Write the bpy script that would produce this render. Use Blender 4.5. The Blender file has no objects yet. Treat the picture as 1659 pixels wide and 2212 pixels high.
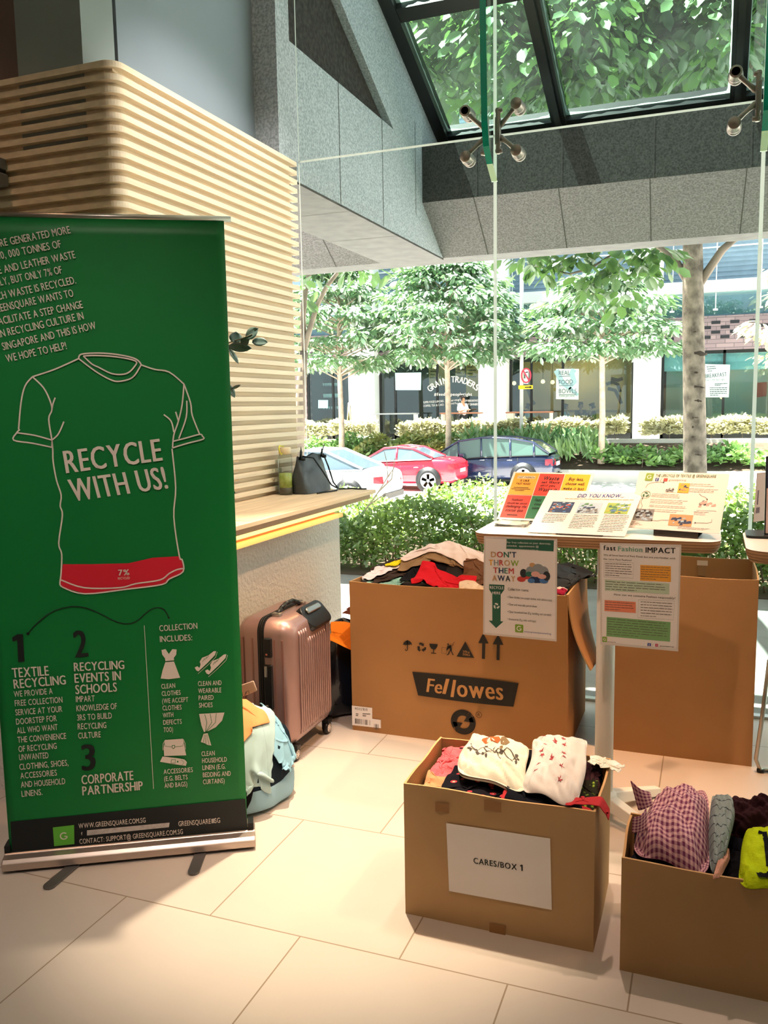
import bpy, bmesh, math, random
import numpy as np
from mathutils import Vector, Matrix, noise
SC = bpy.context.scene
COL = SC.collection
PI = math.pi
random.seed(7)
# ------------------------------------------------------------------ camera
IMW, IMH = 1659.0, 2212.0
FPX, YAW, PITCH, ROLL, EYE = 1839.56, -0.369192, -0.123099, -0.017052, 1.42
_f = np.array([math.sin(YAW)*math.cos(PITCH), math.cos(YAW)*math.cos(PITCH), math.sin(PITCH)])
_r0 = np.array([math.cos(YAW), -math.sin(YAW), 0.0])
_u0 = np.cross(_r0, _f)
_r = math.cos(ROLL)*_r0 + math.sin(ROLL)*_u0
_u = -math.sin(ROLL)*_r0 + math.cos(ROLL)*_u0
CAMP = np.array([0.0, 0.0, EYE])
cd = bpy.data.cameras.new('camera')
cam = bpy.data.objects.new('camera', cd)
COL.objects.link(cam)
cd.sensor_fit = 'VERTICAL'
cd.sensor_height = 36.0
cd.lens = FPX/IMH*36.0
cd.clip_end = 300
mw = Matrix.Identity(4)
for i in range(3):
    mw[i][0] = _r[i]; mw[i][1] = _u[i]; mw[i][2] = -_f[i]; mw[i][3] = CAMP[i]
cam.matrix_world = mw
SC.camera = cam

def ray(x, y):
    return ((x-IMW/2)/FPX)*_r - ((y-IMH/2)/FPX)*_u + _f
def atZ(x, y, v=0.0):
    d = ray(x, y); return CAMP + d*((v-EYE)/d[2])
def atY(x, y, v):
    d = ray(x, y); return CAMP + d*(v/d[1])
def atX(x, y, v):
    d = ray(x, y); return CAMP + d*(v/d[0])

# ------------------------------------------------------------------ render look, sky, sun, lamps
SC.view_settings.view_transform = 'Standard'
SC.view_settings.look = 'None'
SC.view_settings.gamma = 1.0
SC.view_settings.use_curve_mapping = False
SC.view_settings.exposure = 0.1
try:
    SC.cycles.use_denoising = True
    SC.cycles.max_bounces = 9
    SC.cycles.diffuse_bounces = 4
    SC.cycles.transparent_max_bounces = 16
    SC.cycles.transmission_bounces = 4
    SC.cycles.caustics_reflective = False
    SC.cycles.caustics_refractive = False
    SC.cycles.sample_clamp_indirect = 6.0
except Exception:
    pass
SKY = 2.0
SUN = 46.0
wd = bpy.data.worlds.new('sky')
SC.world = wd
wd.use_nodes = True
wn = wd.node_tree.nodes
bg = wn['Background']
sk = wn.new('ShaderNodeTexSky')
sk.sky_type = 'HOSEK_WILKIE'
sk.turbidity = 4.0
sk.ground_albedo = 0.4
sk.sun_direction = Vector((-0.36, 0.0, 1.0)).normalized()
mixs = wn.new('ShaderNodeMixRGB'); mixs.inputs[0].default_value = 0.85
mixs.inputs[2].default_value = (0.86, 0.95, 1.0, 1)
wd.node_tree.links.new(sk.outputs[0], mixs.inputs[1])
wd.node_tree.links.new(mixs.outputs[0], bg.inputs[0])
bg.inputs[1].default_value = SKY
sd = bpy.data.lights.new('sun', 'SUN'); sd.energy = SUN; sd.angle = math.radians(0.6); sd.color = (1.0, 0.96, 0.88)
so = bpy.data.objects.new('sun', sd); COL.objects.link(so)
so.rotation_euler = Vector((0.36, 0.05, -1.0)).to_track_quat('-Z', 'Y').to_euler()
so.location = (-6, -8, 20)

def spot(name, loc, tgt, power, color, angle, blend, radius=0.03):
    ld = bpy.data.lights.new(name, 'SPOT'); ld.energy = power; ld.color = color
    ld.spot_size = math.radians(angle); ld.spot_blend = blend; ld.shadow_soft_size = radius
    o = bpy.data.objects.new(name, ld); COL.objects.link(o); o.location = loc
    o.rotation_euler = (Vector(tgt)-Vector(loc)).to_track_quat('-Z', 'Y').to_euler()
    return o
CEIL = 3.95
LAMPS = [
    ('downlight_or_fill', (-1.28, 2.84, 3.85), (-1.12, 2.44, 0), 860, (1.0, 0.84, 0.60), 31, 0.75),
    ('downlight_or_fill', (0.95, 2.75, 3.85), (-1.1, 3.2, 0.1), 330, (1.0, 0.58, 0.30), 42, 0.8),
    ('downlight_or_fill', (-0.10, 3.38, 3.85), (-0.14, 3.22, 0), 330, (1.0, 0.50, 0.22), 22, 0.7),
    ('downlight_or_fill', (-0.45, 3.05, 3.85), (-0.40, 2.2, 0), 170, (1.0, 0.74, 0.58), 44, 0.7),
    ('downlight_or_fill', (-0.1, 0.9, 3.85), (-0.2, 1.6, 0.1), 40, (1.0, 0.70, 0.56), 60, 0.9),
    ('downlight_or_fill', (-2.6, 1.5, 3.85), (-2.6, 2.2, 1.0), 30, (1.0, 0.52, 0.30), 70, 0.9),
    ('downlight_or_fill', (-0.6, 2.85, 3.85), (-2.0, 3.4, 1.8), 230, (1.0, 0.93, 0.85), 56, 0.6),  # added spot that brightens the slats and shades their gaps
    ('downlight_or_fill', (-0.5, -0.1, 3.85), (-1.75, 2.05, 0.8), 190, (1.0, 0.84, 0.76), 34, 0.8),  # added front spot to brighten the banner
    ('downlight_or_fill', (-0.2, 0.7, 3.85), (-0.6, 3.1, 0.3), 170, (1.0, 0.64, 0.44), 36, 0.8),  # added front spot to brighten the faces of the boxes
]
for i, a in enumerate(LAMPS):
    spot(*a)

# ------------------------------------------------------------------ materials
def lin(c):
    return c/12.92 if c <= 0.04045 else ((c+0.055)/1.055)**2.4
def rgb(h):
    if isinstance(h, str):
        h = h.lstrip('#')
        return tuple(lin(int(h[i:i+2], 16)/255.0) for i in (0, 2, 4))
    return tuple(h)
MATS = {}
def mat(name, color, rough=0.6, metal=0.0, var=0.0, scale=8.0, bump=0.0, bscale=60.0, spec=0.4, emit=0.0, coat=0.0, stretch=None, color2=None, detail=4.0):
    """principled material; var/color2: noise variation of the surface's own colour; bump: fine relief"""
    if name in MATS: return MATS[name]
    m = bpy.data.materials.new(name); m.use_nodes = True
    nt = m.node_tree; n = nt.nodes; b = n['Principled BSDF']
    c = rgb(color)
    b.inputs['Base Color'].default_value = (*c, 1); b.inputs['Roughness'].default_value = rough
    b.inputs['Metallic'].default_value = metal; b.inputs['Specular IOR Level'].default_value = spec
    b.inputs['Coat Weight'].default_value = coat
    if emit:
        b.inputs['Emission Color'].default_value = (*c, 1); b.inputs['Emission Strength'].default_value = emit
    tc = None
    def coords(sc):
        nonlocal tc
        if tc is None: tc = n.new('ShaderNodeTexCoord')
        mp = n.new('ShaderNodeMapping'); nt.links.new(tc.outputs['Object'], mp.inputs[0])
        mp.inputs['Scale'].default_value = stretch if stretch else (1, 1, 1)
        t = n.new('ShaderNodeTexNoise'); t.inputs['Scale'].default_value = sc; t.inputs['Detail'].default_value = detail
        nt.links.new(mp.outputs[0], t.inputs['Vector'])
        return t
    if var or color2:
        t = coords(scale)
        r = n.new('ShaderNodeValToRGB')
        c2 = rgb(color2) if color2 else tuple(min(1, x*(1+var)) for x in c)
        c1 = c if color2 else tuple(x*(1-var) for x in c)
        r.color_ramp.elements[0].position = 0.35; r.color_ramp.elements[1].position = 0.65
        r.color_ramp.elements[0].color = (*c1, 1); r.color_ramp.elements[1].color = (*c2, 1)
        nt.links.new(t.outputs['Fac'], r.inputs[0]); nt.links.new(r.outputs[0], b.inputs['Base Color'])
    if bump:
        t = coords(bscale)
        bp = n.new('ShaderNodeBump'); bp.inputs['Strength'].default_value = min(1.0, bump); bp.inputs['Distance'].default_value = 0.01
        nt.links.new(t.outputs['Fac'], bp.inputs['Height']); nt.links.new(bp.outputs[0], b.inputs['Normal'])
    MATS[name] = m
    return m

def mat_glass(name, tint=(0.93, 0.97, 0.95), refl=0.06, rough=0.0, haze=None):
    if name in MATS: return MATS[name]
    m = bpy.data.materials.new(name); m.use_nodes = True
    nt = m.node_tree; n = nt.nodes; n.remove(n['Principled BSDF']); out = n['Material Output']
    tr = n.new('ShaderNodeBsdfTransparent'); tr.inputs[0].default_value = (*tint, 1)
    gl = n.new('ShaderNodeBsdfGlossy'); gl.inputs['Roughness'].default_value = rough
    lw = n.new('ShaderNodeLayerWeight'); lw.inputs[0].default_value = 0.12
    mu = n.new('ShaderNodeMath'); mu.operation = 'MULTIPLY'; mu.inputs[1].default_value = refl*4
    ad = n.new('ShaderNodeMath'); ad.operation = 'ADD'; ad.inputs[1].default_value = refl*0.4
    nt.links.new(lw.outputs['Fresnel'], mu.inputs[0]); nt.links.new(mu.outputs[0], ad.inputs[0])
    mx = n.new('ShaderNodeMixShader'); nt.links.new(ad.outputs[0], mx.inputs[0])
    nt.links.new(tr.outputs[0], mx.inputs[1]); nt.links.new(gl.outputs[0], mx.inputs[2])
    last = mx
    if haze:
        df = n.new('ShaderNodeBsdfTranslucent'); df.inputs[0].default_value = (0.75, 0.85, 0.82, 1)
        tc = n.new('ShaderNodeTexCoord'); ns = n.new('ShaderNodeTexNoise'); ns.inputs['Scale'].default_value = 2.2; ns.inputs['Detail'].default_value = 6
        nt.links.new(tc.outputs['Object'], ns.inputs['Vector'])
        rr = n.new('ShaderNodeValToRGB'); rr.color_ramp.elements[0].position = 0.45; rr.color_ramp.elements[1].position = 0.8
        rr.color_ramp.elements[0].color = (haze*0.35,)*3+(1,); rr.color_ramp.elements[1].color = (haze,)*3+(1,)
        nt.links.new(ns.outputs['Fac'], rr.inputs[0])
        m2 = n.new('ShaderNodeMixShader'); nt.links.new(rr.outputs[0], m2.inputs[0])
        nt.links.new(mx.outputs[0], m2.inputs[1]); nt.links.new(df.outputs[0], m2.inputs[2]); last = m2
    nt.links.new(last.outputs[0], out.inputs[0])
    MATS[name] = m
    return m

def mat_leaf(name, c1, c2, trans=0.35, scale=3.0, gloss=0.08, tcol=None):
    if name in MATS: return MATS[name]
    m = bpy.data.materials.new(name); m.use_nodes = True
    nt = m.node_tree; n = nt.nodes; n.remove(n['Principled BSDF']); out = n['Material Output']
    tc = n.new('ShaderNodeTexCoord'); ns = n.new('ShaderNodeTexNoise'); ns.inputs['Scale'].default_value = scale; ns.inputs['Detail'].default_value = 3
    nt.links.new(tc.outputs['Object'], ns.inputs['Vector'])
    rr = n.new('ShaderNodeValToRGB'); rr.color_ramp.elements[0].position = 0.3; rr.color_ramp.elements[1].position = 0.7
    rr.color_ramp.elements[0].color = (*rgb(c1), 1); rr.color_ramp.elements[1].color = (*rgb(c2), 1)
    nt.links.new(ns.outputs['Fac'], rr.inputs[0])
    df = n.new('ShaderNodeBsdfDiffuse'); tl = n.new('ShaderNodeBsdfTranslucent')
    nt.links.new(rr.outputs[0], df.inputs[0])
    if tcol: tl.inputs[0].default_value = (*rgb(tcol), 1)
    else: nt.links.new(rr.outputs[0], tl.inputs[0])
    mx = n.new('ShaderNodeMixShader'); mx.inputs[0].default_value = trans
    nt.links.new(df.outputs[0], mx.inputs[1]); nt.links.new(tl.outputs[0], mx.inputs[2])
    gl = n.new('ShaderNodeBsdfGlossy'); gl.inputs['Roughness'].default_value = 0.4
    m2 = n.new('ShaderNodeMixShader'); m2.inputs[0].default_value = gloss
    nt.links.new(mx.outputs[0], m2.inputs[1]); nt.links.new(gl.outputs[0], m2.inputs[2])
    nt.links.new(m2.outputs[0], out.inputs[0])
    MATS[name] = m
    return m

# ------------------------------------------------------------------ mesh builder
class Frame:
    """a plane in space: origin, two unit axes, normal"""
    def __init__(s, o, u, v):
        s.o = np.array(o, float); s.u = np.array(u, float); s.u /= np.linalg.norm(s.u)
        v = np.array(v, float); v = v - s.u*(v@s.u); s.v = v/np.linalg.norm(v); s.n = np.cross(s.u, s.v)
    def p(s, a, b, h=0.0): return s.o + s.u*a + s.v*b + s.n*h
    def pix(s, x, y):
        d = ray(x, y); t = ((s.o-CAMP)@s.n)/(d@s.n); P = CAMP+d*t-s.o
        return (P@s.u, P@s.v)
    def pixs(s, pts): return [s.pix(*q) for q in pts]
FXY = Frame((0, 0, 0), (1, 0, 0), (0, 1, 0))

GLY = {}
def _glyph(ch, bold):
    k = (ch, bold)
    if k in GLY: return GLY[k]
    if ch == '1':
        w = 0.15+2*bold; GLY[k] = ([(0.3, 0), (0.3, 0.73), (0.3-w*0.8, 0.73), (0, 0.62), (0, 0.5), (0.3-w, 0.57), (0.3-w, 0)], [tuple(range(7))], 0.3); return GLY[k]
    cu = bpy.data.curves.new('g', 'FONT'); cu.body = ch; cu.resolution_u = 3; cu.offset = bold
    o = bpy.data.objects.new('g', cu); COL.objects.link(o)
    dg = bpy.context.evaluated_depsgraph_get()
    ev = o.evaluated_get(dg); me = ev.to_mesh()
    v = [(q.co.x, q.co.y) for q in me.vertices]; f = [tuple(p.vertices) for p in me.polygons]
    ev.to_mesh_clear(); bpy.data.objects.remove(o); bpy.data.curves.remove(cu)
    if v:
        x0 = min(a for a, b in v); x1 = max(a for a, b in v); v = [(a-x0, b) for a, b in v]; w = x1-x0
    else: w = 0.22
    GLY[k] = (v, f, w)
    return GLY[k]
for _c in 'ABCDEFGHIJKLMNOPQRSTUVWXYZabcdefghijklmnopqrstuvwxyz0123456789.,!%:()/#@&\'-':
    for _b in (0.0,):
        _glyph(_c, _b)

class MB:
    def __init__(s): s.v = []; s.f = []; s.m = []; s.s = []
    def add(s, vs, fs, mi=0, smooth=False):
        o = len(s.v); s.v += [tuple(map(float, q)) for q in vs]
        for f in fs: s.f.append(tuple(i+o for i in f)); s.m.append(mi); s.s.append(smooth)
        return o
    def box(s, x0, x1, y0, y1, z0, z1, mi=0):
        s.add([(x0, y0, z0), (x1, y0, z0), (x1, y1, z0), (x0, y1, z0), (x0, y0, z1), (x1, y0, z1), (x1, y1, z1), (x0, y1, z1)],
              [(0, 3, 2, 1), (4, 5, 6, 7), (0, 1, 5, 4), (1, 2, 6, 5), (2, 3, 7, 6), (3, 0, 4, 7)], mi)
        return s
    def slab(s, fr, pts, h0, h1, mi=0, side=None):
        """polygon in a frame given depth between h0 and h1"""
        n = len(pts); a = sum(pts[i][0]*pts[(i+1) % n][1]-pts[(i+1) % n][0]*pts[i][1] for i in range(n))
        if a < 0: pts = pts[::-1]
        s.add([fr.p(x, y, h0) for x, y in pts]+[fr.p(x, y, h1) for x, y in pts], [tuple(range(n-1, -1, -1)), tuple(range(n, 2*n))], mi)
        o = len(s.v)-2*n
        for i in range(n):
            j = (i+1) % n
            s.f.append((o+i, o+j, o+n+j, o+n+i)); s.m.append(mi if side is None else side); s.s.append(False)
        return s
    def poly(s, fr, pts, h=0.0, mi=0):
        n = len(pts); a = sum(pts[i][0]*pts[(i+1) % n][1]-pts[(i+1) % n][0]*pts[i][1] for i in range(n))
        if a < 0: pts = pts[::-1]
        s.add([fr.p(x, y, h) for x, y in pts], [tuple(range(n))], mi); return s
    def rect(s, fr, x0, y0, x1, y1, h=0.0, mi=0):
        return s.poly(fr, [(x0, y0), (x1, y0), (x1, y1), (x0, y1)], h, mi)
    def stroke(s, fr, pts, w, h=0.0, mi=0, closed=False):
        P = [np.array(q, float) for q in pts]; n = len(P); L = []
        for i in range(n):
            a = P[(i-1) % n] if (closed or i) else P[i]; b = P[(i+1) % n] if (closed or i < n-1) else P[i]
            t = b-a; t /= (np.linalg.norm(t)+1e-9); nn = np.array([-t[1], t[0]])
            L.append((P[i]+nn*w/2, P[i]-nn*w/2))
        vs = [fr.p(*q, h) for l in L for q in l]
        k = n if closed else n-1
        s.add(vs, [(2*i, 2*i+1, 2*((i+1) % n)+1, 2*((i+1) % n)) for i in range(k)], mi); return s
    def disc(s, fr, c, r, h=0.0, mi=0, n=20, ry=None):
        ry = ry or r
        return s.poly(fr, [(c[0]+r*math.cos(2*PI*i/n), c[1]+ry*math.sin(2*PI*i/n)) for i in range(n)], h, mi)
    def tube(s, path, r, n=8, mi=0, caps=True, smooth=True):
        P = [np.array(q, float) for q in path]; R = r if hasattr(r, '__len__') else [r]*len(P)
        t0 = P[1]-P[0]; t0 /= np.linalg.norm(t0)
        ref = np.array([0, 0, 1.0]) if abs(t0[2]) < 0.9 else np.array([1.0, 0, 0])
        a = np.cross(t0, ref); a /= np.linalg.norm(a); vs = []
        for i, p in enumerate(P):
            t = (P[min(i+1, len(P)-1)]-P[max(i-1, 0)]); t /= (np.linalg.norm(t)+1e-12)
            a = a - t*(a@t); a /= (np.linalg.norm(a)+1e-12); b = np.cross(t, a)
            for k in range(n):
                an = 2*PI*k/n; vs.append(p+(a*math.cos(an)+b*math.sin(an))*R[i])
        fs = []
        for i in range(len(P)-1):
            for k in range(n):
                k2 = (k+1) % n; fs.append((i*n+k, i*n+k2, (i+1)*n+k2, (i+1)*n+k))
        s.add(vs, fs, mi, smooth)
        if caps:
            o = len(s.v)-len(vs)
            s.f.append(tuple(o+k for k in range(n-1, -1, -1))); s.m.append(mi); s.s.append(False)
            e = o+(len(P)-1)*n; s.f.append(tuple(e+k for k in range(n))); s.m.append(mi); s.s.append(False)
        return s
    def lathe(s, prof, c=(0, 0, 0), n=24, mi=0, u=(1, 0, 0), v=(0, 1, 0), smooth=True):
        """profile of (radius, height) turned about the axis u x v through c"""
        u = np.array(u, float); v = np.array(v, float); w = np.cross(u, v); c = np.array(c, float); vs = []
        for r, z in prof:
            for k in range(n):
                an = 2*PI*k/n; vs.append(c+u*r*math.cos(an)+v*r*math.sin(an)+w*z)
        fs = [(i*n+k, i*n+(k+1) % n, (i+1)*n+(k+1) % n, (i+1)*n+k) for i in range(len(prof)-1) for k in range(n)]
        o = s.add(vs, fs, mi, smooth)
        if prof[0][0] > 1e-5: s.f.append(tuple(o+k for k in range(n-1, -1, -1))); s.m.append(mi); s.s.append(False)
        e = o+(len(prof)-1)*n
        if prof[-1][0] > 1e-5: s.f.append(tuple(e+k for k in range(n))); s.m.append(mi); s.s.append(False)
        return s
    def grid(s, P, mi=0, smooth=True, closed_u=False):
        P = np.asarray(P); a, b = P.shape[:2]
        fs = []
        for i in range(a if closed_u else a-1):
            for j in range(b-1):
                i2 = (i+1) % a; fs.append((i*b+j, i2*b+j, i2*b+j+1, i*b+j+1))
        s.add(P.reshape(-1, 3), fs, mi, smooth); return s
    def text(s, fr, body, p0, p1, top=None, cap=None, mi=0, h=0.0006, bold=0.0, gap=0.085, shear=0.0):
        """letters from p0 to p1 along the baseline, cap height to point `top` (or `cap` metres square to it)"""
        x = 0; items = []
        for ch in body:
            v, f, w = _glyph(ch, 0.0) if ch != ' ' else ([], [], 0.2)
            items.append((x+bold*1.3, v, f)); x += w+gap+bold*2.6
        W = max(x-gap, 1e-3); H = 0.73
        p0 = np.array(p0, float); p1 = np.array(p1, float); e = (p1-p0)/W
        if top is not None: q = (np.array(top, float)-p0)/H
        else:
            t = p1-p0; t = t/np.linalg.norm(t); q = np.array([-t[1], t[0]])*cap/H
        for k, (x, v, f) in enumerate(items):
            for c_, dx_ in enumerate((-bold*1.3, 0.0, bold*1.3) if bold else (0.0,)):
                if v: s.add([fr.p(*(p0+e*(x+dx_+a+shear*b)+q*b), h+c_*(0.0002+0.03*h)) for a, b in v], f, mi[k % len(mi)] if isinstance(mi, (list, tuple)) else mi)
        return s
    def lines(s, fr, x0, x1, ys, w, mi, h=0.0006, seed=0, last=0.6):
        """rows of print too small to read: one bar of word-long dashes per row"""
        r = random.Random(seed); L = x1-x0
        for k, y in enumerate(ys):
            x = x0; e = x1 if k < len(ys)-1 else x0+L*last
            e -= r.random()*0.06*L
            while x < e:
                l = min(e-x, L*r.uniform(0.05, 0.16)); s.rect(fr, x, y, x+l, y+w, h, mi); x += l+L*0.018
        return s
    def build(s, name, mats, parent=None, bevel=0.0, seg=2, subsurf=0, solid=0.0, label=None, smooth=None, uv=None):
        me = bpy.data.meshes.new(name)
        me.from_pydata(s.v, [], s.f)
        if not isinstance(mats, (list, tuple)): mats = [mats]
        for m in mats: me.materials.append(m)
        me.polygons.foreach_set('material_index', s.m)
        me.polygons.foreach_set('use_smooth', [smooth]*len(s.s) if smooth is not None else s.s)
        if uv is not None:
            l = me.uv_layers.new(name='uv'); vi = np.empty(len(me.loops), int); me.loops.foreach_get('vertex_index', vi)
            l.data.foreach_set('uv', np.asarray(uv, float)[vi].ravel())
        me.update()
        o = bpy.data.objects.new(name, me); COL.objects.link(o)
        if parent is not None: o.parent = parent
        if bevel:
            md = o.modifiers.new('bevel', 'BEVEL'); md.width = bevel; md.segments = seg; md.limit_method = 'ANGLE'; md.angle_limit = math.radians(40)
        if solid:
            md = o.modifiers.new('solid', 'SOLIDIFY'); md.thickness = solid; md.offset = -1
        if subsurf:
            md = o.modifiers.new('sub', 'SUBSURF'); md.levels = subsurf; md.render_levels = subsurf
        if label: o['label'] = label
        return o

def tag(o, label=None, cat=None, group=None, kind=None):
    if label: o['label'] = label
    if cat: o['category'] = cat
    if group: o['group'] = group
    if kind: o['kind'] = kind
    return o
def thing(name, label, cat, loc=(0, 0, 0), rz=0.0, group=None):
    o = bpy.data.objects.new(name, None); COL.objects.link(o); o.location = tuple(float(q) for q in loc); o.rotation_euler = (0, 0, rz)
    o.empty_display_size = 0.05
    return tag(o, label, cat, group)
def struct(o): o['kind'] = 'structure'; return o
def rng(seed): return np.random.RandomState(seed)
def arc(c, r, a0, a1, n=12, ry=None):
    ry = ry or r
    return [(c[0]+r*math.cos(math.radians(a0+(a1-a0)*i/n)), c[1]+ry*math.sin(math.radians(a0+(a1-a0)*i/n))) for i in range(n+1)]
def rrect(x0, y0, x1, y1, r, n=5):
    return arc((x1-r, y0+r), r, -90, 0, n)+arc((x1-r, y1-r), r, 0, 90, n)+arc((x0+r, y1-r), r, 90, 180, n)+arc((x0+r, y0+r), r, 180, 270, n)
# ------------------------------------------------------------------ setting: the room
M_WOOD = mat('pale_wood', '#e8d5ba', 0.5, var=0.10, scale=3.0, stretch=(6, 0.5, 14), bump=0.05, bscale=40, spec=0.3)
M_WOODC = mat('counter_wood', '#dcc3a2', 0.6, var=0.12, scale=3.0, stretch=(14, 0.8, 10), spec=0.4)
M_WHITE = mat('white_paint', '#e9e4dc', 0.7)
M_STUCCO = mat('rough_plaster', '#ddd6d0', 0.9, bump=0.9, bscale=55, spec=0.1, detail=6)
M_GREY = mat('grey_panel', '#848e99', 0.45, var=0.03, scale=2)
M_GREY2 = mat('pale_grey_panel', '#8b9495', 0.5, var=0.03, scale=2)
M_DARK = mat('unlit_plum_wall', '#75635f', 0.8)
M_BLACK = mat('black_metal', '#14181a', 0.35, metal=0.3)
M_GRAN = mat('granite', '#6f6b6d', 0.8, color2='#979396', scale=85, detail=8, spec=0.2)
M_GRAND = mat('dark_shaded_granite', '#303230', 0.7, color2='#50514e', scale=95, detail=8, spec=0.2)  # shade on the beam's inner face is partly put into this darker granite
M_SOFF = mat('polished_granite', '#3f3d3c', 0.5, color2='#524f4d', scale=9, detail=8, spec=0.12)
M_JOINT = mat('joint_line', '#4b4a47', 0.9)
M_CHROME = mat('brushed_steel', '#b5b0a8', 0.28, metal=1.0)
M_STEELD = mat('dull_steel', '#8a817a', 0.4, metal=0.9)
M_GLASS = mat_glass('clear_glass', (0.95, 0.985, 0.97), 0.05)
M_GEDGE = mat_leaf('glass_edge', '#f4faf4', '#fafdfa', 0.55, 3, 0.1)
M_FIN = mat_glass('fin_glass', (0.88, 0.97, 0.93), 0.04)
M_FINE = mat('fin_glass_edge', '#00937c', 0.2, spec=0.7)
M_SKYG = mat_glass('skylight_glass', (0.47, 0.62, 0.57), 0.03, 0.02, haze=0.014)  # thin milky haze mixed into the pane material
M_SKYE = mat_leaf('skylight_grime', '#a8bcb0', '#c3d2c8', 0.6, 8, 0.05)
M_CONC = mat('pavement', '#96938f', 0.85, var=0.08, scale=5)

# floor: large stone tiles, half-bond, thin grout
m = bpy.data.materials.new('floor_tile'); m.use_nodes = True
nt = m.node_tree; n = nt.nodes; b = n['Principled BSDF']
tc = n.new('ShaderNodeTexCoord'); mp = n.new('ShaderNodeMapping'); mp.inputs['Location'].default_value = (1.29-0.285+0.57*20, -1.915+0.595*20, 0)
br = n.new('ShaderNodeTexBrick'); br.inputs['Scale'].default_value = 1.0; br.inputs['Brick Width'].default_value = 0.57; br.inputs['Row Height'].default_value = 0.595
br.inputs['Mortar Size'].default_value = 0.0022; br.inputs['Mortar Smooth'].default_value = 0.1; br.offset = 0.5
br.inputs['Color1'].default_value = (*rgb('#cfc1b7'), 1); br.inputs['Color2'].default_value = (*rgb('#cbbdb2'), 1); br.inputs['Mortar'].default_value = (*rgb('#97836f'), 1)
ns = n.new('ShaderNodeTexNoise'); ns.inputs['Scale'].default_value = 4; ns.inputs['Detail'].default_value = 6
mxc = n.new('ShaderNodeMixRGB'); mxc.blend_type = 'MULTIPLY'; mxc.inputs[0].default_value = 0.12
nt.links.new(tc.outputs['Object'], mp.inputs[0]); nt.links.new(mp.outputs[0], br.inputs['Vector']); nt.links.new(tc.outputs['Object'], ns.inputs['Vector'])
nt.links.new(br.outputs['Color'], mxc.inputs[1]); nt.links.new(ns.outputs['Fac'], mxc.inputs[2]); nt.links.new(mxc.outputs[0], b.inputs['Base Color'])
b.inputs['Roughness'].default_value = 0.33; b.inputs['Specular IOR Level'].default_value = 0.35
M_FLOOR = m
GY = 4.05
struct(MB().box(-4.6, 3.2, -3.0, GY+0.03, -0.12, 0.0).build('floor', M_FLOOR))
struct(MB().box(-4.7, 3.3, -3.1, GY-0.02, CEIL, CEIL+0.15).build('ceiling', M_WHITE))
struct(MB().box(-4.7, 3.3, -3.1, -3.0, -0.1, CEIL).build('wall_back', mat('back_wall_paint', '#b9aca2', 0.8)))
struct(MB().box(3.2, 3.3, -3.0, GY+2.4, -0.1, CEIL).build('wall_right', M_WHITE))
struct(MB().box(-4.7, -4.6, -3.0, 2.7, -0.1, CEIL).build('wall_left', mat('left_wall_paint', '#a89d96', 0.8)))

# grey panelled wall above the slatted box, return wall beside it, its unlit darkness put into the colour
g = MB().box(-2.45, -2.15, 2.84, 3.885, 2.4, CEIL, 0).box(-2.45, -2.152, 2.64, 2.823, 2.4, CEIL, 1)
g.box(-2.44, -2.165, 2.82, 2.845, 2.4, CEIL, 2)
struct(g.build('wall_grey', [M_GREY, M_GREY2, M_JOINT]))
struct(MB().box(-4.6, -2.16, 2.66, 2.8, 2.4, CEIL).build('wall_dark', M_DARK))

# slatted kiosk: backing box with rounded corner and 38 horizontal slats running round it
SX, SY0, SY1, ZT = -2.0, 2.615, 4.03, 2.65
def lpath(off, r, yend):
    """outline of the kiosk's two faces seen from above, pushed out by off"""
    x, y = SX+off, SY0-off
    return [(-4.6, y)]+[(x-r+r*math.sin(t), y+r-r*math.cos(t)) for t in np.linspace(0, PI/2, 9)]+[(x, yend)]
def lband(mb, off0, off1, z0, z1, r0, r1, yend, mi=0):
    A = lpath(off1, r1, yend); B = lpath(off0, r0, yend); k = len(A); o = len(mb.v)
    vs = [(x, y, z) for z in (z0, z1) for P in (A, B) for x, y in P]
    a0, b0, a1, b1 = 0, k, 2*k, 3*k; fs = []; 
    for i in range(k-1):
        fs += [(a0+i, a0+i+1, a1+i+1, a1+i), (a1+i, a1+i+1, b1+i+1, b1+i), (b0+i+1, b0+i, a0+i, a0+i+1)[::1]]
    fs += [(a0+k-1, b0+k-1, b1+k-1, a1+k-1)]
    mb.add(vs, fs, mi)
PITCH_S = 0.0435
bk = MB(); lband(bk, -0.2, -0.028, 0.87, ZT-0.012, 0.03, 0.045, SY1-0.03)
bk.box(-4.6, SX-0.03, SY0+0.03, SY1-0.03, ZT-0.03, ZT-0.014)
bo = struct(bk.build('wall_slatted', M_WOOD))
sl = MB(); nsl = int((ZT-1.0)/PITCH_S)
for i in range(nsl+1):
    z1 = ZT-i*PITCH_S
    if z1-0.021 < 1.0: break
    lband(sl, -0.03, 0.0, z1-0.021, z1, 0.03, 0.055, SY1)
sl.build('slats', M_WOOD, bo)
# little hatch let into the slats, flush blocks with an open slot
hb = MB()
for k in range(4):
    z = 1.205-k*0.0435
    hb.box(SX-0.026, SX-0.003, 3.02, 3.36, z-0.0225, z, 0)
hb.box(SX-0.027, SX-0.02, 3.02, 3.35, 1.033, 1.054, 1)
hb.build('hatch', [mat('hatch_wood', '#c9a983', 0.5), mat('slot_dark', '#1b1512', 0.9)], bo)

# white rough wall under the counter, and its return to the left
FY = float(atZ(8, 1706)[1])
struct(MB().box(-4.6, -1.82, FY, GY, 0.0, 0.868).build('wall_counter', M_STUCCO))

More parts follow.
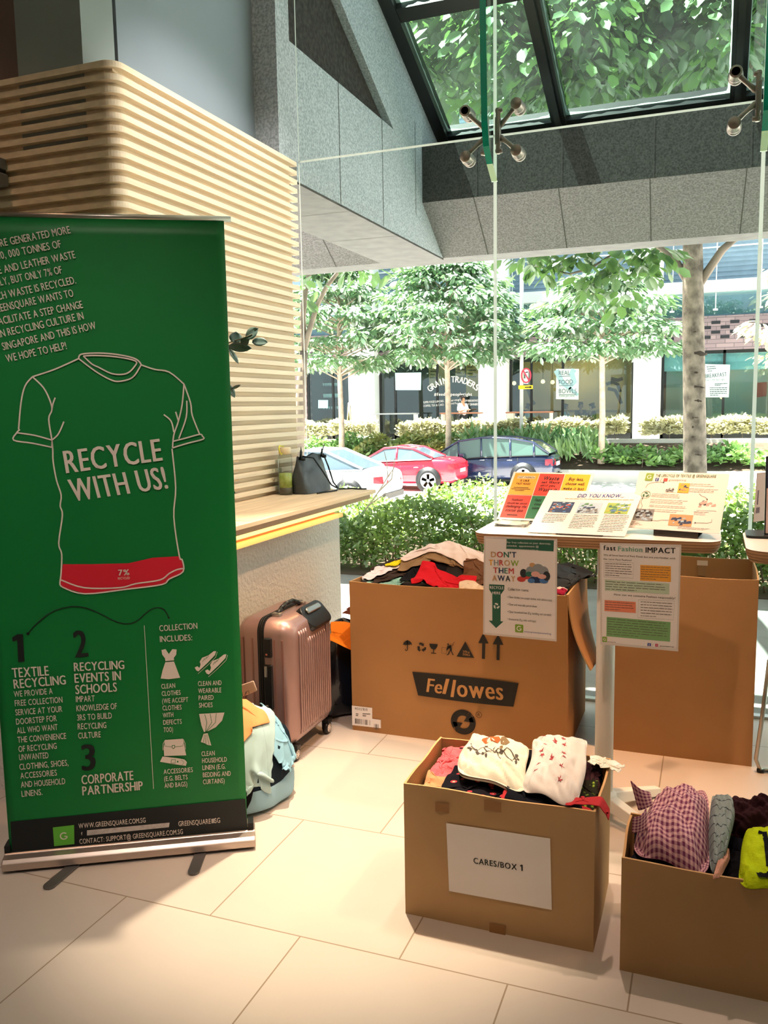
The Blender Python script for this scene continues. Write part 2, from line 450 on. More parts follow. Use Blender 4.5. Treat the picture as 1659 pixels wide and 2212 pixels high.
# counter: worktop on a set-back board, light trim beneath
ct = thing('counter', 'pale wooden counter along the slatted wall with a glowing strip beneath', 'counter', (-1.8, 3.2, 0.955))
CY0 = 2.2
MB().box(-0.227, 0.2, CY0-3.2, GY-3.225, 0.027, 0.045).build('worktop', M_WOODC, ct, bevel=0.002)
MB().box(-0.2, 0.172, CY0-3.2, GY-3.235, 0.0, 0.027).build('support_board', mat('board_edge', '#b29070', 0.5), ct)
MB().box(-0.02, 0.10, CY0-3.2, 3.80-3.2, -0.036, -0.02).build('light_strip', mat('led_strip', '#ffd27f', 0.5, emit=0.75), ct, label='glowing warm light strip')
MB().box(-0.02, 0.07, CY0-3.2, 3.79-3.2, -0.052, -0.036).build('recess_board', mat('recess_wood', '#c98a5a', 0.5), ct)
MB().box(-0.02, 0.104, CY0-3.2, 3.82-3.2, -0.071, -0.052).build('trim_batten', mat('trim_wood', '#efc388', 0.5), ct)
al = bpy.data.lights.new('led_glow', 'AREA'); al.shape = 'RECTANGLE'; al.size = 1.6; al.size_y = 0.02; al.energy = 2.2; al.color = (1, 0.62, 0.25)
ao = bpy.data.objects.new('led_glow', al); COL.objects.link(ao); ao.location = (-1.668, 3.0, 0.945); ao.rotation_euler = (math.radians(25), 0, PI/2)

# ---- glass front at GY: three bays, two rows of panes
XJ = [-2.0, -0.982, 0.163, 1.31, 2.46]
ZJ = 2.655
k = 1
for i in range(4):
    for (z0, z1) in ((0.0, ZJ), (ZJ, 3.93)):
        x0, x1 = XJ[i]+0.003, XJ[i+1]-0.003
        p = MB(); p.add([(x0, GY, z0+.006), (x1, GY, z0+.006), (x1, GY, z1-.006), (x0, GY, z1-.006)], [(0, 1, 2, 3)], 0)
        e = 0.012
        for (a, b_, c, d) in ((x0, x0+.005, z0, z1), (x1-.005, x1, z0, z1), (x0, x1, z1-.006, z1), (x0, x1, z0, z0+.006)):
            p.add([(a, GY-.004, c+.001), (b_, GY-.004, c+.001), (b_, GY-.004, d-.001), (a, GY-.004, d-.001)], [(0, 1, 2, 3)], 1)
        o = struct(p.build('window_%d' % k, [M_GLASS, M_GEDGE])); k += 1
struct(MB().box(-1.8, 3.2, GY-0.02, GY+0.02, 0.0, 0.012).build('trim_1', M_CHROME))
sj = MB()
for x in XJ[1:4]: sj.add([(x-.003, GY-.003, .012), (x+.003, GY-.003, .012), (x+.003, GY-.003, 3.93), (x-.003, GY-.003, 3.93)], [(0, 1, 2, 3)])
sj.add([(-2.0, GY-.0035, ZJ-.003), (2.46, GY-.0035, ZJ-.003), (2.46, GY-.0035, ZJ+.003), (-2.0, GY-.0035, ZJ+.003)], [(0, 1, 2, 3)])
struct(sj.build('trim_2', mat_leaf('clear_silicone', '#f4f8f2', '#fafcf8', 0.55, 3, 0.1)))

# hanging glass fins with spider fittings
def fin(x, label):
    t = thing('glass_fin', label, 'glass fin', (x, GY, 2.46))
    F = Frame((x-0.014, GY-0.008, 0), (0, -1, 0), (0, 0, 1))
    pts = [(0.0, 2.45), (0.012, 2.45), (0.10, 2.505), (0.165, 2.565), (0.195, 2.66), (0.215, 3.0), (0.235, 3.93), (0.0, 3.93)]
    mb = MB(); n_ = len(pts)
    rel = np.array([x, GY, 2.46])
    A = [F.p(a, b_, -0.014*0-0.0)-rel for a, b_ in pts]; B = [F.p(a, b_, -0.028)-rel for a, b_ in pts]
    mb.add(A+B, [tuple(range(n_)), tuple(range(2*n_-1, n_-1, -1))], 0)
    for i in range(n_-1):
        mb.add([A[i], A[i+1], B[i+1], B[i]], [(0, 1, 2, 3)], 1 if i not in (0, 1, 2) else (1 if i == 2 else 2))
    mb.build('fin_pane', [M_FIN, M_FINE, mat('fin_edge_pale', '#bfe0b4', 0.25)], t)
    return t
fin(-0.982, 'green-edged hanging glass fin above the table with the colour poster')
fin(0.163, 'green-edged hanging glass fin cut by the right edge of the picture')
def spider(x, label, hollow):
    t = thing('spider_fitting', label, 'glass fitting', (x, GY, ZJ), group='steel spider fittings on the glass')
    for sg in (-1, 1):
        hub = MB(); hub.box(sg*0.028-0.011, sg*0.028+0.011, -0.08, -0.045, -0.06, 0.06)
        hub.tube([(sg*0.03, -0.07, -0.1), (sg*0.03, -0.07, 0.1)], 0.011, 10)
        for z_ in (-0.088, 0.088): hub.tube([(sg*0.018, -0.07, z_), (sg*0.05, -0.07, z_)], 0.011, 8)
        hub.build('hub', M_STEELD, t, bevel=0.003)
    for sx, sz in ((-1, 1), (1, 1), (-1, -1), (1, -1)):
        a = MB()
        pts = [(sx*0.03, -0.06, sz*0.02), (sx*0.05, -0.065, sz*0.035), (sx*0.085, -0.075, sz*0.065), (sx*0.118, -0.085, sz*0.1)]
        # flattened blade arm that widens to the boss
        P = np.array(pts); W = [0.042, 0.024, 0.019, 0.034]; ring = []
        for i in range(4):
            d = P[min(i+1, 3)]-P[max(i-1, 0)]; d /= np.linalg.norm(d); nn = np.cross(d, [0, 1, 0]); nn /= np.linalg.norm(nn)
            ring.append([P[i]+nn*W[i]/2+(0, -.009, 0), P[i]-nn*W[i]/2+(0, -.009, 0), P[i]-nn*W[i]/2+(0, .009, 0), P[i]+nn*W[i]/2+(0, .009, 0)])
        vs = [q for r_ in ring for q in r_]
        a.add(vs, [(i*4+k_, i*4+(k_+1) % 4, i*4+4+(k_+1) % 4, i*4+4+k_) for i in range(3) for k_ in range(4)]+[(0, 3, 2, 1), (12, 13, 14, 15)], 0)
        ar = a.build('arm', M_STEELD, t, subsurf=1, smooth=True)
        c = (sx*0.118, -0.088, sz*0.1)
        bs = MB().lathe([(0.0, -0.012), (0.024, -0.012), (0.026, -0.008), (0.026, 0.03), (0.03, 0.034), (0.03, 0.04), (0.022, 0.044), (0.022, 0.06), (0.03, 0.064), (0.03, 0.074), (0.0, 0.074)], c, 20, 0, (1, 0, 0), (0, 0, -1))
        if hollow and sx < 0 and sz > 0: bs.lathe([(0.0, -0.0125), (0.017, -0.0125)], c, 20, 1, (1, 0, 0), (0, 0, -1))
        bs.build('boss', [M_STEELD if True else M_CHROME, M_BLACK], ar)
    return t
spider(-0.982, 'four-armed steel glass fitting fixed to the glass near the top centre', True)
spider(0.163, 'steel glass fitting half cut off by the right picture edge', True)

# ------------------------------------------------------------------ setting: granite canopy outside the glass
GX = -2.02
FW = Frame((GX, 0, 0), (0, 1, 0), (0, 0, 1))         # side wall plane (normal +X)
YB, YM, ZB, ZM, ZU = 6.6, 6.1, 2.57, 2.885, 3.28
w = MB()
# side beam with a triangular opening above Z 3.23
tri = [(4.03, 3.23), (5.513, 3.25), (4.03, 4.06)]
T = 0.5
def sideslab(pts): w.slab(FW, pts, -T, 0.0, 0)
sideslab([(GY+0.02, ZB), (YB, ZB), (YM, ZM), (YM, 3.23), (3.885, 3.23), (3.885, 2.66), (GY+0.02, 2.66)])
sideslab([(3.885, 3.23), (4.025, 3.23), (4.025, CEIL-.01), (3.885, CEIL-.01)])
sideslab([(5.513, 3.23), (YM, 3.23), (YM, 3.28), (6.6, 3.42), (4.05, 4.46), (4.05, 4.02)])
sw = struct(w.build('wall_granite', mat('side_granite', '#8a9299', 0.75, color2='#b9c0c6', scale=85, detail=8, spec=0.25)))
struct(MB().box(GX-T, GX-0.002, GY+0.03, YB+0.02, ZB-0.012, ZB-0.002).build('trim_3', M_SOFF))
struct(MB().box(GX-T+.01, GX-0.05, GY-0.03, 5.6, 3.1, 4.2).build('wall_recess', mat('recess_shade_granite', '#2f2c2a', 0.8, color2='#45413e', scale=40, spec=0.1)))  # dark block in the opening, its shade deepened in the colour
sj = MB()
for y in (4.62, 5.3): sj.stroke(FW, [(y, ZB), (y, 3.23)], 0.006, 0.0015)
sj.stroke(FW, [(5.95, ZB+.2), (5.95, 3.4)], 0.006, 0.0015)
for y in (4.75, 5.55): sj.add([(GX-T, y, ZB-0.0125), (GX, y, ZB-0.0125), (GX, y+.006, ZB-0.0125), (GX-T, y+.006, ZB-0.0125)], [(0, 1, 2, 3)])
sj.build('panel_joints', M_JOINT, sw)
# cross beam: vertical inner face, sloping lower face, pale underside
XB0, XB1 = -6.5, 3.2
pb = [(YM, ZU), (YM, ZM), (YB, ZB), (YB+0.28, ZB), (YB+0.28, ZU), ]
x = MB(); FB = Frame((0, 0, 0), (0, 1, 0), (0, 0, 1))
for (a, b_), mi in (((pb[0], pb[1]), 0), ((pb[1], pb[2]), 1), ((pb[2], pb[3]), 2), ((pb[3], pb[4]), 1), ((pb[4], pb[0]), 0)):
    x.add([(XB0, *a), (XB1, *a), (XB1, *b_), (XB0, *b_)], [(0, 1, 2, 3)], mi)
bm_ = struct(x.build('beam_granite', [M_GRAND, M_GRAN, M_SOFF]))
sj = MB()
for xx in (-2.9, -1.62, -1.02, -0.42, 0.17, 0.78):
    sj.add([(xx, YM-0.0015, ZM), (xx+.006, YM-.0015, ZM), (xx+.006, YM-.0015, ZU), (xx, YM-.0015, ZU)], [(0, 1, 2, 3)])
    sj.add([(xx-.02, YM-0.002, ZM), (xx-.014, YM-.002, ZM), (xx-.034, YB-.002, ZB-.002), (xx-.04, YB-.002, ZB-.002)], [(0, 1, 2, 3)])
sj.build('panel_joints', M_JOINT, bm_)
# sloped skylight in black frames
SLP = -0.42
def sk(xx, y, off=0.0): return np.array([xx, y, 3.415+SLP*(y-6.54)])+np.array([0, 0.387, 0.922])*off
def bar(mb, x0, x1, y0, y1, t0, t1, mi=0):
    vs = [sk(a, b_, c) for c in (t0, t1) for a, b_ in ((x0, y0), (x1, y0), (x1, y1), (x0, y1))]
    mb.add(vs, [(0, 3, 2, 1), (4, 5, 6, 7), (0, 1, 5, 4), (1, 2, 6, 5), (2, 3, 7, 6), (3, 0, 4, 7)], mi)
fr_ = MB()
bar(fr_, GX-0.03, GX+0.085, 4.1, 6.62, -0.03, 0.10)
MX = [-1.1, 0.09, 1.28, 2.47]
for xx in MX:
    bar(fr_, xx-0.05, xx+0.05, 4.1, 6.6, -0.03, 0.10); bar(fr_, xx-0.02, xx+0.02, 4.1, 6.6, -0.06, -0.03)
bar(fr_, GX, XB1, 6.5, 6.62, -0.05, 0.10); bar(fr_, GX, XB1, 6.46, 6.5, -0.02, 0.08); bar(fr_, GX, XB1, 5.36, 5.46, -0.02, 0.08)
bar(fr_, GX, XB1, 4.05, 4.15, -0.03, 0.1)
fo = fr_.build('window_9', M_BLACK); struct(fo)
xs = [GX+0.085]+MX+[XB1]
for i in range(len(xs)-1):
    a, b_ = xs[i]+(0.0 if i == 0 else 0.05), xs[i+1]-0.05
    for (y0, y1) in ((5.46, 6.46), (4.15, 5.36)):
        p = MB(); p.add([sk(a, y0, 0.03), sk(b_, y0, 0.03), sk(b_, y1, 0.03), sk(a, y1, 0.03)], [(0, 1, 2, 3)], 0)
        p.build('pane', M_SKYG, fo)
        # pale grime round the pane edge, widest in the corners
        gr_ = MB(); r_ = rng(i*7+int(y0*3)); W_, H_ = b_-a, y1-y0
        F_ = Frame(sk(a, y1, 0.026), (1, 0, 0), sk(a, y0)-sk(a, y1)); HH = H_/0.922
        def grime(p0, p1, w0, inward):
            n_ = 24; t = np.linspace(0, 1, n_); wv = w0*(0.5+0.8*r_.rand(n_)); wv += w0*2.0*(np.exp(-t*14)+np.exp(-(1-t)*14))
            for q in range(n_-1):
                A_ = np.array(p0)+(np.array(p1)-np.array(p0))*t[q]; B_ = np.array(p0)+(np.array(p1)-np.array(p0))*t[q+1]; I_ = np.array(inward)
                gr_.poly(F_, [tuple(A_), tuple(B_), tuple(B_+I_*wv[q+1]), tuple(A_+I_*wv[q])])
        grime((0, 0), (W_, 0), 0.012, (0, 1)); grime((W_, 0), (W_, HH), 0.009, (-1, 0)); grime((0, 0), (0, HH), 0.007, (1, 0))
        gr_.build('grime', M_SKYE, fo)
# pavement between the glass and the hedge
struct(MB().box(-9, 5, GY+0.03, 6.62, -0.15, -0.012).build('pavement', M_CONC))
# ------------------------------------------------------------------ helpers for things laid out in room coordinates
def W(mb, name, mats, parent, **k):
    """build a part given in room coordinates under a thing standing elsewhere"""
    q = parent; off = np.zeros(3)
    while q is not None: off += np.array(q.location); q = q.parent
    if mb.v: mb.v = [tuple(p) for p in (np.array(mb.v)-off)]
    return mb.build(name, mats, parent, **k)
def zoom(x0, y0, s): return lambda pts: [(x0+x/s, y0+y/s) for x, y in pts]
INK = mat('black_ink', '#141816', 0.6)
PWHITE = mat('print_white', '#e2d3c6', 0.6)
PAPER = mat('paper_white', '#eee6e2', 0.5)

# ------------------------------------------------------------------ roll-up banner
B0 = np.array([-2.017, 1.882, 0.0]); BU = np.array([0.8609, 0.5088, 0.0]); BN = np.array([0.5088, -0.8609, 0.0])
FBN = Frame(B0-BN*0.045, BU, (0, 0, 1))
bn = thing('roll_up_banner', 'tall green roll-up recycling banner standing on the tiled floor', 'banner', B0+BU*0.389-BN*0.045)
G_BAN = mat('banner_green', '#0a7233', 0.42, spec=0.35)
G_RED = mat('banner_red', '#d31f33', 0.45)
mb = MB(); nb = 30; hgt = np.linspace(0.045, 1.985, 40)
grid = np.array([[FBN.p(0.016+0.737*i/nb, h_, 0.0048+0.0008*math.sin(3.0*i/nb+h_*1.3)+0.0006*math.sin(h_*5+i*.2)) for h_ in hgt] for i in range(nb+1)])
W(MB().grid(grid), 'fabric', G_BAN, bn, solid=0.0008)
rail = MB(); rail.tube([FBN.p(-0.004, 1.988, 0), FBN.p(0.774, 1.988, 0)], 0.0085, 10)
W(rail, 'top_rail', M_CHROME, bn)
cas = MB(); prof = [(-0.05, 0.008), (-0.05, 0.044), (-0.042, 0.05), (-0.02, 0.052), (0.012, 0.052), (0.016, 0.048), (0.04, 0.044), (0.05, 0.034), (0.05, 0.012), (0.042, 0.008)]
FC = Frame(FBN.o, BN, (0, 0, 1))   # cross-section plane of the cassette
a0 = len(cas.v); k_ = len(prof)
vs = [FC.p(a, b)+BU*0.0 for a, b in prof]+[FC.p(a, b)+BU*0.778 for a, b in prof]
cas.add(vs, [(i, (i+1) % k_, k_+(i+1) % k_, k_+i) for i in range(k_)]+[tuple(range(k_-1, -1, -1)), tuple(range(k_, 2*k_))])
co = W(cas, 'cassette', mat('satin_aluminium', '#c3b3a8', 0.32, metal=0.85, var=0.05, scale=3), bn, bevel=0.003)
sl_ = MB(); 
for i0 in (0.0, 0.753):
    sl_.add([FC.p(a, b)+BU*(i0+s_) for s_ in (0.002, 0.02) for a, b in ((-0.035, 0.0525), (0.012, 0.0525), (0.012, 0.075), (-0.035, 0.075))], [(0, 1, 2, 3), (4, 7, 6, 5), (0, 4, 5, 1), (1, 5, 6, 2), (2, 6, 7, 3), (3, 7, 4, 0)])
sl_.stroke(Frame(FBN.o+np.array([0, 0, 0.0528]), BU, -BN), [(0.02, 0.0), (0.755, 0.0)], 0.012)
W(sl_, 'slot', M_BLACK, co)
for (pa, pb_) in (((150, 1880), (98, 1924)), ((432, 1850), (416, 1893))):
    A_ = atZ(*pa)[:2]; Bq = atZ(*pb_)[:2]; d = Bq-A_; L_ = np.linalg.norm(d); d /= L_
    Ff = Frame((A_[0]-d[0]*0.12, A_[1]-d[1]*0.12, 0), (d[0], d[1], 0), (-d[1], d[0], 0))
    W(MB().slab(Ff, [(0, -0.018), (L_+0.10, -0.018)]+arc((L_+0.10, 0), 0.018, -90, 90, 10)+[(0, 0.018)], 0.001, 0.0075), 'foot', mat('foot_grey', '#6d6a69', 0.4, metal=0.6), bn, bevel=0.001)
z3 = zoom(0, 440, 2.5136); z4 = zoom(0, 1280, 2.5136)
def bt(mb, z, s, p0, p1, cap=None, top=None, mi=0, bold=0.0, gap=0.085, h=0.008, f=FBN, k=2.5136):
    q0, q1 = [f.pix(*q) for q in z([p0, p1])]
    if top is not None: mb.text(f, s, q0, q1, top=f.pix(*z([top])[0]), mi=mi, h=h, bold=bold, gap=gap)
    else:
        # cap height given in zoomed pixels -> metres on this plane
        t = f.pix(*z([(p0[0], p0[1]-cap)])[0]); mb.text(f, s, q0, q1, cap=abs(t[1]-q0[1]), mi=mi, h=h, bold=bold, gap=gap)
mb = MB()
for s, a, b_ in (("ORE GENERATED MORE", (-22, 243), (388, 163)), ("150, 000 TONNES OF", (-22, 310), (338, 240)), ("LE AND LEATHER WASTE", (-18, 388), (415, 297)),
        ("RLY, BUT ONLY 7% OF", (-12, 451), (343, 380)), ("CH WASTE IS RECYCLED.", (-5, 525), (418, 435)), ("REENSQUARE WANTS TO", (-10, 592), (405, 505)),
        ("ACILITATE A STEP CHANGE", (0, 660), (455, 567)), ("IN RECYCLING CULTURE IN", (5, 728), (460, 628)), ("SINGAPORE AND THIS IS HOW", (22, 797), (527, 680)), ("WE HOPE TO HELP!", (42, 862), (368, 790))):
    bt(mb, z3, s, a, b_, cap=43, bold=0.012)
W(mb, 'intro_text', PWHITE, bn)
mb = MB()
bt(mb, z3, "RECYCLE", (362, 1463), (886, 1393), top=(340, 1335), bold=0.022); bt(mb, z3, "WITH US!", (398, 1615), (917, 1543), top=(365, 1490), bold=0.022)
W(mb, 'slogan', PWHITE, bn)
mb = MB()
def sk3(pts, w=0.0042, h=0.0085, closed=False, mi=0):
    q = FBN.pixs(z3(pts)); r = []
    # round the hand-drawn corners with a Catmull-Rom pass
    n_ = len(q)
    for i in range(n_-1):
        p0, p1, p2, p3 = [np.array(q[min(max(j, 0), n_-1)]) for j in (i-1, i, i+1, i+2)]
        for t in np.linspace(0, 1, 5)[:-1]: r.append(tuple(0.5*((2*p1)+(p2-p0)*t+(2*p0-5*p1+4*p2-p3)*t*t+(3*p1-p0-3*p2+p3)*t**3)))
    r.append(q[-1]); mb.stroke(FBN, r, w, h, mi, closed)
red = [(345, 1955), (500, 1955), (700, 1950), (830, 1920), (975, 1912), (990, 1930), (995, 1995), (920, 2035), (880, 2065), (690, 2090), (465, 2115), (345, 2080), (328, 2055)]
mb.poly(FBN, FBN.pixs(z3(red)), 0.0075, 1)
for p in ([(430, 842), (300, 900), (180, 940)], [(180, 940), (140, 990), (118, 1080), (105, 1225)], [(112, 1225), (95, 1243), (78, 1283), (180, 1300), (285, 1322)], [(92, 1243), (190, 1257), (285, 1283)],
          [(180, 940), (240, 1000), (275, 1070), (285, 1120), (268, 1170), (285, 1283), (284, 1322)], [(350, 1183), (320, 1250), (285, 1283)], [(303, 1053), (290, 1090), (285, 1120)],
          [(285, 1283), (290, 1340), (292, 1400), (310, 1500), (335, 1580), (330, 1640), (342, 1690), (322, 1840), (338, 1900), (335, 2000), (328, 2055)],
          [(328, 2055), (345, 2080), (465, 2115), (690, 2090), (880, 2065), (920, 2035), (995, 1995), (990, 1930), (975, 1912), (945, 1700), (955, 1540), (935, 1330)],
          [(938, 1325), (1020, 1300), (1103, 1278), (1100, 1262), (1085, 1252), (1010, 1272), (940, 1290)], [(1085, 1252), (1045, 1150), (1035, 1080), (1000, 980)],
          [(765, 875), (840, 900), (920, 915), (1000, 980)], [(1000, 980), (990, 1090), (970, 1180), (945, 1255), (938, 1325)], [(1015, 1070), (1012, 1160), (972, 1275)],
          [(890, 1145), (930, 1180), (945, 1240)], [(955, 1130), (970, 1180)],
          [(430, 842), (445, 818), (540, 812), (640, 820), (730, 840), (765, 868), (760, 890), (720, 945), (650, 965), (600, 955), (520, 910), (430, 842)],
          [(455, 828), (520, 825), (630, 832), (738, 855), (728, 890), (695, 920), (650, 928), (600, 920), (540, 890), (500, 870), (455, 828)],
          [(335, 2040), (460, 2082), (650, 2082), (740, 2060), (870, 2040), (920, 2005), (960, 1985), (995, 1978)]):
    sk3(p)
bt(mb, z3, "7%", (645, 2016), (705, 2013), cap=33, bold=0.022, h=0.009); bt(mb, z3, "RECYCLED", (643, 2038), (707, 2035), cap=13, h=0.009)
W(mb, 'shirt_drawing', [PWHITE, G_RED], bn)
mb = MB()
mb.poly(FBN, FBN.pixs(z4([(103, 374), (137, 370), (128, 222), (98, 222), (70, 240), (72, 262), (97, 256)])), 0.0085)
W(mb, 'numeral', INK, bn)
for s, a, b_, t in (("2", (410, 349), (484, 342), (395, 197)), ("3", (447, 962), (524, 953), (440, 815))):
    mb = MB(); bt(mb, z4, s, a, b_, top=t, bold=0.03 if False else 0.022); W(mb, 'numeral', INK, bn)
mb = MB()
q = FBN.pixs(z4([(155, 220), (185, 183), (220, 150), (260, 117), (300, 95), (345, 80), (390, 72), (430, 73), (470, 80), (515, 97), (560, 118), (600, 140), (640, 158), (675, 166), (710, 165), (737, 156), (760, 140), (785, 116), (810, 95), (835, 82), (860, 78), (880, 82), (895, 92), (908, 112), (918, 135)]))
mb.stroke(FBN, q, 0.003, 0.0085); mb.disc(FBN, q[0], 0.0045, 0.0085); mb.poly(FBN, FBN.pixs(z4([(911, 130), (924, 130), (918, 142)])), 0.0085)
W(mb, 'arrow_curve', INK, bn)
mb = MB()
for s, a, b_, t in (("TEXTILE", (72, 458), (270, 445), (66, 403)), ("RECYCLING", (80, 517), (362, 493), (74, 465)), ("RECYCLING", (405, 423), (678, 410), (402, 374)), ("EVENTS IN", (408, 486), (660, 470), (405, 434)),
        ("SCHOOLS", (413, 547), (638, 532), (410, 495)), ("CORPORATE", (446, 1036), (727, 1010), (443, 984)), ("PARTNERSHIP", (450, 1095), (778, 1065), (447, 1044))):
    bt(mb, z4, s, a, b_, top=t, bold=0.022, gap=0.06)
for s, a, b_ in (("WE PROVIDE A", (80, 563), (290, 545)), ("FREE COLLECTION", (85, 612), (343, 592)), ("SERVICE AT YOUR", (88, 662), (342, 642)), ("DOORSTEP FOR", (92, 712), (312, 692)), ("ALL WHO WANT", (97, 760), (317, 740)),
        ("THE CONVENIENCE", (100, 810), (363, 788)), ("OF RECYCLING", (105, 860), (312, 842)), ("UNWANTED", (108, 905), (267, 893)), ("CLOTHING, SHOES,", (110, 957), (375, 933)), ("ACCESSORIES", (115, 1005), (313, 987)),
        ("AND HOUSEHOLD", (118, 1053), (358, 1033)), ("LINENS.", (122, 1103), (235, 1092)), ("IMPART", (415, 590), (517, 585)), ("KNOWLEDGE OF", (418, 640), (637, 627)), ("3RS TO BUILD", (422, 690), (610, 678)),
        ("RECYCLING", (425, 738), (580, 730)), ("CULTURE", (428, 788), (550, 780)), ("COLLECTION", (867, 207), (1073, 192)), ("INCLUDES:", (870, 265), (1045, 255))):
    bt(mb, z4, s, a, b_, cap=34, bold=0.012)
for s, a, b_ in (("CLEAN", (878, 518), (953, 512)), ("CLOTHES", (880, 557), (982, 550)), ("(WE ACCEPT", (882, 597), (1023, 588)), ("CLOTHES", (884, 635), (987, 630)), ("WITH", (886, 675), (943, 670)), ("DEFECTS", (888, 713), (988, 707)), ("TOO)", (890, 753), (941, 750)),
        ("CLEAN AND", (1076, 503), (1203, 497)), ("WEARABLE", (1077, 542), (1202, 537)), ("PAIRED", (1079, 580), (1160, 577)), ("SHOES", (1081, 620), (1155, 617)), ("ACCESSORIES", (890, 980), (1048, 968)), ("(E.G. BELTS", (893, 1018), (1020, 1008)), ("AND BAGS)", (895, 1055), (1018, 1045)),
        ("CLEAN", (1095, 883), (1167, 878)), ("HOUSEHOLD", (1098, 920), (1232, 912)), ("LINEN (E.G.", (1100, 958), (1225, 950)), ("BEDDING AND", (1102, 997), (1253, 988)), ("CURTAINS)", (1103, 1035), (1220, 1027))):
    bt(mb, z4, s, a, b_, cap=27, bold=0.012)
mb.stroke(FBN, FBN.pixs(z4([(785, 175), (835, 1060)])), 0.0016, 0.0085)
W(mb, 'program_text', PWHITE, bn)
mb = MB()
def ic(pts, mi=0, h=0.0085): mb.poly(FBN, FBN.pixs(z4(pts)), h, mi)
def icl(pts, w=0.0016, mi=1, h=0.0092): mb.stroke(FBN, FBN.pixs(z4(pts)), w, h, mi)
ic([(878, 308), (900, 303), (918, 330), (937, 303), (960, 305), (958, 333), (945, 350), (946, 364), (899, 368), (897, 352), (882, 333)])
ic([(899, 374), (946, 370), (979, 458), (950, 462), (915, 466), (874, 462), (885, 415)])
W(mb, 'dress_icon', [PWHITE, G_BAN], bn); mb = MB()
for dx, dy in ((0, 0), (56, 17)):
    ic([(1058+dx, 403+dy), (1072+dx, 396+dy), (1084+dx, 405+dy), (1090+dx, 385+dy), (1085+dx, 372+dy), (1098+dx, 350+dy), (1130+dx, 338+dy), (1160+dx, 315+dy), (1174+dx, 314+dy), (1168+dx, 335+dy), (1130+dx, 375+dy), (1078+dx, 424+dy), (1066+dx, 418+dy)])
    icl([(1076+dx, 436+dy), (1126+dx, 392+dy), (1172+dx, 346+dy), (1180+dx, 318+dy)], 0.0012, 0)
    for k_ in range(3): icl([(1100+dx+k_*11, 372+dy-k_*9), (1112+dx+k_*11, 352+dy-k_*7)], 0.0012)
W(mb, 'shoes_icon', [PWHITE, G_BAN], bn); mb = MB()
ic([(1082, 654), (1219, 646), (1206, 690), (1172, 726), (1128, 748), (1108, 752), (1094, 715)])
ic([(1106, 762), (1128, 758), (1148, 825), (1128, 822), (1110, 812), (1091, 806)])
for a, b_, c in (((1112, 655), (1124, 700), (1116, 750)), ((1142, 653), (1150, 700), (1119, 750)), ((1175, 650), (1170, 700), (1122, 750))): icl([a, b_, c])
for a, b_ in (((1112, 765), (1104, 808)), ((1118, 765), (1118, 816)), ((1124, 765), (1136, 820))): icl([a, b_], 0.0012)
W(mb, 'curtain_icon', [PWHITE, G_BAN], bn); mb = MB()
ic([(897, 795), (994, 788), (1000, 812), (1004, 840), (1012, 878), (893, 882), (890, 840)]); icl([(886, 850), (887, 815), (897, 797)], 0.0014, 0); icl([(1008, 845), (1006, 812), (996, 790)], 0.0014, 0)
icl([(892, 812), (900, 828), (935, 833), (990, 828), (1000, 808)], 0.001); ic([(934, 824), (952, 822), (950, 838), (942, 844), (935, 838)], 1, 0.0092); ic([(937, 827), (949, 825), (947, 836), (942, 840), (938, 836)], 0, 0.0096)
ic([(884, 884), (960, 893), (1002, 900), (1016, 915), (1010, 935), (940, 925), (870, 913)]); icl([(932, 902), (954, 900), (952, 920), (930, 920), (932, 902)], 0.0016); icl([(985, 902), (1000, 915), (990, 930)], 0.001); ic([(962, 908), (970, 908), (970, 916), (962, 916)], 1, 0.0092)
W(mb, 'bag_icon', [PWHITE, G_BAN], bn)
mb = MB()
mb.poly(FBN, FBN.pixs(z4([(60, 1237), (1332, 1114), (1346, 1318), (72, 1440)])), 0.008, 0)
lg = FBN.pixs(z4([(290, 1268), (405, 1255), (407, 1358), (297, 1370)])); ce = np.mean(lg, 0)
mb.poly(FBN, [tuple(ce+(np.array(q)-ce)*1.0) for q in lg], 0.0088, 1)
gx, gy = FBN.pix(*z4([(350, 1314)])[0]); R_ = 0.0105
mb.stroke(FBN, arc((gx, gy), R_, 45, 345, 16)+[(gx+0.002, gy-0.001)], 0.0036, 0.0095, 2)
for s, a, b_ in (("WWW.GREENSQUARE.COM.SG", (430, 1273), (793, 1240)), ("CONTACT: SUPPORT@ GREENSQUARE.COM.SG", (435, 1357), (995, 1302)), ("GREENSQUARE", (970, 1261), (1145, 1246)), ("SG", (1166, 1244), (1196, 1241))): bt(mb, z4, s, a, b_, cap=28, mi=2, h=0.0095, bold=0.012)
mb.poly(FBN, FBN.pixs(z4([(475, 1284), (922, 1242), (918, 1267), (475, 1312)])), 0.0088, 3); mb.poly(FBN, FBN.pixs(z4([(1148, 1222), (1165, 1220), (1166, 1244), (1149, 1246)])), 0.0088, 3)
bt(mb, z4, "f", (444, 1310), (452, 1309), cap=18, mi=2, h=0.0095)
W(mb, 'footer', [mat('footer_black', '#0b1315', 0.45), mat('logo_green', '#62b63c', 0.45), PWHITE, mat('smudge_grey', '#b3a9a4', 0.6, color2='#cbc2bc', scale=60)], bn)

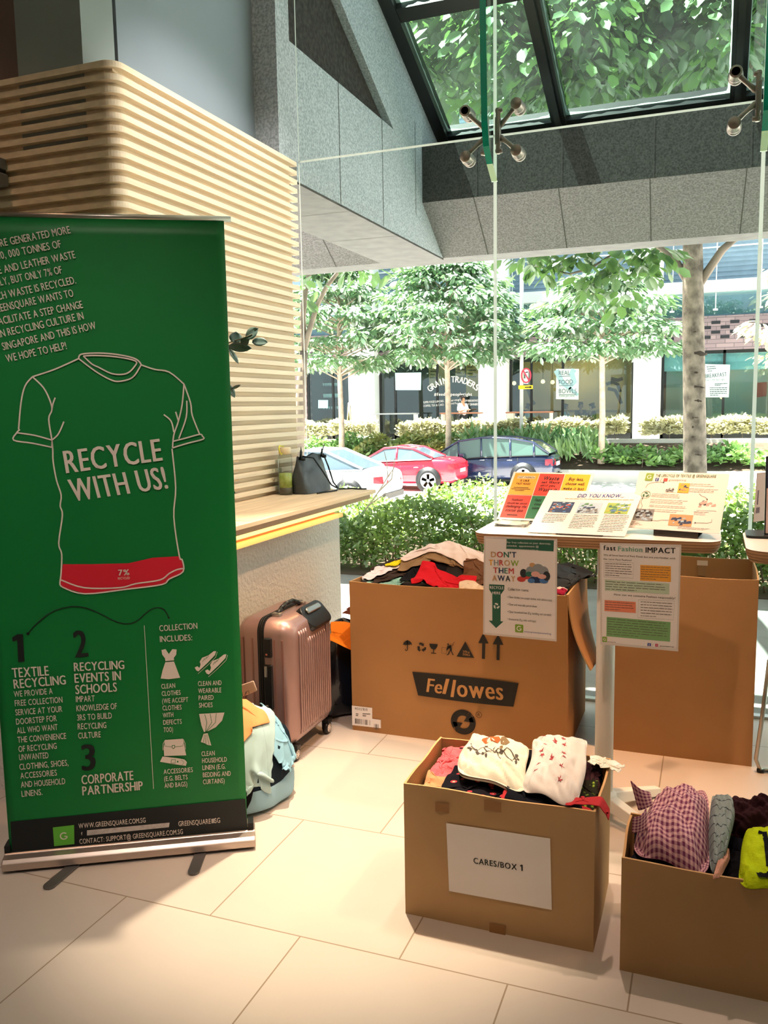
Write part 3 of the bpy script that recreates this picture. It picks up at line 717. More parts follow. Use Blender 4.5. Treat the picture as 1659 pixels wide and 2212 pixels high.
# ------------------------------------------------------------------ suitcase by the wall
S_PINK = mat('rose_gold_shell', '#a2807b', 0.34, metal=0.55, coat=0.3, var=0.04, scale=6)
S_BLK = mat('black_plastic', '#121214', 0.4)
sx0, sx1, sy0, sy1, sz0, sz1 = -1.785, -1.515, 2.905, 3.30, 0.062, 0.585
su = thing('suitcase', 'rose-gold hard-shell suitcase standing against the plaster wall under the counter', 'suitcase', ((sx0+sx1)/2, (sy0+sy1)/2, 0))
def rshell(x0, x1, ny0, ny1, nz0, nz1, r, ins, rib):
    """half shell: rounded rectangle in the y-z plane, lofted along x; face ribbed"""
    def ring(x, g, rr):
        return [(x, *q) for q in rrect(ny0+g, nz0+g, ny1-g, nz1-g, rr, 7)]
    R_ = [ring(x0, 0, r), ring(x1-0.055*np.sign(x1-x0), 0, r), ring(x1-0.03*np.sign(x1-x0), 0.008, r), ring(x1-0.01*np.sign(x1-x0), 0.025, r*0.9), ring(x1, 0.05, r*0.7)]
    m_ = MB(); n_ = len(R_[0]); vs = [q for R in R_ for q in R]; sg = x1 > x0
    fs = []
    for i in range(len(R_)-1):
        for k_ in range(n_):
            f = (i*n_+k_, i*n_+(k_+1) % n_, (i+1)*n_+(k_+1) % n_, (i+1)*n_+k_); fs.append(f if sg else f[::-1])
    e = (len(R_)-1)*n_; fs.append(tuple(e+k_ for k_ in range(n_)) if sg else tuple(e+n_-1-k_ for k_ in range(n_)))
    m_.add(vs, fs, 0, True); return m_
sxm = (sx0+sx1)/2-0.01
fsh = rshell(sxm+0.014, sx1-0.006, sy0, sy1, sz0, sz1, 0.055, 0, 1)
fo_ = W(fsh, 'front_shell', S_PINK, su)
rib = MB()
for k_ in range(15):
    y = sy0+0.062+k_*(sy1-sy0-0.124)/14; top_ = sz1-0.05 if not (4 <= k_ <= 12) else sz1-0.095
    rib.tube([(sx1-0.009, y, sz0+0.05), (sx1-0.003, y, sz0+0.075), (sx1-0.003, y, top_-0.02), (sx1-0.009, y, top_)], 0.0062, 6)
W(rib, 'ribs', S_PINK, fo_)
for z0_ in (0, 1):
    gr = MB()
    for x in (-1.60, -1.565, -1.70, -1.745): gr.box(x-0.0035, x+0.0035, sy0-0.002, sy0+0.002, sz0+0.07, sz1-0.075)
    if z0_ == 0: W(gr, 'side_grooves', mat('rose_gold_groove', '#9a6f66', 0.4, metal=0.5), fo_)
bsh = rshell(sxm-0.014, sx0, sy0, sy1, sz0, sz1, 0.055, 0, 0)
W(bsh, 'rear_shell', S_PINK, su)
zb = MB(); R1 = [(sxm-0.014, *q) for q in rrect(sy0-0.003, sz0-0.003, sy1+0.003, sz1+0.003, 0.057, 7)]; R2 = [(sxm+0.014, q[1], q[2]) for q in R1]; n_ = len(R1)
zb.add(R1+R2, [(k_, (k_+1) % n_, n_+(k_+1) % n_, n_+k_) for k_ in range(n_)]+[tuple(range(n_-1, -1, -1)), tuple(range(n_, 2*n_))], 0)
zo = W(zb, 'zip_band', S_BLK, su)
zt = MB()
for dx in (-0.004, 0.004):
    zt.tube([(sxm+dx, *q) for q in rrect(sy0-0.005, sz0-0.005, sy1+0.005, sz1+0.005, 0.058, 7)], 0.002, 5)
W(zt, 'zip', mat('zip_dark', '#2a2624', 0.5), zo)
hd = MB(); hy0, hy1 = sy0+0.09, sy0+0.29
path = [(sxm+0.03, hy0, sz1+0.006), (sxm+0.03, hy0+0.03, sz1+0.022), (sxm+0.03, hy0+0.07, sz1+0.034), (sxm+0.03, hy1-0.07, sz1+0.034), (sxm+0.03, hy1-0.03, sz1+0.022), (sxm+0.03, hy1, sz1+0.006)]
for i in range(5):
    hd.tube([path[i], path[i+1]], 0.009, 8)
ho = W(hd, 'carry_handle', S_BLK, su, subsurf=0)
for ya, yb_ in ((hy0-0.022, hy0+0.006), (hy1-0.006, hy1+0.022)):
    W(MB().box(sxm+0.012, sxm+0.05, ya, yb_, sz1, sz1+0.014), 'handle_mount', M_CHROME, ho, bevel=0.003)
# telescopic handle cup let into the top rear corner
cu_ = MB(); Fq = Frame((sx1-0.034, sy0+0.255, sz1-0.026), (0, 1, 0), (-0.66, 0, 0.75))
cu_.slab(Fq, rrect(-0.10, -0.062, 0.095, 0.05, 0.035), -0.02, 0.016)
cq = W(cu_, 'handle_cup', S_BLK, su, bevel=0.008, seg=3)
th_ = MB(); th_.slab(Fq, rrect(-0.07, 0.004, 0.055, 0.032, 0.013), 0.016, 0.026)
W(th_, 'pull_handle', M_CHROME, cq, bevel=0.006, seg=3, label='silver pull handle')
lk = MB(); lk.box(sxm+0.016, sxm+0.05, sy0-0.012, sy0+0.004, sz0+0.375, sz0+0.455); lo = W(lk, 'lock', S_BLK, su, bevel=0.006, seg=3)
W(MB().box(sxm+0.026, sxm+0.034, sy0-0.0135, sy0-0.011, sz0+0.385, sz0+0.392), 'lock_button', mat('lock_red', '#b5654e', 0.4), lo)
gh = MB(); gh.box(sxm+0.012, sxm+0.05, sy0-0.01, sy0+0.004, sz0+0.16, sz0+0.345); go = W(gh, 'side_grip', S_BLK, su, bevel=0.006, seg=3)
for za, zb__ in ((0.295, 0.34), (0.15, 0.18)): W(MB().box(sxm+0.018, sxm+0.03, sy0-0.014, sy0-0.008, sz0+za, sz0+zb__), 'grip_rivet', M_CHROME, go, bevel=0.003)
for (wx, wy) in ((sx1-0.03, sy0+0.045), (sx1-0.03, sy1-0.045), (sx0+0.045, sy0+0.045), (sx0+0.045, sy1-0.045)):
    wh = MB().lathe([(0.018, -0.012), (0.0255, -0.01), (0.0275, -0.004), (0.0275, 0.004), (0.0255, 0.01), (0.018, 0.012)], (wx, wy, 0.0278), 20, 0, (0, 1, 0), (0, 0, 1))
    wo = W(wh, 'wheel', S_BLK, su)
    hb_ = MB().lathe([(0.0, 0.0135), (0.006, 0.0145), (0.017, 0.013), (0.0185, 0.0115)], (wx, wy, 0.0278), 20, 0, (0, 1, 0), (0, 0, 1))
    for a_ in range(8):
        t_ = a_*PI/4; hb_.box(wx+0.0138, wx+0.0142, wy+0.011*math.cos(t_)-0.002, wy+0.011*math.cos(t_)+0.002, 0.0278+0.011*math.sin(t_)-0.002, 0.0278+0.011*math.sin(t_)+0.002, 1)
    W(hb_, 'wheel_hub', [mat('wheel_hub_cream', '#ddd3cc', 0.4), S_BLK], wo)
    fk = MB(); fk.box(wx-0.018, wx+0.018, wy-0.016, wy+0.016, 0.05, sz0+0.008); fk.box(wx-0.02, wx-0.0135, wy-0.012, wy+0.012, 0.02, 0.055)
    W(fk, 'wheel_fork', S_BLK, wo, bevel=0.004)

# ------------------------------------------------------------------ cardboard boxes
def cardboard(name, c, inner=None): return mat(name, c, 0.8, var=0.05, scale=3, bump=0.04, bscale=90, spec=0.15)
KB = cardboard('cardboard_brown', '#a87a4e'); KB2 = cardboard('cardboard_tan', '#b39168'); KB3 = cardboard('cardboard_plain', '#a87e55'); KIN = cardboard('cardboard_inside', '#a98258')
KEDGE = mat('cardboard_edge', '#c49a6a', 0.9)
def open_box(name, label, x0, x1, y0, y1, h, k, t=0.006, group=None, bulge=0.0, seed=0):
    b = thing(name, label, 'box', ((x0+x1)/2, (y0+y1)/2, 0), group=group)
    r_ = rng(seed); jit = lambda: r_.uniform(-0.003, 0.003)
    def panel(nm, A_, B_, nin, axis):
        """one upright wall, a little bowed, between floor corners A and B"""
        n_ = 9; A_ = np.array(A_, float); B_ = np.array(B_, float); nin = np.array(nin, float); P = []; Q = []
        for i in range(n_):
            s = i/(n_-1); row = []; row2 = []
            for j in range(7):
                v = j/6; bo_ = bulge*math.sin(PI*s)*(0.3+0.7*v)+0.0015*math.sin(5*s+seed)*v
                p = A_+(B_-A_)*s; z = v*(h+0.0025*math.sin(9*s+seed*2)*(v > .99))
                row.append((*(p-nin*bo_), z)); row2.append((*(p-nin*bo_+nin*t), z))
            P.append(row); Q.append(row2)
        m_ = MB(); P = np.array(P); Q = np.array(Q); c_ = np.cross(P[1, 0]-P[0, 0], [0, 0, 1.0])
        out = (c_[:2]@nin) < 0
        m_.grid(P if out else P[::-1], 0, True); m_.grid(Q[::-1] if out else Q, 1, True)
        for a in range(n_-1): m_.add([P[a, -1], P[a+1, -1], Q[a+1, -1], Q[a, -1]], [(0, 1, 2, 3)], 2)
        for j in range(6):
            for e in (0, -1): m_.add([P[e, j], P[e, j+1], Q[e, j+1], Q[e, j]], [(0, 1, 2, 3)], 0)
        return W(m_, nm, [k, KIN, KEDGE], b)
    panel('front_panel', (x0, y0), (x1, y0), (0, 1), 0); panel('back_panel', (x0, y1), (x1, y1), (0, -1), 0)
    panel('side_panel', (x0, y0+.0005), (x0, y1-.0005), (1, 0), 1); panel('side_panel', (x1, y0+.0005), (x1, y1-.0005), (-1, 0), 1)
    W(MB().box(x0+t, x1-t, y0+t, y1-t, 0.001, 0.006), 'bottom_panel', KIN, b)
    return b
FEX = (-1.455, -0.52, 3.33, 3.895, 0.668); FRX = (-0.772, -0.253, 2.11, 2.458, 0.385); RIX = (-0.182, 0.40, 2.062, 2.315, 0.298); BAX = (-0.40, 0.177, 3.474, 3.935, 0.741)
fb = open_box('cardboard_box', 'largest brown cardboard box printed with handling symbols and a black logo panel, full of clothes', *FEX, KB, seed=1)
bb = open_box('cardboard_box', 'tall plain brown cardboard box behind the white table leg, nearly empty', *BAX, KB3, seed=2, bulge=0.006)
cb = open_box('cardboard_box', 'small cardboard box with a white paper label, in front of the table leg', *FRX, KB2, seed=3, bulge=0.004)
rb = open_box('cardboard_box', 'plain cardboard box at the lower right corner with a checked shirt on top', *RIX, cardboard('cardboard_dark_tan', '#ad875f'), seed=4, bulge=0.003)
def flap(b, P, name='flap', k=KB, t=0.006):
    P = [np.array(q, float) for q in P]; nn = np.cross(P[1]-P[0], P[3]-P[0]); nn /= np.linalg.norm(nn); m_ = MB(); N = 8; g1 = []; g2 = []
    for i in range(N+1):
        r1 = []; r2 = []
        for j in range(N+1):
            s, v = i/N, j/N; q = (P[0]*(1-s)+P[1]*s)*(1-v)+(P[3]*(1-s)+P[2]*s)*v+nn*0.02*math.sin(PI*v)*(1 if t > 0 else 1); r1.append(q); r2.append(q-nn*t)
        g1.append(r1); g2.append(r2)
    g1 = np.array(g1); g2 = np.array(g2); m_.grid(g1, 0, True); m_.grid(g2[::-1], 1, True)
    for i in range(N):
        for e in (0, -1):
            m_.add([g1[i, e], g1[i+1, e], g2[i+1, e], g2[i, e]], [(0, 1, 2, 3)], 2); m_.add([g1[e, i], g1[e, i+1], g2[e, i+1], g2[e, i]], [(0, 1, 2, 3)], 2)
    return W(m_, name, [KIN, k, KEDGE], b)
# the big box: right flap hanging outward, left flap folded down outside out of sight
flap(fb, [(-0.522, 3.34, .668), (-0.522, 3.885, .668), (-0.462, 3.87, .262), (-0.432, 3.36, .362)])
FF = Frame((0, FEX[2]-0.0002, 0), (1, 0, 0), (0, 0, 1))
zf = zoom(740, 1150, 2.9105)
KINK = mat('box_ink', '#1f1a16', 0.7)
mb = MB()
def fp(pts, mi=0, h=0.0035, m_=None): (m_ or mb).poly(FF, FF.pixs(zf(pts)), h, mi)
def fs_(pts, w=0.004, mi=0, h=0.0035, closed=False): mb.stroke(FF, FF.pixs(zf(pts)), w, h, mi, closed)
# umbrella
fp([(380, 705), (388, 690), (400, 680), (410, 677), (424, 682), (434, 692), (438, 708), (428, 702), (419, 708), (409, 703), (398, 709), (389, 704)]); fs_([(409, 676), (409, 735), (405, 742), (398, 740), (396, 733)], 0.0035)
# recycling triangle of three arrows
def recyc(f, c, r, m_, mi, h=0.0035, w=0.42):
    for k_ in range(3):
        a = math.radians(90+120*k_); 
        P = []
        for t, s_ in ((-0.62, 1.0), (-0.1, 1.0), (0.25, 0.86)):
            an = a-t*1.05; P.append((c[0]+r*s_*math.cos(an)*0.8, c[1]+r*s_*math.sin(an)*0.8))
        m_.stroke(f, P, r*w, h, mi)
        an = a-0.62; d = np.array([math.sin(an-0.35), -math.cos(an-0.35)]); p = np.array(P[-1]); nn = np.array([-d[1], d[0]])
        m_.poly(f, [tuple(p+nn*r*0.42), tuple(p-nn*r*0.42), tuple(p+d*r*0.5)], h, mi)
recyc(FF, FF.pix(*zf([(498, 722)])[0]), 0.021, mb, 0)
# wine glass
fp([(547, 698), (600, 702), (596, 718), (585, 732), (573, 735), (560, 730), (550, 716)]); fs_([(573, 733), (574, 758)], 0.003); fs_([(558, 757), (590, 760)], 0.0035)
# person lifting
fs_([(626, 722), (655, 724), (655, 762), (626, 758), (626, 722)], 0.0012); fs_([(655, 740), (672, 722), (684, 716)], 0.004); fp([(660, 712), (684, 706), (690, 740), (678, 744), (672, 725), (655, 735)]); fs_([(684, 738), (688, 752), (697, 770)], 0.004); fs_([(680, 740), (672, 752), (664, 768), (656, 768)], 0.004); mb.disc(FF, FF.pix(*zf([(665, 702)])[0]), 0.0035, 0.0035)
fs_([(706, 688), (692, 703), (700, 703), (688, 716)], 0.0015)
# weight triangle
fp([(773, 685), (829, 788), (718, 779)]); 
fp([(855, 694), (885, 632), (920, 697), (899, 697), (896, 795), (877, 793), (879, 696)]); fp([(945, 702), (978, 640), (1013, 706), (990, 706), (988, 803), (969, 801), (971, 704)])
for s, a, b_ in (("20kg", (757, 753), (800, 757)), ("50lbs", (757, 771), (803, 776))): bt(mb, zf, s, a, b_, cap=14, mi=1, h=0.0042, f=FF)
# logo panel with knocked-out lettering
up = [(440+i*(1108-440)/10, 875+i*7.2-6*math.sin(i/10*PI)) for i in range(11)]; lo_ = [(1075-i*(1075-476)/10, 1095-i*7.2+6*math.sin(i/10*PI)) for i in range(11)]
fp(up+lo_)
bt(mb, zf, "Fe", (528, 1000), (625, 1012), top=(540, 910), mi=1, bold=0.022, h=0.0042, f=FF, gap=0.05); bt(mb, zf, "owes", (722, 1029), (1013, 1052), cap=118, mi=1, bold=0.022, h=0.0042, f=FF, gap=0.05)
fp([(652, 918), (674, 920), (650, 1015), (628, 1012)], 1, 0.0042); fp([(697, 925), (716, 927), (700, 1034), (680, 1032)], 1, 0.0042)
# recycling ring with two arrows
rc = FF.pix(*zf([(760, 1191)])[0]); rr_ = 0.053
mb.stroke(FF, arc(rc, rr_, 0, 360, 48)[:-1], 0.0022, 0.0035, 0, closed=True)
mb.stroke(FF, arc(rc, rr_*0.76, 60, 215, 20), 0.024, 0.0035, 0); mb.stroke(FF, arc(rc, rr_*0.76, 240, 395, 20), 0.024, 0.0035, 0)
for a_, sg in ((58, -1), (238, -1)):
    t_ = math.radians(a_); p = np.array(rc)+rr_*0.72*np.array([math.cos(t_), math.sin(t_)]); d = np.array([math.sin(t_), -math.cos(t_)]); nn = np.array([math.cos(t_), math.sin(t_)])
    mb.poly(FF, [tuple(p+nn*0.018), tuple(p-nn*0.034), tuple(p+d*0.038-nn*.010)], 0.0035, 0)
rg = FF.pix(*zf([(858, 1145)])[0]); mb.stroke(FF, arc(rg, 0.0125, 0, 360, 24)[:-1], 0.0018, 0.0035, 0, closed=True); mb.text(FF, "R", (rg[0]-0.005, rg[1]-0.0068), (rg[0]+0.0055, rg[1]-0.0068), cap=0.0136, h=0.0035)
W(mb, 'printed_symbols', [KINK, mat('cardboard_print_gap', '#c08a55', 0.8)], fb)
mb = MB(); fp([(60, 1087), (188, 1102), (188, 1170), (242, 1178), (243, 1230), (62, 1210)], 0, 0.003); bt(mb, zf, "4032101", (78, 1112), (157, 1122), cap=16, mi=1, h=0.0036, f=FF)
r_ = random.Random(3)
for x0_, x1_, y0_, y1_, n_ in ((80, 178, 1168, 1200, 34), (200, 228, 1188, 1222, 10)):
    for k_ in range(n_):
        a = x0_+(x1_-x0_)*k_/n_; 
        if r_.random() < 0.62: dy = (a-80)*0.12; fp([(a, y0_+dy), (a+(x1_-x0_)/n_*0.8, y0_+dy), (a+(x1_-x0_)/n_*0.8, y1_+dy), (a, y1_+dy)], 1, 0.0036)
for a, b_, y in ((85, 102, 1140), (85, 100, 1150), (128, 176, 1140), (128, 150, 1152)): fp([(a, y-4), (b_, y-2), (b_, y+3), (a, y+1)], 1, 0.0036)
W(mb, 'shipping_label', [PAPER, mat('label_grey_ink', '#5a5350', 0.7)], fb)
# tape on the back box, paper label on the small box
FBk = Frame((0, BAX[3]-0.008, 0), (1, 0, 0), (0, 0, 1)); tp = MB(); tp.rect(FBk, -0.045, 0.66, -0.012, 0.72, 0.0015); tp.rect(FBk, -0.05, 0.706, -0.006, 0.728, 0.002, 1)
W(tp, 'tape', [mat('brown_tape', '#9a7b52', 0.3), mat('white_tape', '#d8cdbb', 0.5)], bb)
hh_ = MB().disc(Frame((BAX[1]-0.0075, 0, 0), (0, -1, 0), (0, 0, 1)), (-(BAX[2]+0.30), 0.655), 0.05, 0.001, 0, 18, 0.017)
W(hh_, 'hand_hole', mat('hole_dark', '#181512', 0.9), bb)
FR_ = Frame((0, FRX[2]-0.0046, 0), (1, 0, 0), (0, 0, 1)); zb_ = zoom(860, 1560, 3.3857)
lb = MB(); lb.slab(FR_, FR_.pixs(zb_([(352, 738), (1112, 850), (1124, 1372), (373, 1234)])), 0.0, 0.0006, 0)
bt(lb, zb_, "CARES/BOX 1", (552, 1030), (913, 1087), cap=44, mi=1, bold=0.022, h=0.0012, f=FR_)
W(lb, 'paper_label', [PAPER, INK], cb)
for pa, pb_ in (((630, 640), (755, 585)), ((668, 1545), (785, 1490)), ((272, 650), (372, 600))):
    W(MB().rect(FR_, *FR_.pix(*zb_([pa])[0]), *FR_.pix(*zb_([pb_])[0]), 0.0006, 0), 'old_tape', mat('old_tape', '#94683d', 0.35), cb)
# ------------------------------------------------------------------ clothes: cloth settled into heaps
class Heap:
    def __init__(s, x0, x1, y0, y1, base, res=0.008):
        s.x0, s.y0, s.res = x0, y0, res; s.nx = int((x1-x0)/res)+2; s.ny = int((y1-y0)/res)+2
        X, Y = np.meshgrid(x0+np.arange(s.nx)*res, y0+np.arange(s.ny)*res, indexing='ij'); s.h = base(X, Y)
    def __call__(s, x, y):
        i = np.clip((x-s.x0)/s.res, 0, s.nx-1.001); j = np.clip((y-s.y0)/s.res, 0, s.ny-1.001); a = i.astype(int); b = j.astype(int); u = i-a; v = j-b
        return s.h[a, b]*(1-u)*(1-v)+s.h[a+1, b]*u*(1-v)+s.h[a, b+1]*(1-u)*v+s.h[a+1, b+1]*u*v
    def settle(s, P):
        i = np.clip(np.rint((P[..., 0]-s.x0)/s.res), 0, s.nx-1).astype(int).ravel(); j = np.clip(np.rint((P[..., 1]-s.y0)/s.res), 0, s.ny-1).astype(int).ravel()
        np.maximum.at(s.h, (i, j), P[..., 2].ravel()+0.004)
        h = s.h; k = h.copy()
        k[1:-1, 1:-1] = np.maximum(h[1:-1, 1:-1], (h[:-2, 1:-1]+h[2:, 1:-1]+h[1:-1, :-2]+h[1:-1, 2:])/4); s.h = k
def drape(n, m_, w, h, c, rz, heap, shrink=0.72, seed=0, steps=70, bounds=None, rim=None, z0=0.10, amp=0.03, shape=None, tilt=(0, 0)):
    """a w x h sheet, pushed together by shrink and let fall on the heap"""
    r = rng(seed); U, V = np.meshgrid(np.linspace(-.5, .5, n), np.linspace(-.5, .5, m_), indexing='ij')
    dx, dy = w/(n-1), h/(m_-1)
    x = U*w*shrink; y = V*h*shrink; z = np.zeros_like(x)
    for k in range(5):
        a = r.uniform(0, PI); f = r.uniform(12, 45); z += amp*r.uniform(0.3, 0.7)*np.sin(f*(x*math.cos(a)+y*math.sin(a))+r.uniform(0, 6))
    if shape is not None: z += shape(U, V)
    z += tilt[0]*x+tilt[1]*y
    X = c[0]+x*math.cos(rz)-y*math.sin(rz); Y = c[1]+x*math.sin(rz)+y*math.cos(rz)
    Z = z + z0 + heap(X, Y).mean()
    Z += max(0, float((heap(X, Y)-Z).max()))*0.5
    p = np.stack([X, Y, Z], -1); q = p.copy(); g = 9.8*0.008**2*6
    def con(A, B, L, k):
        d = B-A; l = np.linalg.norm(d, axis=-1, keepdims=True)+1e-9; d = d*(k*0.5*(l-L)/l); A += d; B -= d
    D = math.hypot(dx, dy)
    for it in range(steps):
        v = (p-q)*0.93; q = p.copy(); p = p+v; p[..., 2] -= g
        for _ in range(5):
            for s0 in (0, 1):
                a = p[s0::2]; b = p[s0+1::2]; k = min(len(a), len(b)); con(a[:k], b[:k], dx, 1)
                a = p[:, s0::2]; b = p[:, s0+1::2]; k = min(a.shape[1], b.shape[1]); con(a[:, :k], b[:, :k], dy, 1)
                a = p[s0::2]; b = p[s0+1::2]; k = min(len(a), len(b)); con(a[:k, :-1], b[:k, 1:], D, .5); con(a[:k, 1:], b[:k, :-1], D, .5)
            for s0 in range(4):
                a = p[s0::4]; b = p[s0+2::4]; k = min(len(a), len(b)); con(a[:k], b[:k], 2*dx, .25)
                a = p[:, s0::4]; b = p[:, s0+2::4]; k = min(a.shape[1], b.shape[1]); con(a[:, :k], b[:, :k], 2*dy, .25)
            hz = heap(p[..., 0], p[..., 1])+0.005; hit = p[..., 2] < hz
            p[..., 2] = np.where(hit, hz, p[..., 2])
            q[hit, :2] = q[hit, :2]*0.3+p[hit, :2]*0.7
            if bounds is not None:
                lowm = p[..., 2] < rim+0.004
                for ax, lo, hi in ((0, bounds[0], bounds[1]), (1, bounds[2], bounds[3])):
                    cl = np.clip(p[..., ax], lo, hi); p[..., ax] = np.where(lowm, cl, p[..., ax])
    # smooth once
    s_ = p.copy(); s_[1:-1, 1:-1] = 0.5*p[1:-1, 1:-1]+0.125*(p[:-2, 1:-1]+p[2:, 1:-1]+p[1:-1, :-2]+p[1:-1, 2:])
    heap.settle(s_)
    return s_
def cloth_obj(name, P, m_, label, cat, group=None, solid=0.0025, sub=1, parts=None):
    n, k = P.shape[:2]; c = P.reshape(-1, 3).mean(0); c[2] = P[..., 2].min()
    mb = MB(); mb.grid(P-c, 0, True)
    U, V = np.meshgrid(np.linspace(0, 1, n), np.linspace(0, 1, k), indexing='ij')
    o = mb.build(name, m_, None, solid=solid, subsurf=sub, uv=np.stack([U.ravel(), V.ravel()], -1))
    o.location = tuple(float(q) for q in c)
    return tag(o, label, cat, group)
def fabric(name, c, rough=0.9, **k): return mat(name, c, rough, spec=0.08, bump=k.pop('bump', 0.12), bscale=k.pop('bscale', 400), **k)
def fabric_uv(name, fn):
    """woven pattern in the sheet's own coordinates; fn(nodes, links, u, v) returns a colour socket"""
    m_ = bpy.data.materials.new(name); m_.use_nodes = True; nt_ = m_.node_tree; n_ = nt_.nodes; b_ = n_['Principled BSDF']; b_.inputs['Roughness'].default_value = 0.9; b_.inputs['Specular IOR Level'].default_value = 0.08
    uv = n_.new('ShaderNodeUVMap'); sp = n_.new('ShaderNodeSeparateXYZ'); nt_.links.new(uv.outputs[0], sp.inputs[0])
    nt_.links.new(fn(n_, nt_.links, sp.outputs[0], sp.outputs[1]), b_.inputs['Base Color']); return m_
def _stripe(n_, L, s, freq, duty):
    a = n_.new('ShaderNodeMath'); a.operation = 'MULTIPLY'; a.inputs[1].default_value = freq; L.new(s, a.inputs[0])
    f = n_.new('ShaderNodeMath'); f.operation = 'FRACT'; L.new(a.outputs[0], f.inputs[0])
    g = n_.new('ShaderNodeMath'); g.operation = 'LESS_THAN'; g.inputs[1].default_value = duty; L.new(f.outputs[0], g.inputs[0]); return g.outputs[0]
def checks(base, dark, fu, fv, duty=0.5, k=0.6):
    def fn(n_, L, u, v):
        a = _stripe(n_, L, u, fu, duty); b_ = _stripe(n_, L, v, fv, duty)
        s = n_.new('ShaderNodeMath'); s.operation = 'ADD'; L.new(a, s.inputs[0]); L.new(b_, s.inputs[1])
        r_ = n_.new('ShaderNodeValToRGB'); r_.color_ramp.interpolation = 'CONSTANT'; e = r_.color_ramp.elements
        e[0].position = 0; e[0].color = (*rgb(base), 1); e[1].position = 0.25; mid = tuple((1-k)*x+k*y for x, y in zip(rgb(base), rgb(dark))); e[1].color = (*mid, 1)
        q = e.new(0.75); q.color = (*rgb(dark), 1)
        h = n_.new('ShaderNodeMath'); h.operation = 'MULTIPLY'; h.inputs[1].default_value = 0.5; L.new(s.outputs[0], h.inputs[0]); L.new(h.outputs[0], r_.inputs[0]); return r_.outputs[0]
    return fn
def stripes(base, dark, f, duty=0.12, along='u'):
    def fn(n_, L, u, v):
        a = _stripe(n_, L, u if along == 'u' else v, f, duty); mx = n_.new('ShaderNodeMixRGB'); mx.inputs[1].default_value = (*rgb(base), 1); mx.inputs[2].default_value = (*rgb(dark), 1); L.new(a, mx.inputs[0]); return mx.outputs[0]
    return fn
def floral(base, cols, sc=9):
    def fn(n_, L, u, v):
        uv = n_.new('ShaderNodeUVMap'); vo = n_.new('ShaderNodeTexVoronoi'); vo.inputs['Scale'].default_value = sc; L.new(uv.outputs[0], vo.inputs['Vector'])
        r_ = n_.new('ShaderNodeValToRGB'); r_.color_ramp.interpolation = 'CONSTANT'; e = r_.color_ramp.elements; e[0].color = (*rgb(cols[0]), 1); e[1].position = 0.12; e[1].color = (*rgb(cols[1]), 1); q = e.new(0.26); q.color = (*rgb(base), 1)
        L.new(vo.outputs['Distance'], r_.inputs[0]); return r_.outputs[0]
    return fn
def pad(Q4, t, seed=0, wr=0.006, n=46, m_=40, p=4.0, sag=0.0, dome=0.6):
    """a folded garment: a soft-edged slab lying in a frame, wrinkled; returns grid and surface sampler"""
    Q4 = [np.array(q, float) for q in Q4]; fr = Frame(Q4[0], Q4[1]-Q4[0], Q4[3]-Q4[0]); r = rng(seed); ph = r.uniform(0, 6, 8); an = r.uniform(-0.5, 0.5, 8)
    def S(a, b):
        # a, b in -1..1 over the slab's upper face, running on over its rounded rim
        e = max(abs(a), abs(b)); k = (abs(a)**p+abs(b)**p)**(1/p) if e > 0 else 0
        rr = min(1.0, k); hgt = t*(1-rr**5)**dome if rr < 1 else 0
        sc = 1.0
        if k > 1e-6 and e > 0: sc = e/k*1.0 if k > e else 1.0
        x = (a*sc*(1+0.07*math.sin(b*2.6+ph[3])*0.7)+1)/2+0.02*math.sin(b*4+ph[4]); y = (b*sc*(1+0.06*math.sin(a*2.9+ph[5]))+1)/2+0.02*math.sin(a*4.5+ph[6])
        z = hgt
        nz = noise.fractal(Vector((a*2.2+seed*3.1, b*2.2, seed*1.7)), 1.0, 2.0, 3)
        rid = sum(math.sin((a*math.cos(an[i])*(3+i)+b*math.sin(an[i]+1.2)*(4+i))*2.0+ph[i]+2*nz) for i in range(3))/3
        z += wr*(nz*1.2+0.9*abs(rid)-0.4)*(1-rr**8)
        z -= sag*(b < 0)*b*b
        return (Q4[0]*(1-x)+Q4[1]*x)*(1-y)+(Q4[3]*(1-x)+Q4[2]*x)*y+fr.n*z
    A = np.linspace(-1, 1, n); B = np.linspace(-1, 1, m_)
    A = np.sign(A)*(1-(1-np.abs(A))**1.5); B = np.sign(B)*(1-(1-np.abs(B))**1.5)
    P = np.array([[S(a, b) for b in B] for a in A])
    return P, S, fr
def pad_obj(name, fr, P, m_, label, cat, t=0.0):
    """close the slab underneath with its own flat back"""
    c = P.reshape(-1, 3).mean(0); n, k = P.shape[:2]
    Q = P.copy(); 
    for i in range(n):
        for j in range(k):
            d = (P[i, j]-fr.o)@fr.n; Q[i, j] = P[i, j]-fr.n*(d+0.35*max(d, 0)*0)
    mb = MB(); mb.grid(P-c, 0, True); mb.grid((Q-fr.n*0.001-c)[::-1], 0, True)
    U, V = np.meshgrid(np.linspace(0, 1, n), np.linspace(0, 1, k), indexing='ij'); uv = np.stack([U.ravel(), V.ravel()], -1)
    o = mb.build(name, m_, None, uv=np.concatenate([uv, uv[::1]]))
    o.location = tuple(float(q) for q in c); return tag(o, label, cat)

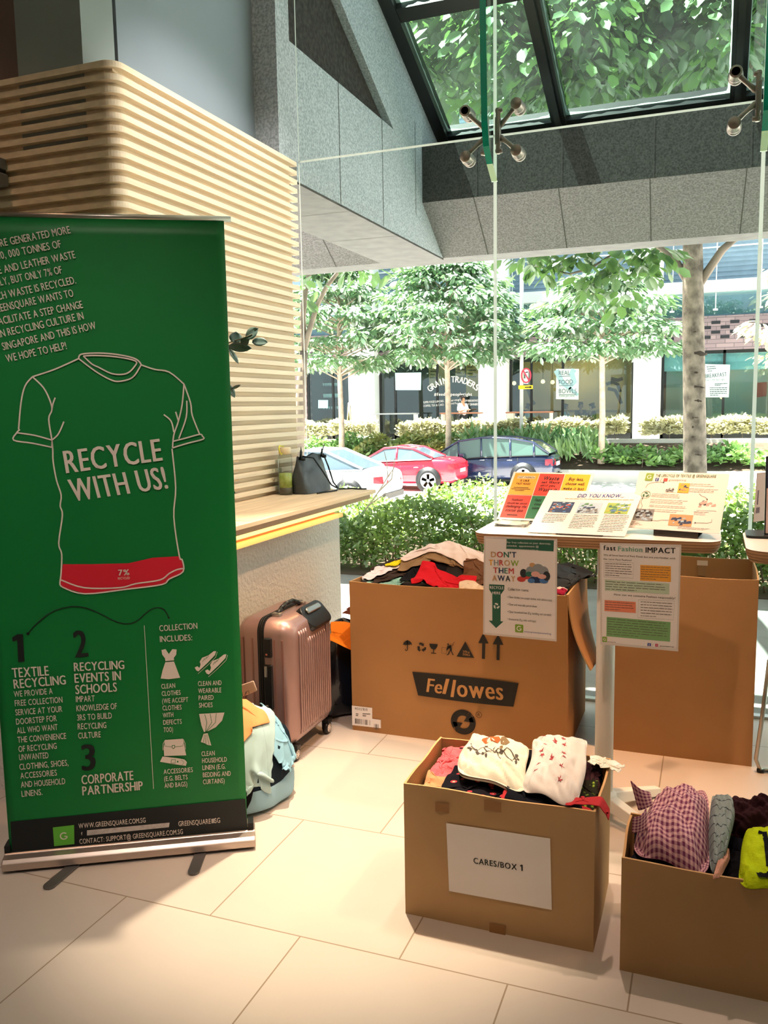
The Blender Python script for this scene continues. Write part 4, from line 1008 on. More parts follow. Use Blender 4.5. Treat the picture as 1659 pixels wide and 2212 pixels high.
F_BLK = fabric('black_cloth', '#17161a'); F_NAVY = fabric('navy_cloth', '#14141c'); F_TAN = fabric('tan_cloth', '#c18a63'); F_PINK = fabric('pink_net', '#d7626a', bump=0.5, bscale=250)
F_WHITE = fabric('white_jersey', '#cbc1bd'); F_CREAM = fabric('cream_jersey', '#cfc6b4'); F_RED = fabric('red_cloth', '#b23237'); F_BROWN = fabric('plum_cloth', '#3b2228'); F_LIME = fabric('lime_fleece', '#bfd01a', bump=0.4, bscale=200)
F_FLOR = fabric_uv('dark_floral', floral('#15131a', ('#d9b99a', '#c23b45'), 9)); F_GREENF = fabric_uv('olive_floral', floral('#26251c', ('#a9b53f', '#5f7a2c'), 11))
# ---- small labelled box
x0, x1, y0, y1, hh = FRX; bnd = (x0+.014, x1-.014, y0+.014, y1-.014)
hp = Heap(x0, x1, y0, y1, lambda X, Y: 0.272+0.06*np.exp(-((X+0.50)/0.22)**2)+0.05*np.clip((Y-y0)/0.3, 0, 1))
def put(nm, m_, label, c, w, h, rz=0.0, cat='clothes', n=40, k=36, **kw):
    b_ = kw.pop('bounds', bnd); rim_ = kw.pop('rim', hh)
    P = drape(n, k, w, h, c, rz, kw.pop('heap', hp), bounds=b_, rim=rim_, **kw); return cloth_obj(nm, P, m_, label, cat)
put('garment', F_BLK, 'black garment spread right across the labelled box under the other clothes', (-0.51, 2.28), 0.72, 0.50, 0.1, shrink=0.68, seed=11, amp=0.02)
put('garment', F_BROWN, 'dark brown garment in the rear right corner of the labelled box', (-0.315, 2.36), 0.30, 0.30, 0.5, shrink=0.55, seed=12, amp=0.03, z0=0.12)
put('garment', F_PINK, 'crumpled pink net garment by the rear left wall of the labelled box', (-0.70, 2.36), 0.22, 0.26, 0.3, shrink=0.5, seed=13, amp=0.03)
put('garment', F_TAN, 'tan garment folded in the front left corner of the labelled box', (-0.68, 2.19), 0.27, 0.20, -0.2, shrink=0.6, seed=14, amp=0.03)
put('garment', F_FLOR, 'black floral garment lying under the vine-print shirt in the labelled box', (-0.545, 2.20), 0.36, 0.22, -0.1, shrink=0.62, seed=15, amp=0.03)
put('garment', F_GREENF, 'dark olive leaf-print garment at the right wall of the labelled box', (-0.30, 2.24), 0.20, 0.24, 0.2, shrink=0.55, seed=16, amp=0.025)
put('garment', F_RED, 'dark red garment lying along the front right rim of the labelled box', (-0.36, 2.155), 0.34, 0.10, -0.05, shrink=0.7, seed=17, amp=0.02, z0=0.1)
def surf(mb, S, fr, pts, w, mi=0, off=0.0016):
    """a printed line following the garment's surface (pts in -1..1)"""
    P = []
    for i in range(len(pts)-1):
        k = max(2, int(math.hypot(pts[i+1][0]-pts[i][0], pts[i+1][1]-pts[i][1])*12))
        for t in np.linspace(0, 1, k, endpoint=False): P.append((pts[i][0]+(pts[i+1][0]-pts[i][0])*t, pts[i][1]+(pts[i+1][1]-pts[i][1])*t))
    P.append(pts[-1]); Q = [S(*q)+fr.n*off for q in P]; vs = []
    for i in range(len(Q)):
        t = Q[min(i+1, len(Q)-1)]-Q[max(i-1, 0)]; s_ = np.cross(fr.n, t); s_ /= (np.linalg.norm(s_)+1e-9); vs += [Q[i]+s_*w/2, Q[i]-s_*w/2]
    mb.add(vs, [(2*i, 2*i+1, 2*i+3, 2*i+2) for i in range(len(Q)-1)], mi)
def blot(mb, S, fr, c, ra, rb_=None, mi=0, n=10, off=0.0016, star=0, rot=0.0):
    rb_ = rb_ or ra; pts = []
    m_ = star*2 if star else n
    for k in range(m_):
        a = 2*PI*k/m_+rot; q = 1 if not star or k % 2 == 0 else 0.42; pts.append((c[0]+ra*q*math.cos(a), c[1]+rb_*q*math.sin(a)))
    vs = [S(*c)+fr.n*off]+[S(*q)+fr.n*off for q in pts]
    mb.add(vs, [(0, 1+k, 1+(k+1) % m_) for k in range(m_)], mi)
def zc4(pts, zs): return [atZ(p[0], p[1], z) for p, z in zip(pts, zs)]
# vine-print shirt
P, S, fr = pad(zc4([(985, 1668), (1130, 1708), (1146, 1612), (1015, 1582)], (.392, .392, .405, .405)), 0.026, seed=3, wr=0.014, p=8, sag=0.01)
o = pad_obj('folded_shirt', fr, P, F_CREAM, 'cream shirt printed with curling vines and an orange patch, folded in the labelled box', 'shirt')
mb = MB()
for ph, y0_ in ((0, -0.05), (2.2, 0.12), (4.0, 0.02)): surf(mb, S, fr, [(-0.8+1.6*i/16, y0_-0.12*math.cos(1.7*(-0.8+1.6*i/16))+0.14*math.sin(i*0.95+ph)) for i in range(17)], 0.0028)
r_ = random.Random(5)
for k in range(14): blot(mb, S, fr, (r_.uniform(-0.75, 0.8), r_.uniform(-0.45, 0.35)), r_.uniform(0.03, 0.06), r_.uniform(0.05, 0.09), r_.choice([0, 0, 2]), 6)
blot(mb, S, fr, (-0.28, 0.62), 0.34, 0.2, 1); blot(mb, S, fr, (0.22, 0.6), 0.16, 0.17, 2); blot(mb, S, fr, (-0.42, 0.62), 0.12, 0.11, 3, off=0.0022); blot(mb, S, fr, (-0.40, 0.6), 0.05, 0.06, 1, off=0.0028)
mb.v = [tuple(q) for q in (np.array(mb.v)-np.array(o.location))]
mb.build('print', [fabric('vine_ink', '#4f4742'), fabric('orange_ink', '#cf5a33'), fabric('brown_ink', '#7b6449'), F_WHITE], o)
# star-print shirt
P, S, fr = pad(zc4([(1132, 1712), (1248, 1738), (1276, 1602), (1152, 1590)], (.392, .392, .415, .415)), 0.026, seed=8, wr=0.012, p=10)
o = pad_obj('folded_shirt', fr, P, F_WHITE, 'white shirt printed with small red stars, folded in the labelled box', 'shirt')
mb = MB()
for c in ((-.55, .75), (-.5, .45), (-.62, .2), (-.55, .0), (-.6, -.25), (-.62, -.55), (.15, .8), (.2, .5), (.2, .25), (.25, .0), (.25, -.3), (.3, -.62), (-.15, .6), (-.2, -.1)): blot(mb, S, fr, c, 0.105, 0.075, 0, star=5, rot=c[0]*5)
mb.v = [tuple(q) for q in (np.array(mb.v)-np.array(o.location))]
mb.build('print', [fabric('star_ink', '#a5474a')], o)
put('garment', F_NAVY, 'black folded garment lying against the star-print shirt in the labelled box', (-0.40, 2.165), 0.24, 0.14, 0.25, shrink=0.66, seed=21, amp=0.03, z0=0.06)
P = drape(30, 12, 0.17, 0.05, (-0.268, 2.15), 0.45, Heap(-0.5, 0.0, 2.0, 2.4, lambda X, Y: 0.392-2.2*np.clip(X+0.245, 0, 1)), shrink=0.55, seed=22, amp=0.02, steps=40)
cloth_obj('garment', P, F_RED, 'thin red strap of cloth poking over the right rim of the labelled box', 'clothes')
P = drape(30, 22, 0.16, 0.10, (-0.262, 2.40), -0.25, Heap(-0.5, 0.0, 2.0, 2.6, lambda X, Y: 0.392-0.3*np.clip(X+0.245, 0, 1)), shrink=0.45, seed=23, amp=0.03, steps=40)
cloth_obj('plastic_bag', P, mat('clear_plastic', '#e4ddd0', 0.15, spec=0.8), 'crumpled clear plastic bag sticking out over the rear right corner of the labelled box', 'plastic bag')
# ---- plain box at the right
x0, x1, y0, y1, hh2 = RIX; bnd2 = (x0+.012, x1-.012, y0+.012, y1-.012)
hp2 = Heap(x0, x1, y0, y1, lambda X, Y: 0.24+0.05*np.clip((Y-y0)/0.25, 0, 1)+0*X)
kw2 = dict(heap=hp2, bounds=bnd2, rim=hh2)
put('garment', F_NAVY, 'dark garment lining the bottom of the corner box under the checked shirt', (0.1, 2.19), 0.85, 0.36, 0.0, shrink=0.68, seed=31, amp=0.02, **kw2)
P, S, fr = pad(zc4([(1568, 1800), (1720, 1840), (1722, 1752), (1580, 1722)], (.285, .285, .345, .345)), 0.06, seed=32, wr=0.022, p=5)
pad_obj('garment', fr, P, F_BROWN, 'dark plum garment heaped at the back of the corner box behind the lime jacket', 'clothes')
M_STR = fabric_uv('grey_pinstripe', stripes('#8f9a9a', '#3f474c', 11, 0.10, 'v'))
P, S, fr = pad(zc4([(1530, 1885), (1560, 1880), (1592, 1745), (1535, 1708)], (.285, .285, .36, .36)), 0.04, seed=33, wr=0.009, p=6)
pad_obj('folded_shirt', fr, P, M_STR, 'grey pinstriped shirt folded beside the checked shirt in the corner box', 'shirt')
M_PL = fabric_uv('purple_check', checks('#dcaeb2', '#74385a', 20, 22, 0.5, 0.5))
P, S, fr = pad(zc4([(1366, 1848), (1534, 1895), (1532, 1712), (1402, 1745)], (.285, .285, .31, .31)), 0.08, seed=34, wr=0.014, p=4.5, dome=0.75)
o = pad_obj('checked_shirt', fr, P, M_PL, 'purple and pink checked shirt bundled on top of the corner box', 'shirt')
def leafpatch(name, C4, bend, m_, parent=None, n=9):
    C4 = [np.array(q, float) for q in C4]; nn = np.cross(C4[1]-C4[0], C4[3]-C4[0]); nn /= np.linalg.norm(nn); g = []
    for i in range(n):
        row = []
        for j in range(n):
            s, v = i/(n-1), j/(n-1); q = (C4[0]*(1-s)+C4[1]*s)*(1-v)+(C4[3]*(1-s)+C4[2]*s)*v+nn*bend*math.sin(PI*s)*(0.4+0.6*v); row.append(q)
        g.append(row)
    mb = MB().grid(np.array(g), 0, True); off = np.array(parent.location) if parent else 0; mb.v = [tuple(q) for q in (np.array(mb.v)-off)]
    U, V = np.meshgrid(np.linspace(0, .25, n), np.linspace(0, .25, n), indexing='ij'); return mb.build(name, m_, parent, solid=0.003, subsurf=1, uv=np.stack([U.ravel(), V.ravel()], -1))
leafpatch('collar', [atY(1378, 1752, 2.20), atY(1412, 1738, 2.20), atY(1406, 1710, 2.22), atY(1360, 1684, 2.20)], 0.018, M_PL, o)
leafpatch('cuff', [atY(1364, 1800, 2.13), atY(1400, 1790, 2.14), atY(1398, 1742, 2.17), atY(1366, 1765, 2.13)], 0.02, M_PL, o)
put('garment', F_BLK, 'black garment between the pinstriped shirt and the lime jacket in the corner box', (0.075, 2.13), 0.16, 0.2, 0.1, shrink=0.6, seed=35, amp=0.03, z0=0.08, **kw2)
P, S, fr = pad(zc4([(1536, 1895), (1556, 1898), (1580, 1848), (1568, 1835)], (.295,)*4), 0.018, seed=36, wr=0.004, n=20, m_=20)
pad_obj('garment', fr, P, fabric('peach_fleece', '#d99f8c', bump=0.5, bscale=200), 'peach fleece sleeve tucked at the front rim of the corner box', 'clothes')
P, S, fr = pad(zc4([(1594, 1908), (1710, 1940), (1730, 1800), (1606, 1788)], (.29, .29, .33, .33)), 0.03, seed=37, wr=0.007, p=6)
o = pad_obj('fleece_jacket', fr, P, F_LIME, 'lime green fleece jacket with black trim in the corner box', 'jacket')
mb = MB(); surf(mb, S, fr, [(-.45, .6), (-.2, .55), (-.05, .2), (0.0, -.3), (.05, -.6)], 0.012); surf(mb, S, fr, [(-.3, -.8), (0.3, -.78)], 0.02)
mb.v = [tuple(q) for q in (np.array(mb.v)-np.array(o.location))]; mb.build('trim', F_BLK, o)
# ---- big printed box
x0, x1, y0, y1, hh3 = FEX; bnd3 = (x0+.012, x1-.012, y0+.012, y1-.012)
hp3 = Heap(x0, x1, y0, y1, lambda X, Y: 0.635+0.02*np.clip((Y-y0)/0.4, 0, 1)+0.14*np.exp(-((X+1.1)/0.22)**2-((Y-3.63)/0.16)**2)+0.07*np.exp(-((X+0.68)/0.14)**2-((Y-3.68)/0.2)**2))
kw3 = dict(heap=hp3, bounds=bnd3, rim=hh3)
def at3(x, y, z=0.69): return atZ(x, y, z)[:2]
LB = ' in the big printed box'
put('garment', fabric('charcoal_cloth', '#2e2a29'), 'charcoal garments spread wide beneath the others'+LB, (-0.99, 3.61), 1.25, 0.75, 0.0, shrink=0.7, seed=41, amp=0.03, n=50, **kw3)
put('garment', fabric('teal_cloth', '#8fc0b6'), 'pale teal garment at the front left rim'+LB, (-1.27, 3.41), 0.36, 0.16, 0.1, shrink=0.6, seed=42, amp=0.03, z0=0.08, **kw3)
put('garment', fabric('dark_brown_cloth', '#3a2d28'), 'dark brown jacket behind the teal garment'+LB, at3(868, 1232), 0.36, 0.3, 0.5, shrink=0.58, seed=43, amp=0.04, z0=0.12, **kw3)
put('garment', fabric('lilac_white_cloth', '#ddd2da'), 'white rolled sleeve by the left rim'+LB, at3(822, 1232), 0.24, 0.12, 0.9, shrink=0.6, seed=44, amp=0.03, z0=0.1, **kw3)
put('garment', fabric('yellow_cloth', '#e2d11c'), 'bright yellow cloth at the rear left corner'+LB, at3(858, 1212, .72), 0.16, 0.14, 0.3, shrink=0.5, seed=45, amp=0.04, z0=0.12, **kw3)
put('garment', F_BLK, 'black garment left of the red T-shirt'+LB, (-1.15, 3.47), 0.20, 0.24, 0.0, shrink=0.62, seed=46, amp=0.03, z0=0.1, **kw3)
put('garment', fabric('khaki_cloth', '#8a6f52'), 'brown khaki jacket under the pale pink one'+LB, (-1.10, 3.60), 0.50, 0.30, 0.0, shrink=0.6, seed=47, amp=0.05, z0=0.14, **kw3)
put('garment', fabric('pale_pink_cloth', '#dccbc8'), 'pale pink jacket topping the pile'+LB, (-1.08, 3.62), 0.56, 0.26, -0.1, shrink=0.62, seed=48, amp=0.05, z0=0.16, **kw3)
put('garment', fabric('brown_velvet', '#6b4a36'), 'brown garment at the rear behind the hanging green-headed notice'+LB, at3(1045, 1228, .72), 0.24, 0.2, 0.4, shrink=0.55, seed=49, amp=0.04, z0=0.12, **kw3)
put('t_shirt', fabric('red_jersey', '#c61f2b'), 'bright red T-shirt at the front rim'+LB, (-1.05, 3.41), 0.30, 0.17, -0.1, shrink=0.68, seed=50, amp=0.03, z0=0.12, cat='shirt', **kw3)
put('garment', fabric('beige_cloth', '#d9c0a8'), 'beige garment right of the red T-shirt'+LB, at3(1052, 1262), 0.28, 0.22, 0.2, shrink=0.6, seed=51, amp=0.04, z0=0.1, **kw3)
put('garment', fabric('rose_white_cloth', '#d8bdb6'), 'pinkish white garment beside the right flap'+LB, at3(1205, 1275), 0.26, 0.2, 0.9, shrink=0.58, seed=52, amp=0.04, z0=0.09, **kw3)
put('garment', fabric('crimson_cloth', '#8e1f3c'), 'crimson garment at the front rim near the right flap'+LB, at3(1212, 1278), 0.12, 0.12, 0.2, shrink=0.55, seed=53, amp=0.03, z0=0.1, **kw3)
put('garment', fabric('slate_cloth', '#34383d'), 'dark slate garment mounded at the rear right'+LB, at3(1232, 1232, .72), 0.36, 0.3, 0.3, shrink=0.55, seed=54, amp=0.06, z0=0.16, **kw3)
# ---- nearly empty tall box: one rolled thing low inside
P = drape(24, 24, 0.3, 0.3, (-0.06, 3.72), 0.2, Heap(-0.4, 0.18, 3.47, 3.94, lambda X, Y: 0.63*np.clip(1.2-((X+0.06)**2+(Y-3.74)**2)/0.05, 0.6, 1)), shrink=0.7, seed=60, steps=50, bounds=(-0.38, 0.16, 3.49, 3.92), rim=.73)
cloth_obj('garment', P, fabric('blue_grey_cloth', '#7f8c9c'), 'blue-grey cloth just showing inside the tall plain box', 'clothes')

# ---- cloth bag of clothes behind the banner
bag = thing('laundry_bag', 'blue and navy cloth bag slumped on the floor behind the green banner', 'bag', (-1.62, 2.60, 0))
def lump(cx, cy, prof, seed, n=40, am=0.03, ell=(1, 1)):
    r = rng(seed); g = []
    for k in range(n):
        a = 2*PI*k/n; row = []
        for (rad, z) in prof:
            nz = noise.fractal(Vector((math.cos(a)*2+seed, math.sin(a)*2, z*7)), 1.0, 2.0, 3); q = rad*(1+am*5*nz) if rad > 0.01 else rad
            row.append((cx+q*math.cos(a)*ell[0], cy+q*math.sin(a)*ell[1], max(0.001, z+0.02*nz*(z > 0.02))))
        g.append(row)
    return np.array(g)
W(MB().grid(lump(-1.62, 2.60, [(0.12, 0.001), (0.2, 0.004), (0.225, 0.03), (0.222, 0.07), (0.212, 0.10)], 5)[:, :], 0, True, True), 'lower_panel', fabric('sky_blue_canvas', '#8fb3c6'), bag, solid=0.003, subsurf=1)
W(MB().grid(lump(-1.62, 2.60, [(0.214, 0.095), (0.21, 0.15), (0.195, 0.21), (0.17, 0.26), (0.0, 0.30)], 5), 0, True, True), 'upper_panel', fabric('navy_canvas', '#18242f'), bag, subsurf=1)
bp_ = atY(628, 1637, 2.66); W(MB().lathe([(0.0, -0.012), (0.007, -0.012), (0.007, 0.004), (0.0, 0.006)], (-1.62+0.222*math.cos(.32), 2.60+.222*math.sin(.32), 0.115), 12, 0, (0, 1, 0), (0, 0, 1)), 'button', PAPER, bag)
hb = Heap(-2.2, -1.1, 2.0, 3.2, lambda X, Y: np.maximum(0.02, 0.36*np.sqrt(np.clip(1-((X+1.62)**2+(Y-2.60)**2)/0.232**2, 0.004, 1))**0.75))
for nm, m_, lab, c, w_, h_, rz, sd, sh in (
        ('garment', fabric('black_jersey', '#131217'), 'black garment spilling down the front of the blue cloth bag', (-1.545, 2.45), 0.24, 0.40, 0.2, 71, 0.62),
        ('garment', fabric('light_blue_cloth', '#8db9cf'), 'light blue garment hanging beside the pale jeans on the cloth bag', (-1.455, 2.63), 0.24, 0.24, 0.4, 73, 0.55),
        ('jeans', fabric('pale_denim', '#a9c2c4'), 'pale washed jeans hanging over the side of the blue cloth bag', (-1.475, 2.52), 0.17, 0.38, 0.5, 72, 0.62),
        ('garment', fabric('peach_cloth', '#f0935f'), 'orange peach garment on top of the blue cloth bag', (-1.57, 2.485), 0.32, 0.17, 1.2, 74, 0.62)):
    P = drape(40, 34, w_, h_, c, rz, hb, shrink=sh, seed=sd, z0=0.10, amp=0.035, steps=80); cloth_obj(nm, P, m_, lab, 'clothes')
cdp = [atY(*q, 2.56) for q in ((500, 1486), (548, 1470), (556, 1492), (508, 1512))]
cdo = leafpatch('paper_note', [cdp[3], cdp[2], cdp[1], cdp[0]], 0.006, mat('note_pink', '#d8b3a4', 0.7)); tag(cdo, 'handwritten note card stuck in the clothes on the blue cloth bag', 'note')
fn_ = Frame(cdp[3], cdp[2]-cdp[3], cdp[0]-cdp[3]); mb = MB()
cu0 = [fn_.pix(*q) for q in ((526, 1494), (527, 1502), (531, 1503), (534, 1492), (534, 1500), (536, 1492), (540, 1490), (541, 1498))]
mb.stroke(fn_, cu0, 0.0018, 0.0095); mb.build('handwriting', INK, cdo)
# ---- dark bag squeezed between suitcase and big box
bb2 = thing('bin_bag', 'glossy navy-black plastic bag squeezed between the suitcase and the printed box', 'bag', (-1.62, 3.62, 0))
W(MB().grid(lump(-1.625, 3.62, [(0.11, 0.001), (0.15, 0.02), (0.16, 0.12), (0.15, 0.24), (0.12, 0.34), (0.06, 0.40), (0.0, 0.42)], 9, am=0.03, ell=(1.0, 1.6)), 0, True, True), 'bag_body', mat('black_plastic_film', '#0e1522', 0.22, spec=0.6, bump=0.4, bscale=18), bb2, subsurf=1)
hb2 = Heap(-1.85, -1.44, 3.2, 4.0, lambda X, Y: np.maximum(0.02, 0.455-3.0*(X+1.60)**2-0.5*(Y-3.64)**2))
for nm, m_, lab, c, w_, h_, rz, sd in (('garment', fabric('orange_cloth', '#e8791f'), 'orange garment on the dark bag beside the suitcase', (-1.515, 3.42), 0.17, 0.2, 0.4, 81), ('garment', fabric('rust_cloth', '#5d2c1c'), 'rust brown garment on top of the dark bag behind the suitcase', (-1.53, 3.72), 0.24, 0.34, 0.2, 82)):
    P = drape(30, 30, w_, h_, c, rz, hb2, shrink=0.6, seed=sd, z0=0.08, amp=0.03, bounds=(-1.8, -1.462, 3.32, 3.98), rim=2); cloth_obj(nm, P, m_, lab, 'clothes')
# ------------------------------------------------------------------ white bar table
LAM = mat('white_laminate', '#efe9e4', 0.25, spec=0.5); PLY = mat('plywood_edge', '#b98f66', 0.6); PLYD = mat('plywood_dark_ply', '#8a6140', 0.6); PWT = mat('powder_white', '#e6e2dc', 0.4)
def bar_table(label, x0, x1, y0, y1, px, py, rad=0.055):
    t = thing('bar_table', label, 'table', ((x0+x1)/2, (y0+y1)/2, 0))
    m_ = MB(); sh = lambda g: rrect(x0+g, y0+g, x1-g, y1-g, max(0.01, rad-g), 8)
    zs = [(1.0, 0.0, 0), (0.9965, 0.0, 2), (0.99, 0.001, 1), (0.987, 0.001, 2), (0.981, 0.003, 1), (0.978, 0.003, 2), (0.972, 0.007, 1), (0.969, 0.007, 2), (0.963, 0.012, 1)]
    R = [[(x, y, z) for x, y in sh(g)] for z, g, _ in zs]; n_ = len(R[0]); m_.add(R[0], [tuple(range(n_))], 0)
    for i in range(len(R)-1):
        m_.add(R[i]+R[i+1], [(k, n_+k, n_+(k+1) % n_, (k+1) % n_) for k in range(n_)], zs[i+1][2])
    m_.add(R[-1], [tuple(range(n_-1, -1, -1))], 1)
    W(m_, 'tabletop', [LAM, PLY, PLYD], t)
    W(MB().tube([(px, py, 0.05), (px, py, 0.955)], 0.031, 24), 'pole', PWT, t)
    W(MB().box(px-0.16, px+0.16, py-0.03, py+0.03, 0.945, 0.963), 'support_arm', PWT, t, bevel=0.004)
    W(MB().lathe([(0.045, 0.03), (0.045, 0.085), (0.034, 0.1), (0.0, 0.1)], (px, py, 0), 24), 'hub', PWT, t)
    for k in range(4):
        a = math.radians(-35+90*k); d = np.array([math.cos(a), math.sin(a)]); s_ = np.array([-d[1], d[0]]); ring = []
        for r_, w_, zt, zb in ((0.03, 0.024, 0.088, 0.045), (0.15, 0.021, 0.062, 0.024), (0.29, 0.017, 0.03, 0.001)):
            c = np.array([px, py])+d*r_
            ring += [(*(c-s_*w_), zb), (*(c+s_*w_), zb), (*(c+s_*w_*.8), zt), (*(c-s_*w_*.8), zt)]
        m_ = MB(); m_.add(ring, [(i*4+k_, i*4+(k_+1) % 4, i*4+4+(k_+1) % 4, i*4+4+k_) for i in range(2) for k_ in range(4)]+[(3, 2, 1, 0), (8, 9, 10, 11)])
        W(m_, 'leg', PWT, t, bevel=0.003)
    return t
bar_table('white-topped plywood bar table carrying three slanted leaflets', -0.735, 0.032, 2.70, 3.05, -0.318, 2.87)
bar_table('second plywood bar table cut off by the right picture edge', 0.097, 0.86, 2.56, 2.98, 0.48, 2.77, 0.07)
M_FILM = mat('laminate_film', '#dcd3cd', 0.15, spec=0.6)
CLS = [mat('pic_%s' % n_, c, 0.5) for n_, c in (('navy', '#23385f'), ('blue', '#4a76b0'), ('red', '#c0433c'), ('sky', '#a9c3d8'), ('dark', '#2f3237'), ('green', '#4c8a4f'), ('tan', '#c79a6b'), ('grey', '#8c9093'), ('olive', '#8fae45'), ('teal', '#2d6a58'), ('pink', '#dba59b'), ('amber', '#efac2e'), ('paper', '#eee6e2'))]
INKG = mat('small_print', '#6b605c', 0.6); INKB = mat('heading_blue', '#30499c', 0.6); GRN = mat('notice_green', '#2b5f4b', 0.5); LOGO = mat('notice_logo_green', '#7fa236', 0.5); PK = mat('notice_white', '#f1ebe6', 0.5)
def logo(mb, f, x0, y0, x1, y1, h, mg, mw_):
    mb.poly(f, rrect(x0, y0, x1, y1, (x1-x0)*0.12, 3), h, mg); c = ((x0+x1)/2, (y0+y1)/2); r_ = min(x1-x0, y1-y0)*0.27
    mb.stroke(f, arc(c, r_, 45, 350, 12)+[(c[0]+r_*.2, c[1]-r_*.1)], r_*0.4, h+0.0004, mw_)
def bars(mb, f, z, q, rows, mi, w=0.0017, h=0.0012, seed=0):
    """rows of unreadably small print in a zoomed-pixel quad (TL, TR, BR, BL)"""
    p = [np.array(f.pix(*c)) for c in z(q)]; r = random.Random(seed)
    for k in range(rows):
        v = (k+0.5)/rows; A_ = p[0]*(1-v)+p[3]*v; B_ = p[1]*(1-v)+p[2]*v; e = 1.0 if k < rows-1 else 0.55; s = 0.0; e -= 0.08*r.random()
        while s < e:
            l = min(e-s, r.uniform(0.05, 0.17)); mb.stroke(f, [tuple(A_+(B_-A_)*s), tuple(A_+(B_-A_)*(s+l))], w, h, mi); s += l+0.018
# ---- hanging notices on the front edge
z8 = zoom(1000, 980, 2.5175)
def notice(label, q, z, ydepth):
    f = Frame((0, ydepth, 0), (1, 0, 0), (0, 0, 1)); c = f.pixs(z(q)); ctr = np.mean(c, 0)
    t = thing('notice', label, 'poster', f.p(ctr[0], min(y for _, y in c)))
    W(MB().slab(f, [tuple(ctr+(np.array(p)-ctr)*1.03) for p in c], -0.0012, 0.0), 'laminate', M_FILM, t)
    W(MB().poly(f, [tuple(ctr+(np.array(p)-ctr)*0.985) for p in c], 0.0004), 'sheet', PAPER, t)
    return t, f
na, f = notice('laminated collection notice with a green arrow, hanging from the table edge over the printed box', [(120, 457), (507, 472), (503, 1013), (115, 976)], z8, 2.692)
mb = MB(); P_ = lambda pts, mi, h=0.0010: mb.poly(f, f.pixs(z8(pts)), h, mi)
P_([(238, 463), (495, 471), (493, 531), (236, 518)], 0)
for s, a, b_ in (("For free collection at your doorstep,", (240, 486), (478, 494)), ("schedule  appointment @", (240, 504), (412, 510)), ("www.greensquare.com.sg", (240, 522), (410, 529))): bt(mb, z8, s, a, b_, cap=10, mi=1, h=0.0015, f=f)
W(mb, 'contact_panel', [GRN, PK], na); mb = MB()
P_([(143, 710), (226, 714), (225, 740), (206, 766), (205, 911), (221, 912), (181, 948), (141, 907), (160, 908), (160, 764), (143, 738)], 0)
bt(mb, z8, "RECYCLE", (147, 734), (221, 737), cap=16, mi=1, h=0.0015, f=f, bold=0.022); bt(mb, z8, "HERE", (160, 763), (205, 765), cap=15, mi=1, h=0.0015, f=f, bold=0.022)
recyc(f, f.pix(*z8([(183, 828)])[0]), 0.0105, mb, 1, 0.0015, 0.36)
W(mb, 'green_arrow', [GRN, PK], na)
mb = MB(); pal = [2, 6, 9, 0, 10, 5, 3, 8]
for s, a, b_, mi in (("DON'T", (153, 562), (292, 565), [6, 2, 9, 4, 0]), ("THROW", (141, 606), (305, 611), [11, 7, 2, 6, 8]), ("THEM", (165, 648), (278, 653), [2, 0, 9, 2]), ("AWAY", (160, 690), (286, 695), [6, 0, 4, 6])):
    bt(mb, z8, s, a, b_, cap=32, mi=mi, h=0.0012, f=f, bold=0.022)
W(mb, 'heading', CLS, na)
mb = MB()
for c, mi, rx, ry in (((318, 682), 2, 22, 14), ((345, 662), 2, 22, 20), ((330, 650), 4, 18, 22), ((370, 640), 7, 26, 26), ((378, 605), 6, 15, 11), ((400, 685), 0, 38, 17), ((410, 625), 7, 28, 24), ((438, 640), 7, 26, 26), ((360, 655), 9, 18, 13), ((395, 655), 10, 22, 14), ((440, 690), 1, 22, 14), ((455, 665), 4, 18, 24), ((430, 668), 10, 22, 12), ((372, 690), 1, 18, 12)):
    p = f.pix(*z8([c])[0]); mb.disc(f, p, rx*0.00066, 0.0008+0.00008*len(mb.v)/11, mi, 11, ry*0.00066)
W(mb, 'clothes_picture', CLS, na)
mb = MB()
bt(mb, z8, "Collection items:", (245, 742), (358, 750), cap=15, f=f, h=0.0012)
for s, a, b_ in (("Clean clothes (we accept clothes with defects too)", (250, 784), (484, 803)), ("Clean and wearable paired shoes", (250, 824), (402, 836)), ("Clean household linen (E.g. bedding and curtains)", (250, 864), (480, 882)), ("Accessories (E.g. belts and bags)", (250, 904), (397, 916))):
    bt(mb, z8, s, a, b_, cap=12, f=f, h=0.0012); mb.disc(f, f.pix(*z8([(245, a[1]-6)])[0]), 0.0012, 0.0012, 0, 8)
l0, l1 = f.pix(*z8([(284, 970)])[0]), f.pix(*z8([(329, 930)])[0]); ml = MB(); logo(ml, f, *l0, *l1, 0.0012, 1, 2); W(ml, 'logo', [INK, LOGO, PK], na)
bt(mb, z8, "www.greensquare.com.sg", (333, 970), (480, 984), cap=9, mi=3, f=f, h=0.0012)
W(mb, 'notice_text', [INK, LOGO, PK, INKB], na)
zb5 = zoom(1260, 1160, 3.9499)
nb_, f = notice('laminated notice headed fast Fashion IMPACT hanging in front of the table leg', [(150, 62), (826, 80), (800, 963), (156, 903)], zb5, 2.692)
mb = MB()
bt(mb, zb5, "fast", (172, 110), (277, 114), cap=42, f=f, h=0.0012, bold=0.022); bt(mb, zb5, "Fashion", (295, 118), (505, 126), cap=42, f=f, h=0.0012, bold=0.022, mi=1); bt(mb, zb5, "IMPACT", (531, 132), (787, 139), cap=48, f=f, h=0.0012, bold=0.022)
bt(mb, zb5, "We all have heard of Fast Food, but are you familiar with", (172, 158), (785, 190), cap=15, f=f, h=0.0012); bt(mb, zb5, "the term Fast Fashion?", (172, 193), (413, 206), cap=15, f=f, h=0.0012); bt(mb, zb5, "How can we consume Fashion responsibly?", (262, 497), (785, 531), cap=18, f=f, h=0.0012)
